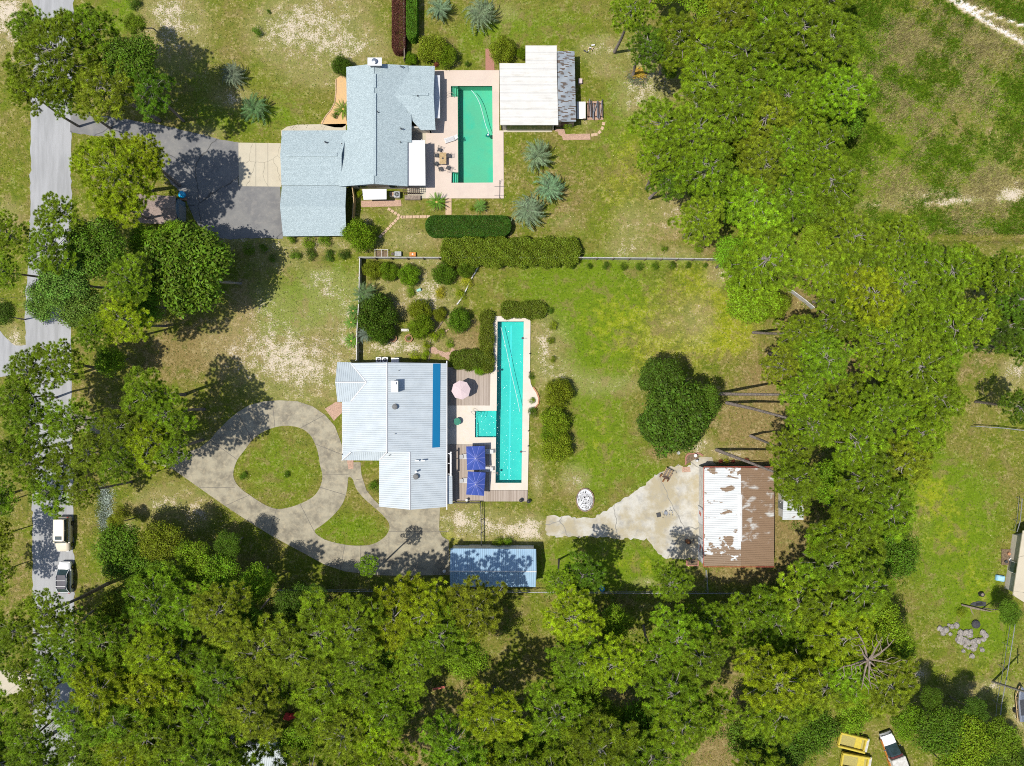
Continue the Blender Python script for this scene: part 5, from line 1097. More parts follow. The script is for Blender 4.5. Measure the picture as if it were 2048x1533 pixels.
blades_over('brown_thatch', 30000, 404, lambda s_, l_, y_, b_, x, y: np.clip(.18*patchy(x, y, .8, 3.3)+.7*b_, 0, 1), .07, .04, (.22, .14, .06))
NEr = (1640, 2088, -40, 470)
fld = lambda f: (lambda s_, l_, y_, b_, x, y: np.where((s_ < .55) & (y < 468) & (x > 1640+.25*np.abs(y-200)*0), f(x, y), 0))
blades_over('meadow_weeds', 16000, 203, fld(lambda x, y: patchy(x, y, 1.2, .7)**2), .06, .5, (.14, .215, .010), region=NEr, tall=True)
blades_over('dry_meadow_grass', 13000, 204, fld(lambda x, y: (1-patchy(x, y, 1.2, .7))*patchy(x, y, .6, 4)), .05, .5, (.42, .34, .16), region=NEr, tall=True)
r = rnd(206)
for k in range(1):
    pass
cover('meadow_bushes', [[(1700,20),(1790,0),(1790,200),(1720,230)], [(1960,190),(2060,180),(2060,250),(1960,240)], [(1990,270),(2020,260),(2030,330),(1980,340)], [(1800,300),(1870,280),(1880,350),(1800,340)], [(1720,430),(2060,446),(2060,466),(1760,462)]], 420, 205, .08, .6, (.13, .20, .008))
# ================================================================ FENCES, WALLS
def fence(label, pts, h, mat='fence_wood', t=.05, step=2.3, post=.11, rail=True, pmat=None, name='fence', ph=.12, solid=True):
    w = WP(pts); root = thing(name, label, 'fence', (w[0][0], w[0][1], 0)); m = MB()
    for a, b in zip(w[:-1], w[1:]):
        a = Vector(a); b = Vector(b); d = b-a; L = d.length; rz = math.atan2(d.y, d.x); c = (a+b)/2
        if solid: m.box((c.x, c.y, h*.5+.03), (L-.01, t, h-.06), rz)
        if rail:
            m.box((c.x, c.y, h+.015), (L-.02, max(t*2.2, .1), .04), rz)
            if not solid: m.box((c.x, c.y, h*.5), (L-.02, t, .06), rz)
    m.build('panels' if solid else 'rails', M[mat], root, world=True)
    for a, b in zip(w[:-1], w[1:]):
        a = Vector(a); b = Vector(b); d = b-a; L = d.length; n = max(1, int(round(L/step))); rz = math.atan2(d.y, d.x); nrm = Vector((-math.sin(rz), math.cos(rz)))
        for k in range(n+1):
            if k == n and b != Vector(w[-1]): continue
            p = a+d*k/n; mm = MB(); mm.box((p.x-nrm.x*.07, p.y-nrm.y*.07, (h+ph)/2), (post, post, h+ph), rz); mm.build('post', M[pmat or mat], root, world=True)
    return root
fence('long grey rail-topped board fence crossing the plot between the two houses', [(722,518.5),(880,519),(1160,519),(1320,520.5),(1476,522)], 1.5, 'fence_wood', pmat='wood')
fence('white fence running down the left side of the gravel garden', [(723.5,519),(722,600),(718,665),(717,722)], 1.4, 'white_dirty', step=2.6)
fence('low black rail fence below the blue umbrellas, turning down to the shed', [(907,1004),(962,1004),(963,1040),(963,1092)], 1.0, 'black', solid=False, t=.05, step=2.2, post=.08)
fence('dark fence between the two hedges at the top edge', [(811.2,-20),(811.2,60),(812,128)], 1.6, 'wood', step=2.4)
fence('rustic plank fence leaning along the passage beside the carport', [(708.5,377),(712,400),(710,440)], 1.5, 'wood_pale', step=2.0, ph=.1)
fence('white plank fence showing between the pines at the lawn corner', [(1577,583),(1600,600),(1621,617)], 1.3, 'white_dirty', step=2.4)
fence('wire fence with pale top rail on the right edge lawn', [(1940,852),(1990,855),(2060,863)], 1.3, 'grey', solid=False, t=.03, step=3, post=.06)
fence('thin wire fence behind the long metal shed along the woods', [(560,1176),(700,1177),(900,1177),(1110,1180),(1300,1181),(1480,1182)], 1.4, 'grey', solid=False, t=.02, step=3, post=.05)
fence('tall see-through wire fence down the lower right lawn', [(2012,1240),(1998,1330),(1985,1400),(1972,1560)], 1.8, 'grey', solid=False, t=.03, step=3.5, post=.06)
fence('short wire fence running down from the workshop corner', [(1408,1136),(1411,1180)], 1.3, 'grey', solid=False, t=.02, step=1.5, post=.05)
fence('low wire fence along the right-hand house garden', [(2032,995),(2028,1040),(2022,1060)], 1.2, 'grey', solid=False, t=.02, step=2.5, post=.05)
def low_wall(name, label, pts, wd, h, mat, cat, seed=1):
    w = WP(pts); root = thing(name, label, cat, (w[0][0], w[0][1], 0)); m = MB(); r = rnd(seed)
    for a, b in zip(w[:-1], w[1:]):
        a = Vector(a); b = Vector(b); d = b-a; n = max(1, int(d.length/.45)); rz = math.atan2(d.y, d.x)
        for k in range(n):
            p = a+d*(k+.5)/n; m.box((p.x, p.y, h/2), (d.length/n*.97, wd*r.uniform(.85, 1.1), h*r.uniform(.85, 1.1)), rz+r.normal(0, .05))
    m.build('blocks', M[mat], root, world=True); return root
low_wall('boundary_wall', 'long pale concrete wall glimpsed under the eastern pines', [(1366,60),(1374,105),(1383,150),(1392,220),(1402,300),(1410,345),(1425,412)], .34, .9, 'pad', 'wall', 3)
low_wall('garden_edging', 'curved pale stone edging from the rail fence down through the garden', [(958,531),(951,545),(942,560),(934,577),(927,592),(914,610)], .16, .25, 'white_dirty', 'edging', 4)
low_wall('garden_edging', 'dark timber edging continuing down left to the garden path', [(896,628),(884,645),(873,662),(862,678),(860,698),(858,722)], .10, .2, 'wood', 'edging', 5)
low_wall('brick_edging', 'curved brick edging round the bed above the concrete yard', [(1371,930),(1371,914),(1376,908),(1398,907),(1406,912)], .2, .18, 'brick', 'edging', 6)
low_wall('brick_edging', 'brick edging of the small square bed at the workshop corner', [(1373,1120),(1373,1131),(1396,1131),(1396,1121)], .2, .18, 'brick', 'edging', 7)
low_wall('brick_edging', 'pale kerb curving along the orange gravel bed', [(672,159),(672,182),(670,205),(662,221),(650,235),(644,249)], .12, .12, 'sandstone', 'edging', 8)
low_wall('brick_edging', 'curved brick border of the pool deck bulge', [(1066,775),(1073,784),(1078,798),(1076,809),(1068,818)], .2, .22, 'terracotta', 'edging', 9)
struct(fill_sheet('soil_bed', WP([(1373,929),(1373,911),(1378,909),(1397,909),(1397,917),(1387,920)]), [], .06, M['soil'], .05)); struct(fill_sheet('soil_bed', WP([(1374,1119),(1395,1119),(1395,1130),(1374,1130)]), [], .06, M['soil'], .05))
struct(fill_sheet('brick_patch', WP([(1364,934),(1380,934),(1381,944),(1364,945)]), [], .06, M['pavers'], .04))

# ================================================================ STEPPING STONES
stones = [(778.5+i*6.3, 419+i*4.0) for i in range(5)]+[(808+i*6.95, 434.6-i*.12) for i in range(8)]
st2 = [(796-i*5.0, 437+i*5.2) for i in range(8)]
st3 = [(1185.5,270.5),(1192,269.5),(1199,265),(1204.5,257),(1207,248)]
def stone(label, px, py, rz, grp, s=.42):
    x, y = W(px, py); o = MB().box((0, 0, .03), (s, s*.92, .06)).build('stepping_stone', M['sandstone'], bevel=.012); o.location = (x, y, .005); o.rotation_euler = (0, 0, rz); return tag(o, label, 'stepping stone', grp)
for i, (a, b) in enumerate(stones): stone('sandstone stepping stone, %s from the left on the path below the paver patio' % NTH[i], a, b, R_(-32 if i < 5 else 0), 'stepping stones of the path below the paver patio', .42 if i < 5 else .44)
for i, (a, b) in enumerate(st2): stone('stepping stone, %s from the top of the branch path towards the round bush' % NTH[i], a, b, R_(45), 'stepping stones of the branch path')
for i, (a, b) in enumerate(st3): stone('pale stepping stone, %s from the left in the curve behind the pool house' % NTH[i], a, b, R_((10, 5, 40, 65, 85)[i]), 'stepping stones curving behind the pool house', .46)

# ================================================================ VEHICLES
def loft(sections):
    """sections: (y, half width bottom, half width top, z bottom, z top, crown)"""
    m = MB(); V_ = []; K = 8
    for y, wb, wt, zb, zt, cr in sections:
        V_ += [(-wb, y, zb), (-wb*1.0, y, zb+(zt-zb)*.55), (-wt, y, zt-.04), (-wt*.6, y, zt+cr), (wt*.6, y, zt+cr), (wt, y, zt-.04), (wb*1.0, y, zb+(zt-zb)*.55), (wb, y, zb)]
    fs = []
    for i in range(len(sections)-1):
        for k in range(K): fs.append((i*K+k, i*K+(k+1) % K, (i+1)*K+(k+1) % K, (i+1)*K+k))
    fs += [tuple(range(K)), tuple(range((len(sections)-1)*K+K-1, (len(sections)-1)*K-1, -1))]
    return m.add(V_, fs)
def recalc(o):
    bm = bmesh.new(); bm.from_mesh(o.data); bmesh.ops.recalc_face_normals(bm, faces=bm.faces); bm.to_mesh(o.data); bm.free(); return o
def car(label, px, py, rz, L, wd, hood_z, roof_z, paint_, roofm, cab, name='car', rack=False, sunroof=False, cat='car', boxy=.9):
    """front is +y in local space; cab = (rear, front) y of roof as fraction of L/2 plus windscreen base, rear window base"""
    t = thing(name, label, cat, W(px, py), rz); h = L/2; w = wd/2; rb, rt_, ft, fb = cab
    body = loft([(-h, w*.80, w*.74, .45, hood_z*.86, 0), (-h+.12, w*.94, w*.86, .32, hood_z*.98, .01), (-h*.6, w, w*.92, .28, hood_z*1.03, .01), (0, w, w*.93, .26, hood_z*1.03, .01), (fb*h, w, w*.92, .28, hood_z*1.02, .02), (h*.80, w*.97, w*.86, .30, hood_z*.92, .03), (h-.14, w*.88, w*.74, .34, hood_z*.80, .02), (h, w*.70, w*.60, .42, hood_z*.66, 0)])
    b = recalc(body.build('body', paint_, t, smooth=False)); b.data.polygons.foreach_set('use_smooth', [True]*len(b.data.polygons))
    g = loft([(rb*h, w*.88, w*.86, hood_z*.9, hood_z*.99, 0), (rt_*h, w*.90, w*.74, hood_z*.9, roof_z-.05, .0), ((rt_+ft)/2*h, w*.91, w*.75, hood_z*.9, roof_z-.03, .0), (ft*h, w*.90, w*.72, hood_z*.9, roof_z-.06, 0), (fb*h, w*.86, w*.80, hood_z*.9, hood_z*1.01, 0)])
    recalc(g.build('windows', M['glass'], t))
    rf = MB(); pts = [(rt_*h-.05, w*.70), (rt_*h+.12, w*.76), ((rt_+ft)/2*h, w*.78), (ft*h-.1, w*.76), (ft*h+.03, w*.68)]
    V_ = [];
    for y, ww in pts: V_ += [(-ww, y, roof_z-.07), (-ww*.8, y, roof_z), (ww*.8, y, roof_z), (ww, y, roof_z-.07)]
    fs = []
    for i in range(4):
        for k in range(3): fs.append((i*4+k, i*4+k+1, (i+1)*4+k+1, (i+1)*4+k))
    rf.add(V_, fs); ro = recalc(rf.build('roof', roofm, t))
    if roofm is not paint_:
        m = MB()
        for s in (-1, 1): m.tube([(s*w*.78, rt_*h, roof_z-.03), (s*w*.80, 0, roof_z+.01), (s*w*.76, ft*h, roof_z-.04)], .035, 5)
        m.build('roof_rails', paint_, ro)
    # pillars
    for s in (-1, 1):
        for y0, y1 in ((fb*h, ft*h), (rb*h, rt_*h)): MB().tube([(s*w*.86, y0, hood_z), (s*w*.74, y1, roof_z-.05)], .04, 5).build('pillar', paint_, t)
        MB().tube([(s*w*.925, (rt_+ft)/2*h, hood_z), (s*w*.77, (rt_+ft)/2*h, roof_z-.04)], .035, 5).build('pillar', paint_, t)
        MB().box((s*(w+.10), fb*h-.12, hood_z+.06), (.2, .1, .14)).build('mirror', paint_, t, bevel=.02)
        for yy in (h*.62, -h*.60):
            wh = MB().cyl((s*(w-.20), yy, .35), (s*(w+.015), yy, .35), .35, .35, 20).build('wheel', M['rubber'], t)
            MB().cyl((s*(w+.01), yy, .35), (s*(w+.03), yy, .35), .21, .21, 12).build('rim', M['chrome'], wh)
        MB().box((s*w*.62, h-.10, hood_z*.68), (w*.38, .16, .14)).build('headlight', M['white'], t, bevel=.02)
        MB().box((s*w*.72, -h+.03, hood_z*.80), (w*.2, .08, .22)).build('tail_light', M['cloth_red'], t)
    MB().box((0, h*.985, .48), (w*1.3, .14, .2)).build('front_bumper', M['dark'], t, bevel=.03); MB().box((0, -h-.02, .5), (w*1.5, .16, .24)).build('rear_bumper', M['dark'], t, bevel=.03)
    if sunroof: MB().box((0, ft*h-.42, roof_z+.012), (w*.95, .5, .02)).build('sunroof', M['glass'], ro)
    if rack:
        m = MB()
        for y in (rt_*h+.35, rt_*h+1.15): m.box((0, y, roof_z+.12), (w*1.45, .06, .04))
        m.build('roof_rack', M['white'], ro); m = MB()
        for s in (-1, 1): m.tube([(s*w*.74, rt_*h+.1, roof_z+.04), (s*w*.74, rt_*h+.2, roof_z+.10), (s*w*.74, ft*h-.3, roof_z+.10), (s*w*.74, ft*h-.15, roof_z+.03)], .03, 5)
        m.build('rack_rails', M['chrome'], ro)
    return t
cream = pm('cream_car_paint', (.74, .66, .52, 1), (.72, .64, .50, 1), 2, .3, spec=.5); cream_body = cream
whitep = pm('white_car_paint', (.78, .79, .80, 1), (.76, .77, .78, 1), 2, .25, spec=.5); blackroof = pm('black_roof_paint', (.02, .02, .035, 1), (.03, .03, .05, 1), 2, .15, spec=.6)
car('boxy tan off-roader parked on the road, facing down, upper of the two cars', 133.5, 1066.5, R_(180), 4.85, 1.98, 1.12, 1.88, cream, cream, (-.97, -.90, .30, .50), 'parked_car', sunroof=True)
car('white car with black roof and roof bars, parked below the tan one', 135.5, 1152.5, 0, 4.4, 1.86, .92, 1.50, whitep, blackroof, (-.93, -.62, .22, .56), 'parked_car', rack=True)
def rot(px, py): return W(px, py)
tk = thing('service_truck', 'white and orange truck with a boxy white rear, cut by the bottom edge', 'truck', W(1783, 1509), R_(20))
wt = M['white']
recalc(loft([(2.0, .92, .86, .5, 1.05, .02), (2.9, .92, .84, .5, 1.02, .04), (3.35, .82, .72, .5, .92, 0)]).build('hood', pm('white_hood', (.8,.79,.82,1), (.75,.74,.77,1), 2, .35), tk))
recalc(loft([(3.2, .86, .78, .4, .72, .0), (3.62, .80, .68, .4, .66, 0)]).build('front_bumper', M['grey'], tk))
recalc(loft([(.4, .92, .74, .6, 1.85, .03), (1.0, .92, .74, .6, 1.86, .03), (2.05, .92, .82, .6, 1.08, 0)]).build('cab_glass', M['glass'], tk))
recalc(loft([(.25, .93, .78, .55, 1.9, .04), (.85, .90, .76, 1.80, 1.9, .04)]).build('cab_roof', pm('maroon_roof', (.12, .04, .04, 1), (.09, .03, .03, 1), 3, .4), tk))
MB().box((0, -1.4, 1.45), (2.0, 4.0, 1.6)).build('cargo_box', M['white_dirty'], tk, bevel=.05)
MB().box((-.98, .9, .85), (.08, 4.2, .5)).box((-1.06, -1.2, 1.0), (.1, 2.4, .7)).build('side_panel', M['orange'], tk)
for s in (-1, 1):
    for yy in (2.5, -2.2):
        wh = MB().cyl((s*.72, yy, .4), (s*.96, yy, .4), .4, .4, 18).build('wheel', M['rubber'], tk); MB().cyl((s*.955, yy, .4), (s*.975, yy, .4), .22, .22, 12).build('rim', M['chrome'], wh)
    MB().box((s*1.12, 1.75, 1.3), (.28, .08, .24)).build('mirror', M['chrome'], tk)
    MB().box((s*.6, 3.36, .78), (.3, .08, .14)).build('headlight', M['glass'], tk)
yel = pm('faded_yellow_paint', (.60, .48, .06, 1), (.50, .40, .06, 1), 4, .6); yin = pm('worn_yellow_bed_liner', (.42, .36, .11, 1), (.33, .29, .10, 1), 6, .8)
def truck_bed(label, px, py, rz):
    t = thing('truck_bed', label, 'truck bed', W(px, py), rz, None)
    MB().box((0, 0, .42), (3.5, 1.75, .25)).build('floor', yin, t)
    for s in (-1, 1): MB().box((0, s*.93, .72), (3.9, .26, .6)).build('side_wall', yel, t, bevel=.05)
    MB().box((-1.85, 0, .70), (.22, 1.6, .5)).build('front_wall', yel, t, bevel=.04); MB().box((1.75, 0, .66), (.18, 1.6, .45)).box((.9, 0, .56), (.9, 1.58, .04)).build('tailgate', yel, t)
    MB().box((2.15, 0, .5), (.42, 1.9, .2)).build('bumper', M['white_dirty'], t, bevel=.04)
    for s in (-1, 1):
        for x in (-1.1, 1.0): MB().cyl((x, s*.78, .3), (x, s*1.0, .3), .3, .3, 16).build('wheel', M['rubber'], t)
    return t
truck_bed('yellow pickup truck bed lying in the grass, upper of two', 1700, 1480, R_(-14)); truck_bed('yellow pickup truck bed, lower one cut by the bottom edge', 1705, 1519, R_(-10))
# boat on a trailer at the right edge
bt = thing('boat_trailer', 'narrow trailer with a small boat cut by the right edge, beside the utility pole', 'trailer', W(2036, 1400), R_(5))
m = MB(); m.tube([(0, 2.2, .6), (-.7, .8, .6), (-.7, -2.6, .6)], .07, 5).tube([(0, 2.2, .6), (.7, .8, .6), (.7, -2.6, .6)], .07, 5)
for y in (.6, -1, -2.4): m.box((0, y, .6), (1.4, .08, .08))
m.build('frame', M['wood_pale'], bt)
recalc(loft([(-2.6, .6, .65, .7, 1.05, 0), (0, .6, .66, .68, 1.05, 0), (1.5, .35, .45, .75, 1.1, 0), (2.3, .05, .08, .95, 1.15, 0)]).build('hull', M['flue'], bt)); MB().box((0, -.6, 1.06), (.9, 2.2, .05)).build('cockpit', M['dark'], bt)
for s in (-1, 1): MB().cyl((s*.72, -1.3, .3), (s*.92, -1.3, .3), .3, .3, 14).build('wheel', M['rubber'], bt)

# ================================================================ PATIO FURNITURE
def umbrella_sq(label, px, py, rz, wx, wy, h, seed):
    x, y = W(px, py, h); t = thing('patio_umbrella', label, 'umbrella', (x, y, .14), rz)
    V_ = [(0, 0, h+.05)]; n = 16; r = rnd(seed)
    ring = []
    for i in range(n):
        a = 2*math.pi*i/n; cxx, sx = math.cos(a), math.sin(a); k = 1/max(abs(cxx), abs(sx)); ring.append((wx/2*cxx*k, wy/2*sx*k))
    for f, zz in ((.5, .30), (1.0, .55)):
        for i, (a, b) in enumerate(ring):
            sag = (.06 if i % 2 else 0)*f; V_.append((a*f, b*f, h+.05-zz-sag))
    for i, (a, b) in enumerate(ring): V_.append((a, b, h+.05-.55-.14))
    fs = [(0, 1+i, 1+(i+1) % n) for i in range(n)]
    for k in range(2): fs += [(1+k*n+i, 1+(k+1)*n+i, 1+(k+1)*n+(i+1) % n, 1+k*n+(i+1) % n) for i in range(n)]
    tt = NT('blue_canvas'); nz = tt.noise(5, 3, .6, tt.obj())
    ob = tt.xyz(tt.obj()); ang = tt.math('ARCTAN2', ob[1], ob[0]); fr = tt.math('ABSOLUTE', tt.math('SUBTRACT', tt.math('FRACT', tt.math('ADD', tt.math('DIVIDE', ang, math.pi/5), .5)), .5))
    rad = tt.math('SQRT', tt.math('ADD', tt.math('MULTIPLY', ob[0], ob[0]), tt.math('MULTIPLY', ob[1], ob[1])))
    st = tt.math('LESS_THAN', tt.math('MULTIPLY', fr, rad), tt.math('MULTIPLY_ADD', tt.noise(1.2, 3, .6, tt.obj()), .09, -.01))
    cc = tt.mix(st, (.035, .075, .30, 1), (.26, .28, .60, 1)); cc = tt.mix(tt.math('MULTIPLY', nz, .35), cc, (.07, .09, .42, 1)); tt.fin(cc, .75)
    recalc(MB().add(V_, fs).build('canopy', tt.m, t))
    m = MB()
    for i in range(0, n, 2): a, b = ring[i]; m.tube([(a*.1, b*.1, h-.02), (a*.98, b*.98, h-.56)], .015, 4)
    m.build('ribs', M['white'], t)
    MB().cyl((0, 0, 0), (0, 0, h+.05), .03, .03, 10).build('pole', M['chrome'], t); MB().cyl((0, 0, h+.04), (0, 0, h+.2), .08, .03, 10).build('finial', M['white'], t)
    MB().cyl((0, 0, 0), (0, 0, .1), .35, .35, 16).build('base', M['dark'], t); return t
umbrella_sq('square blue patio umbrella with pale rays, upper of two', 951.5, 917, R_(2), 2.55, 3.25, 2.45, 1)
umbrella_sq('square blue patio umbrella with pale rays, lower of two', 951.5, 968.5, R_(-4), 2.45, 3.2, 2.45, 2)
def lounger(label, px, py, rz, grp=None, z=.14):
    x, y = W(px, py); t = thing('sun_lounger', label, 'sun lounger', (x, y, z), rz, grp)
    m = MB()
    for i in range(14): m.box((-.55+i*.1, 0, .33), (.07, .56, .025))
    m.build('seat', M['white'], t)
    m = MB()
    for i in range(6): m.box((.90+i*.1-.02*i, 0, .38+i*.055), (.075, .56, .025), tilt=('Y', -.5))
    m.build('backrest', M['white'], t)
    for s in (-1, 1):
        MB().box((.1, s*.31, .33), (1.5, .05, .06)).build('rail', M['white'], t)
        for xx in (-.5, .75): MB().box((xx, s*.29, .15), (.06, .05, .3)).build('leg', M['white'], t)
    return t
lounger('white slatted sun lounger at an angle beside the green pool', 898, 282, R_(18), z=.1)
for i, (a, b) in enumerate(((939, 913), (939, 961), (967, 938), (968, 903))):
    lounger(('white lounger whose end shows left of the upper blue umbrella', 'white lounger whose end shows left of the lower blue umbrella', 'white lounger between the two blue umbrellas', 'white lounger shaded right of the upper blue umbrella')[i], a, b, R_((180, 180, 0, 0)[i]))
# pink octagonal umbrella
x, y = W(922, 780.5, 2.5); pu = thing('patio_umbrella', 'pale pink octagonal patio umbrella on the upper wooden deck', 'umbrella', (x, y, .14)); h = 2.35; Rr = 1.32
V_ = [(0, 0, h+.35)]+[(Rr*math.cos(a+.13), Rr*math.sin(a+.13), h) for a in np.linspace(0, 2*math.pi, 9)[:-1]]+[(Rr*1.0*math.cos(a+.13), Rr*math.sin(a+.13), h-.14) for a in np.linspace(0, 2*math.pi, 9)[:-1]]
recalc(MB().add(V_, [(0, 1+i, 1+(i+1) % 8) for i in range(8)]+[(1+i, 9+i, 9+(i+1) % 8, 1+(i+1) % 8) for i in range(8)]).build('canopy', M['cloth_pink'], pu))
MB().cyl((0, 0, 0), (0, 0, h+.45), .025, .025, 8).build('pole', M['wood_pale'], pu); MB().cyl((0, 0, 0), (0, 0, .1), .3, .3, 14).build('base', M['dark'], pu)
m = MB()
for a in np.linspace(0, 2*math.pi, 9)[:-1]: m.tube([(.05*math.cos(a+.13), .05*math.sin(a+.13), h+.3), (Rr*.97*math.cos(a+.13), Rr*.97*math.sin(a+.13), h-.03)], .012, 4)
m.build('ribs', M['wood_pale'], pu)
def outdoor_table(label, px, py, kind):
    x, y = W(px, py, .75); t = thing('table', label, 'table', (x, y, .1))
    if kind == 'rect':
        m = MB()
        for i in range(8): m.box((-.42+i*.12, 0, .74), (.108, 1.6, .035))
        m.build('tabletop', M['wood_pale'], t); MB().box((0, 0, .70), (.9, 1.56, .03)).build('frame', M['wood'], t)
        MB().cyl((0, 0, .72), (0, 0, .80), .12, .12, 14).build('centre_ring', M['dark'], t)
        for sx in (-1, 1):
            for sy in (-1, 1): MB().box((sx*.4, sy*.72, .35), (.06, .06, .7)).build('leg', M['wood'], t)
    else:
        MB().cyl((0, 0, .70), (0, 0, .74), .52, .52, 10).build('tabletop', M['greenpaint'], t); MB().cyl((0, 0, 0), (0, 0, .7), .05, .05, 8).build('pedestal', M['greenpaint'], t); MB().cyl((0, 0, 0), (0, 0, .04), .3, .3, 12).build('foot', M['greenpaint'], t)
    return t
outdoor_table('rectangular teak table ringed by black metal chairs', 885.8, 317.5, 'rect'); outdoor_table('round green table on the cream deck by the small pool bay', 914.5, 843.5, 'round')
def patio_chair():
    t = thing('patio_chair', 'x', 'chair', (0, 0, .1), 0, 'black metal chairs round the teak table')
    MB().box((0, 0, .42), (.48, .48, .04)).build('seat', M['dark'], t); m = MB()
    for i in range(5): m.tube([(-.2+i*.1, -.26, .44), (-.2+i*.1, -.36, .95)], .012, 4)
    m.tube([(-.25, -.25, .42), (-.26, -.37, .98), (.26, -.37, .98), (.25, -.25, .42)], .018, 5); m.build('backrest', M['dark'], t)
    for s in (-1, 1):
        MB().tube([(s*.27, .24, 0), (s*.28, .24, .64), (s*.28, -.28, .66)], .018, 5).build('armrest', M['dark'], t)
        for yy in (.22, -.24): MB().tube([(s*.23, yy, .42), (s*.25, yy*1.08, 0)], .016, 5).build('leg', M['dark'], t)
    return t
def dup(root, loc, rz, label):
    r_ = root.copy(); col.objects.link(r_); r_.location = loc; r_.rotation_euler = (0, 0, rz); r_['label'] = label
    for ch_ in list(root.children):
        c_ = ch_.copy(); col.objects.link(c_); c_.parent = r_
        for g_ in ch_.children: d_ = g_.copy(); col.objects.link(d_); d_.parent = c_
    return r_
pcx = patio_chair()
for i, (a, b, rz, lb) in enumerate(((879, 300, 160, 'black metal chair at the upper end of the teak table'), (873.5, 311, 270, 'black metal chair on the left side of the teak table'), (898, 312, 90, 'black metal chair on the right side of the teak table'),
      (872.5, 328, 310, 'black metal chair turned away at the lower left of the teak table'), (881, 338, 15, 'black metal chair at the lower end of the teak table, nearer the house'), (896, 336, 60, 'black metal chair at the lower right of the teak table'))):
    x, y = W(a, b, .5)
    if i == 0: pcx.location = (x, y, .1); pcx.rotation_euler = (0, 0, R_(rz)); pcx['label'] = lb
    else: dup(pcx, (x, y, .1), R_(rz), lb)
# handrails, hoses, jets
def rail(label, px, py, rz, cat='handrail'):
    x, y = W(px, py); t = thing('pool_handrail', label, cat, (x, y, .1), rz)
    for s in (-1, 1): MB().tube([(-.55, s*.22, 0), (-.5, s*.22, .7), (-.35, s*.22, .85), (.1, s*.22, .8), (.45, s*.22, .35), (.5, s*.22, -.3)], .022, 6).build('rail', M['chrome'], t)
    return t
rail('bent steel handrail at the upper steps of the green pool', 902, 193, 0); rail('bent steel handrail at the lower steps of the green pool', 903, 344, 0); rail('bent steel handrail at the corner of the shallow pool bay', 950, 826, R_(-40))
def hose(label, pts, z, r, mat, name='pool_hose', cat='hose'):
    w = [np.array(W(*p)) for p in pts]; n = 60; ts = np.linspace(0, len(w)-1, n); xs = np.interp(ts, range(len(w)), [p[0] for p in w]); ys = np.interp(ts, range(len(w)), [p[1] for p in w])
    k = np.array([.25, .5, .25])
    for _ in range(12): xs[1:-1] = np.convolve(xs, k, 'valid'); ys[1:-1] = np.convolve(ys, k, 'valid')
    o = MB().tube([(a, b, z) for a, b in zip(xs, ys)], r, 6).build(name, mat); return tag(o, label, cat)
hz = pm('pale_blue_hose', (.60, .75, .75, 1), (.50, .66, .68, 1), 4, .5)
hose('pale hose floating in a long slanting line in the lap pool', [(1002,655),(1007,675),(1014,705),(1021,740),(1028,770),(1035,800),(1040,825)], -.02, .035, hz)
hose('pale hose curving across the green pool to its cleaner', [(943,181),(952,192),(960,208),(966,230),(971,250),(978,268)], -.02, .04, hz)
cl = thing('pool_cleaner', 'small round pool cleaner at the right side of the green pool', 'pool cleaner', W(976, 270)); cl.location.z = -.25
MB().cyl((0, 0, 0), (0, 0, .2), .3, .25, 14).build('body', M['teal'], cl); MB().cyl((0, 0, .2), (0, 0, .28), .12, .12, 10).build('cap', M['white'], cl)
for s in (-1, 1): MB().cyl((s*.27, -.1, .08), (s*.34, -.1, .08), .1, .1, 10).build('wheel', M['dark'], cl)
for lb, a, b, s in (('dark lane hook on the left edge of the lap pool, upper', 993, 742.5, 1), ('dark lane hook on the left edge of the lap pool, lower', 991.5, 946, 1), ('dark lane hook on the right edge of the lap pool, upper', 1048, 677, -1), ('dark lane hook on the right edge of the lap pool, lower', 1045, 903.5, -1)):
    t = thing('pool_anchor', lb, 'pool fitting', W(a, b)); t.location.z = .12
    MB().box((-s*.2, 0, .03), (.5, .06, .06)).build('arm', M['chrome'], t); MB().cyl((s*.2, 0, .0), (s*.2, 0, .1), .16, .16, 12).build('disc', M['dark'], t)
for lb, a, b in (('small dark garden light on the right pool deck edge, upper', 1059.5, 708), ('small dark garden light on the right pool deck edge, second', 1058.5, 745), ('small dark garden light on the right pool deck edge, third', 1056.5, 862), ('small dark garden light on the right pool deck edge, lowest', 1056, 892)):
    t = thing('deck_light', lb, 'garden light', W(a, b)); t.location.z = .12
    MB().cyl((0, 0, 0), (0, 0, .3), .02, .02, 6).build('stake', M['dark'], t); MB().cyl((0, 0, .3), (0, 0, .36), .09, .05, 8).build('lamp', M['dark'], t)
for lb, a, b, z in (('white round lantern on the deck corner below the umbrellas', 934, 999, .14),):
    t = thing('lantern', lb, 'lantern', W(a, b)); t.location.z = z
    MB().cyl((0, 0, 0), (0, 0, .6), .18, .2, 14).build('body', M['white'], t); MB().sphere((0, 0, .62), .2, 14, 6, .5).build('cap', M['white'], t)
for lb, a, b in (('dark round pot with a lid at the lower right deck corner', 1042, 1000), ('dark spiky pot plant on the ground at the deck corner', 1057, 1002)):
    t = thing('plant_pot', lb, 'plant pot', W(a, b)); t.location.z = .1
    MB().cyl((0, 0, 0), (0, 0, .45), .2, .28, 14).build('pot', M['dark'], t); MB().sphere((0, 0, .5), .24, 10, 6, .6).build('plant', M['black'], t)
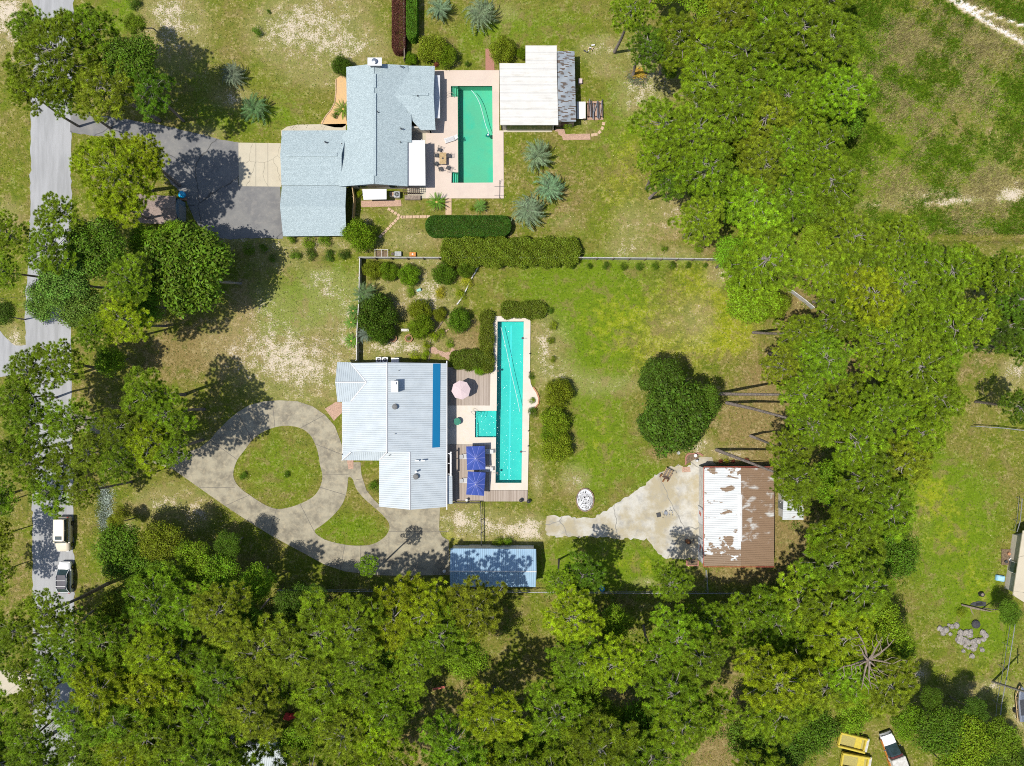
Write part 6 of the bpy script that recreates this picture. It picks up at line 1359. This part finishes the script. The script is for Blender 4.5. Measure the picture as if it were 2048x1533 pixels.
# antenna lying upright on the deck
an = thing('antenna', 'thin dark television antenna mast at the lower right corner of the green pool deck', 'antenna', W(999, 385)); an.location.z = .1
MB().tube([(0, -.9, .1), (0, 0, .2), (0, 1.6, .3)], .025, 6).build('mast', M['dark'], an)
m = MB()
for y, L in ((-.5, .75), (.75, .75)): m.tube([(-L/1, y, .2), (L, y, .25)], .014, 4)
m.tube([(0, 1.1, .28), (.35, 1.75, .3)], .014, 4).tube([(0, -.6, .1), (.25, -1.15, .05)], .014, 4); m.build('elements', M['dark'], an)
# white awning shed south of the big house, ac units
aw = thing('awning_shed', 'small white flat shelter roof against the lower wall of the shingled house', 'shelter', W3(749, 390)); aw.location.z = 0
roof_part(aw, [[P3(724.5,379,2.1), P3(773,378.5,2.1), P3(773,399,2.0), P3(727,400,2.0)]], 'white', 'roof', .06)
for a, b in ((731,398),(767,398)): x, y = W(a, b); MB().box((x, y, .98), (.07, .07, 1.96)).build('post', M['white'], aw, world=True)
def ac(label, px, py, s=.75, h=.8, mat='flue', fan='dark'):
    x, y = W(px, py, h); t = thing('air_conditioner', label, 'air conditioner', (x, y, 0))
    MB().box((0, 0, h/2), (s, s, h)).build('case', M[mat], t, bevel=.05); f = MB().cyl((0, 0, h), (0, 0, h+.02), s*.38, s*.38, 18).build('fan_grille', M[fan], t); m = MB()
    for a in (0, 2.09, 4.18): m.box((math.cos(a)*s*.16, math.sin(a)*s*.16, h+.03), (s*.3, s*.1, .01), a)
    m.build('blades', M['grey'], f); return t
ac('larger grey air conditioner with a black fan, beside the trellis', 793.5, 389, .85); ac('smaller beige unit with a tan round top, beside the grey air conditioner', 783.5, 388.5, .62, .7, 'stucco', 'terracotta')
ac('air conditioner in the shade behind the white house, left', 757, 720, .75); ac('air conditioner in the shade behind the white house, right', 770, 720, .75)
t = thing('storage_box', 'pale blue storage box against the shaded wall of the white house', 'storage box', W(792, 722)); MB().box((0, 0, .45), (1.0, .7, .9)).build('box', pm('pale_blue_box', (.35, .45, .55, 1), (.3, .4, .5, 1)), t, bevel=.03); MB().box((0, 0, .93), (1.04, .74, .06)).build('lid', M['flue'], t)
tr = thing('trellis', 'dark wooden lattice screen at the lower right corner of the shingled house', 'trellis', W(826, 390)); m = MB()
for i in range(9): m.box((-1.1+i*.27, 0, .9), (.05, .03, 1.3))
for i in range(5): m.box((0, .02, .35+i*.27), (2.3, .03, .05))
m.build('lattice', M['wood_brown'], tr); m = MB()
for i in range(9): m.box((-1.1+i*.27, .75, 1.7), (.05, 1.4, .05))
for i in range(5): m.box((0, .15+i*.3, 1.74), (2.3, .05, .04))
m.build('top_lattice', M['wood_brown'], tr); MB().box((0, -.5, .25), (2.2, .6, .5)).build('planter_box', M['wood'], tr)
# lumber and items behind the pool house
lp = thing('lumber_rack', 'rack of long boards and poles on pavers behind the white pool house', 'lumber pile', W(1190, 222)); r = rnd(7)
MB().box((0, 0, .05), (2.3, 2.6, .1)).build('base_boards', M['pavers'], lp)
for i in range(9):
    x = -1.0+i*.25+r.normal(0, .04); MB().box((x, r.normal(0, .15), .35+r.uniform(0, .25)), (.09, r.uniform(2.2, 2.9), .06), r.normal(0, .12)).build('board', M[('wood', 'wood_brown', 'dark', 'flue')[int(r.integers(4))]], lp)
for y in (-.9, .9): MB().box((0, y, .22), (2.2, .12, .2)).build('bearer', M['wood_brown'], lp)
wtb = thing('work_table', 'white-topped table with brown stains beside the tin lean-to', 'table', W(1161, 226)); wt_m = pm('stained_white_board', (.72, .70, .66, 1), (.28, .22, .18, 1), 1.0, .6, lo=.62, hi=.66)
MB().box((0, 0, .9), (1.25, 2.4, .05)).build('tabletop', wt_m, wtb)
for sx in (-1, 1):
    for sy in (-1, 1): MB().box((sx*.55, sy*1.1, .44), (.07, .07, .88)).build('leg', M['wood'], wtb)
t = thing('crate', 'small pinkish crate on the grass right of the tin lean-to', 'crate', W(1160, 165)); MB().box((0, 0, .22), (.5, .62, .44)).build('box', M['cloth_pink'], t, bevel=.02); MB().box((0, 0, .46), (.54, .66, .04)).build('lid', M['cloth_pink'], t)
t = thing('scrap_pile', 'small heap of black and white scrap on the lawn above the pool house', 'scrap', W(1178, 98)); r = rnd(8)
for i in range(9): MB().box((r.normal(0, .35), r.normal(0, .25), .08+.03*i), (r.uniform(.2, .6), r.uniform(.06, .2), .06), r.uniform(0, 3)).build('piece', M[('dark', 'white', 'wood_pale')[i % 3]], t)
# burn pile
bp = thing('brush_pile', 'heap of dead palm fronds and sticks, golden on top, on bare sand', 'brush pile', W(1275, 156)); r = rnd(9)
for nm, n, c, rr_, mt in (('grey_sticks', 520, (.28, .23, .17), 1.45, 'hedge'), ('green_fronds', 420, (.14, .20, .08), 1.5, 'hedge'), ('golden_fronds', 430, (.62, .36, .05), .85, 'hedge')):
    off = (0, 0, 0) if nm != 'golden_fronds' else (.1, .45, .18)
    P = r.normal(0, .42, (n, 3))*rr_*np.array((1, .8, 0))+np.array(off); P[:, 2] = .05+off[2]+.35*np.exp(-(P[:, 0]**2+P[:, 1]**2)/1.2)*r.uniform(.5, 1.2, n)
    D = r.normal(0, 1, (n, 3)); D[:, 2] = np.abs(D[:, 2])*.3; D /= np.linalg.norm(D, axis=1)[:, None]; v, f = blades(P, D, r.uniform(.3, .8, n), .07, r); o = link(nm, mesh_np(nm, v, f, M[mt]), bp); o.color = c+(1,)
# planter rings, tub, cart, fire ring
for lb, a, b, inner in (('round terracotta planter ring in the gravel garden, left one', 786.5, 677, 'soil'), ('round terracotta planter ring in the gravel garden, right one with a green plant', 818, 677.5, 'hedge')):
    t = thing('planter', lb, 'planter', W(a, b)); n = 18; m = MB(); Vv = []
    for r0, z in ((.50, 0), (.56, .38), (.44, .38), (.42, .1)):
        Vv += [(r0*math.cos(2*math.pi*i/n), r0*math.sin(2*math.pi*i/n), z) for i in range(n)]
    m.add(Vv, [(k*n+i, k*n+(i+1) % n, (k+1)*n+(i+1) % n, (k+1)*n+i) for k in range(3) for i in range(n)]); m.build('rim', M['terracotta'], t); MB().cyl((0, 0, .1), (0, 0, .26), .42, .42, 18).build('soil', M['soil'], t)
    if inner == 'hedge':
        leaf, _ = SHRUB[0]; o = link('plant', leaf, t, (0, 0, .2), 0, (.3, .3, .3)); o.color = TONES['mid-green']+(1,)
t = thing('garden_tub', 'pale teal tub tipped over in the gravel garden', 'tub', W(838, 581), R_(20)); MB().cyl((-.3, 0, .2), (.3, 0, .2), .17, .22, 14).build('shell', pm('pale_teal', (.35, .62, .55, 1), (.3, .55, .5, 1)), t); MB().cyl((.3, 0, .2), (.31, 0, .2), .19, .19, 14).build('opening', M['white'], t)
t = thing('bench', 'small pale bench between the planter rings', 'bench', W(811, 661)); MB().box((0, 0, .42), (1.1, .35, .05)).build('seat', M['white_dirty'], t)
for s in (-1, 1): MB().box((s*.45, 0, .2), (.06, .3, .4)).build('leg', M['white_dirty'], t)
t = thing('garden_statue', 'pale sprawling garden ornament on the bed above the path', 'ornament', W(893, 662), R_(35)); MB().sphere((0, 0, .14), .16, 10, 6, .8).build('middle', M['sandstone'], t); MB().sphere((.32, 0, .12), .11, 8, 6, .8).build('end', M['sandstone'], t); MB().tube([(0, 0, .12), (.2, 0, .14), (-.35, .05, .05)], .07, 6).build('base', M['sandstone'], t)
fr = thing('stone_ring', 'oval brick-edged ring filled with white stones on the back lawn', 'stone ring', W(1170, 1000)); r = rnd(12); m = MB()
for i in range(44):
    a = 2*math.pi*i/44; m.box((1.22*math.cos(a), 1.6*math.sin(a), .11), (.24, .13, .22*r.uniform(.8, 1.1)), a+math.pi/2+r.normal(0, .1))
m.build('brick_rim', pm('sooty_brick', (.36, .24, .17, 1), (.16, .13, .11, 1), 3, .9), fr); MB().prism([(1.12*math.cos(2*math.pi*i/24), 1.5*math.sin(2*math.pi*i/24)) for i in range(24)], 0, .12).build('gravel_bed', pm('white_ash', (.66, .68, .72, 1), (.30, .30, .31, 1), 1.6, .9, lo=.45, hi=.6), fr)
m = MB()
for i in range(230):
    a = r.uniform(0, 6.28); q = math.sqrt(r.uniform(0, 1)); m.box((1.0*q*math.cos(a), 1.38*q*math.sin(a)-.1, .15), (r.uniform(.06, .16),)*2+(.08,), r.uniform(0, 3))
m.build('white_stones', M['white'], fr)
ca = thing('wooden_cart', 'old wooden cart with iron wheels standing on the concrete yard', 'cart', W(1332, 948), R_(-28))
for i in range(8): MB().box((-.5+i*.145, .1, .72+.02*(i % 2)), (.09, 1.45, .05)).build('slat', M['wood_pale' if i % 3 == 0 else 'wood'], ca)
for y in (.7, -.5): MB().box((0, y, .62), (1.15, .1, .1)).build('crossbar', M['wood_brown'], ca)
m = MB()
for i in range(7): m.box((-.35+i*.12, -.55+.05*(i % 3), .84+.04*i), (.3, .16, .08), .4*i)
m.build('load', M['wood_brown'], ca)
for x, y in ((-.62, -.55), (.05, -.95), (.6, -.6), (.62, .2)):
    wv = MB().cyl((x-.05, y, .3), (x+.05, y, .3), .3, .3, 16).build('wheel', M['rust'], ca); MB().cyl((x-.09, y, .3), (x+.09, y, .3), .07, .07, 8).build('hub', M['wood_brown'], wv)
MB().tube([(.55, .6, .5), (.85, 1.0, .45), (1.15, .7, .4)], .03, 5).build('drawbar', M['wood'], ca)
tb = thing('rusty_tub', 'oval rusty brown tub on the concrete yard near the workshop door', 'tub', W(1375, 1083), R_(-35)); n = 20; Vv = []
for r0, z in ((.9, .02), (1.0, .32), (.86, .32), (.8, .12)): Vv += [(r0*.48*math.cos(2*math.pi*i/n), r0*.36*math.sin(2*math.pi*i/n), z) for i in range(n)]
MB().add(Vv, [(k*n+i, k*n+(i+1) % n, (k+1)*n+(i+1) % n, (k+1)*n+i) for k in range(3) for i in range(n)]+[tuple(range(3*n, 4*n))]).build('shell', M['dark'], tb); MB().prism([(.38*math.cos(2*math.pi*i/n), .29*math.sin(2*math.pi*i/n)) for i in range(n)], .13, .25).build('contents', M['rust'], tb)
t = thing('tool_heap', 'small dark heap of tools between the rusty tub and workshop', 'tools', W(1386, 1083)); r = rnd(14)
for i in range(7): MB().box((r.normal(0, .16), r.normal(0, .14), .06+.03*i), (.28, .09, .06), r.uniform(0, 3)).build('piece', M[('dark', 'grey')[i % 2]], t)
t = thing('engine_parts', 'scatter of dark and silver metal parts in the middle of the concrete yard', 'metal parts', W(1330, 1027), R_(12)); r = rnd(15)
MB().box((-.95, 0, .12), (.55, .6, .22)).build('block', M['dark'], t, bevel=.02)
for i in range(34): MB().box((r.uniform(-.7, 1.3), r.normal(0, .3), .05), (r.uniform(.06, .22), r.uniform(.05, .12), .07), r.uniform(0, 3)).build('piece', M[('dark', 'flue', 'grey')[i % 3]], t)
MB().cyl((.1, .05, .05), (.1, .05, .16), .28, .24, 12).build('drum', M['flue'], t)
t = thing('green_bucket', 'dark green barrel at the upper left corner of the workshop', 'barrel', W(1402, 936)); MB().cyl((0, 0, 0), (0, 0, .8), .26, .26, 16).build('shell', M['greenpaint'], t); MB().cyl((0, 0, .8), (0, 0, .84), .27, .27, 16).build('lid', M['teal'], t)
t = thing('gas_bottle', 'white round-topped bottle beside the upper left workshop corner', 'gas bottle', W(1392, 921)); MB().cyl((0, 0, 0), (0, 0, .7), .16, .16, 12).build('body', M['white'], t); MB().sphere((0, 0, .7), .16, 12, 6, .7).build('top', M['white'], t)
t = thing('flower_bucket', 'white bucket of flowers on the lawn above the concrete yard', 'bucket', W(1356, 906)); MB().cyl((0, 0, 0), (0, 0, .4), .16, .2, 12).build('pot', M['white'], t); leaf, _ = SHRUB[1]; o = link('flowers', leaf, t, (0, 0, .35), 0, (.28, .28, .3)); o.color = (.65, .65, .6, 1)
t = thing('bird_bath', 'white stone bowl in the brick-edged bed by the workshop', 'bird bath', W(1389, 911)); MB().cyl((0, 0, 0), (0, 0, .5), .06, .06, 8).build('stem', M['white'], t); MB().cyl((0, 0, .5), (0, 0, .58), .12, .24, 14).build('bowl', M['white'], t)
# bins
for lb, a, b, mt, nm in (('teal bin lid under the trees below the driveway', 845, 1177, 'teal', 'waste_bin'), ('bright blue bin lid by the wire fence right of the shed', 1203, 1175, 'blue', 'waste_bin')):
    t = thing(nm, lb, 'bin', W(a, b)); MB().cyl((0, 0, 0), (0, 0, .85), .3, .36, 16).build('body', M[mt], t); MB().sphere((0, 0, .86), .38, 16, 6, .35).build('lid', M[mt], t)
t = thing('plastic_tub', 'pale blue rectangular plastic tub on the right-hand lawn', 'tub', W(1998, 1156), R_(-10)); n = MB().box((0, 0, .2), (1.2, .8, .4)).build('shell', pm('pale_blue_plastic', (.28, .52, .66, 1), (.22, .42, .56, 1), 2, .5), t, bevel=.06); MB().box((0, 0, .41), (.8, .5, .03)).build('inner_floor', pm('light_blue_plastic', (.42, .64, .78, 1), (.36, .58, .7, 1), 2, .5), t)
t = thing('tarp_bundle', 'bright blue tarp-covered bundle above the brown shingled shed', 'tarp bundle', W(368, 392)); leaf = MB().sphere((0, 0, .6), .52, 14, 8, .8); o = leaf.build('tarp', pm('bright_blue_tarp', (.0, .30, .62, 1), (.02, .45, .75, 1), 3, .3, spec=.6, bump=.6), t); MB().box((0, -.5, .2), (.8, .4, .4)).build('crate', M['terracotta'], t)
t = thing('mailbox_hut', 'white round cap beside the left end of the metal shed', 'water tank', W(890, 1140)); MB().cyl((0, 0, 0), (0, 0, .9), .2, .2, 14).build('body', M['flue'], t); MB().sphere((0, 0, .9), .24, 14, 6, .4).build('cap', M['white'], t)
# rocks
r = rnd(21); rocks = [(1879,1257),(1885,1266),(1890,1260),(1897,1250),(1903,1253),(1900,1268),(1912,1251),(1920,1265),(1926,1268),(1918,1274),(1928,1278),(1932,1264),(1938,1270),(1940,1263),(1934,1284),(1941,1286),(1946,1283),(1950,1279),(1956,1281),(1930,1292),(1936,1296),(1926,1302),(1945,1296),(1943,1312),(1964,1265),(1970,1270),(1966,1278),(1963,1299),(1922,1284),(1948,1290),(1916,1280)]
rocks.sort()
for i, (a, b) in enumerate(rocks):
    s = r.uniform(.24, .5); o = MB().sphere((0, 0, 0), s, 8, 5, .6).build('rock', M['stone']); v = o.data.vertices
    for k in v: k.co = k.co*(1+r.normal(0, .12))
    x, y = W(a, b); o.location = (x, y, s*.3); o.rotation_euler = (0, 0, r.uniform(0, 6)); tag(o, 'rough grey rock, %s from the left in the rock scatter on the lawn' % NTH[i], 'rock', 'grey rocks scattered on the right-hand lawn')
t = thing('fallen_branch', 'dark charred log with pale branches lying above the rocks', 'log', W(1945, 1215), R_(-8)); MB().tube([(-1.8, .2, .3), (0, 0, .35), (2.6, -.2, .15)], [.10, .16, .06], 7).build('trunk', M['wood'], t); MB().tube([(-.5, 0, .3), (-.2, -.6, .3), (.3, -1.1, .1)], [.09, .07, .03], 6).build('branch', M['wood'], t)
t = thing('dark_boulder', 'largest dark boulder just above the grey rocks', 'boulder', W(1950, 1248)); o = MB().sphere((0, 0, .2), .62, 10, 6, .6).build('stone', pm('charcoal_stone', (.07, .07, .075, 1), (.045, .045, .05, 1), 4, .9), t)
t = thing('charred_stump', 'small black stump above the fallen log', 'stump', W(1961, 1188)); MB().cyl((0, 0, 0), (0, 0, .45), .38, .32, 10).build('stump', M['black'], t); MB().cyl((0, 0, .45), (0, 0, .47), .2, .2, 10).build('cut_face', M['wood'], t)
t = thing('tarp_patch', 'dark folded tarp on the grass next to the fallen log', 'tarp', W(1955, 1208)); o = MB().prism([(-1.1, -.1), (-.2, -.35), (1.1, -.3), (1.15, .25), (.2, .4), (-.7, .2)], .01, .07).build('sheet', M['dark'], t); MB().box((.2, 0, .09), (.9, .3, .04), .2).build('fold', M['black'], t)
pt = thing('planter_bed', 'small square bed with pots beside the tan-roofed house', 'planter', W(2013, 1114)); MB().box((0, 0, .08), (1.5, 2.2, .16)).build('soil', M['soil'], pt); 
for a, b, mt in ((.1, .5, 'terracotta'), (.3, -.3, 'white'), (-.3, -.6, 'dark')): MB().cyl((a, b, .16), (a, b, .45), .16, .22, 12).build('pot', M[mt], pt)
# red cloth, litter under the trees
t = thing('red_tent_cloth', 'crumpled red cloth showing through the trees at the bottom left', 'cloth', W(582, 1430)); o = MB().prism([(-1.0, -.4), (-.2, -.6), (.9, -.1), (1.1, .5), (.1, .35), (-.6, .5)], .3, .5).build('cloth', M['cloth_red'], t); MB().box((.2, .1, .6), (.7, .4, .2), .3).build('fold', M['cloth_red'], t)
t = thing('bench', 'reddish bench and grey board in the clearing under the pines', 'bench', W(878, 1374), R_(12)); MB().box((0, 0, .45), (1.7, .32, .05)).build('seat', M['red'], t)
for s in (-1, 1): MB().box((s*.7, 0, .22), (.08, .3, .44)).build('leg', M['wood'], t)
# utility poles and wires
def upole(label, bx, by, tx, ty, h, name='utility_pole'):
    b = W(bx, by); tp = W(tx, ty, h); t = thing(name, label, 'utility pole', (b[0], b[1], 0)); d = (tp[0]-b[0], tp[1]-b[1], h)
    MB().tube([(0, 0, -.1), (d[0]*.5, d[1]*.5, h*.5), d], [.17, .15, .11], 9).build('pole', M['bark_grey'], t)
    MB().box((d[0]*.95, d[1]*.95, h*.95), (.12, 2.2, .12), 0).build('crossarm', M['wood'], t)
    for s in (-1, 1): MB().cyl((d[0]*.95, d[1]*.95+s*.95, h*.95+.06), (d[0]*.95, d[1]*.95+s*.95, h*.95+.26), .05, .05, 8).build('insulator', M['white'], t)
    return t, Vector((b[0]+d[0]*.95, b[1]+d[1]*.95, h*.95))
u1, top1 = upole('pale utility pole rising over the glossy magnolia, top leaning left', 482, 567, 398, 562, 10.5)
u2, top2 = upole('pale utility pole with crossarm beside the lower right wire fence', 1985, 1364, 2085, 1395, 10)
def wire(label, a, b, sag=.8):
    a = Vector(a); b = Vector(b); pts = []
    for i in range(17): t_ = i/16; p = a.lerp(b, t_); p.z -= sag*4*t_*(1-t_); pts.append(p)
    o = MB().tube(pts, .013, 4).build('power_line', M['dark']); return tag(o, label, 'power line')
wire('thin wire from the pole beside the magnolia to the white house', top1, P3(700, 727, 3.1)); wire('thin wire running from the pole beside the magnolia to the left edge', top1, P3(-40, 600, 9))
# garden frame and boxes by the rail fence
gf = thing('vegetable_enclosure', 'thin-framed vegetable enclosure against the upper side of rail fence', 'garden frame', W(764, 509)); m = MB()
for x in (-.9, .0, .9): m.box((x, 0, .5), (.06, 1.1, .05)).box((x, .5, .25), (.06, .06, .5)).box((x, -.5, .25), (.06, .06, .5))
m.box((0, .55, .52), (1.9, .06, .05)); m.build('frame', M['white_dirty'], gf); MB().box((0, 0, .05), (1.7, 1.0, .1)).build('soil', M['soil'], gf)
t = thing('water_trough', 'pale blue-grey box beside the rail fence, left of the orange one', 'box', W(797, 509)); MB().box((0, 0, .22), (.95, .65, .44)).build('box', M['flue'], t, bevel=.04); MB().box((0, 0, .45), (.9, .6, .03)).build('lid', M['grey'], t)
t = thing('compost_box', 'small orange-brown box beside the rail fence', 'box', W(826, 510)); MB().box((0, 0, .2), (.9, .6, .4)).build('box', M['orange'], t, bevel=.03); MB().cyl((0, 0, .4), (0, 0, .44), .12, .12, 10).build('knob', M['white'], t)
t = thing('log_round', 'dark round pot on the ground beside the pale box at the rail fence', 'pot', W(786, 509)); MB().cyl((0, 0, 0), (0, 0, .3), .2, .22, 12).build('pot', M['dark'], t); MB().cyl((0, 0, .3), (0, 0, .31), .15, .15, 12).build('soil', M['soil'], t)
# lawn islands keep the lawn's own cover; low white-flowered bed by the roadside
o = cover('roadside_flowers', [[(203,975),(218,975),(222,1000),(222,1040),(212,1060),(202,1050)]], 150, 301, .06, .4, (.50, .58, .50)); 
cover('roadside_leaves', [[(196,960),(214,960),(214,1070),(198,1060)]], 90, 302, .06, .4, (.09, .13, .03))
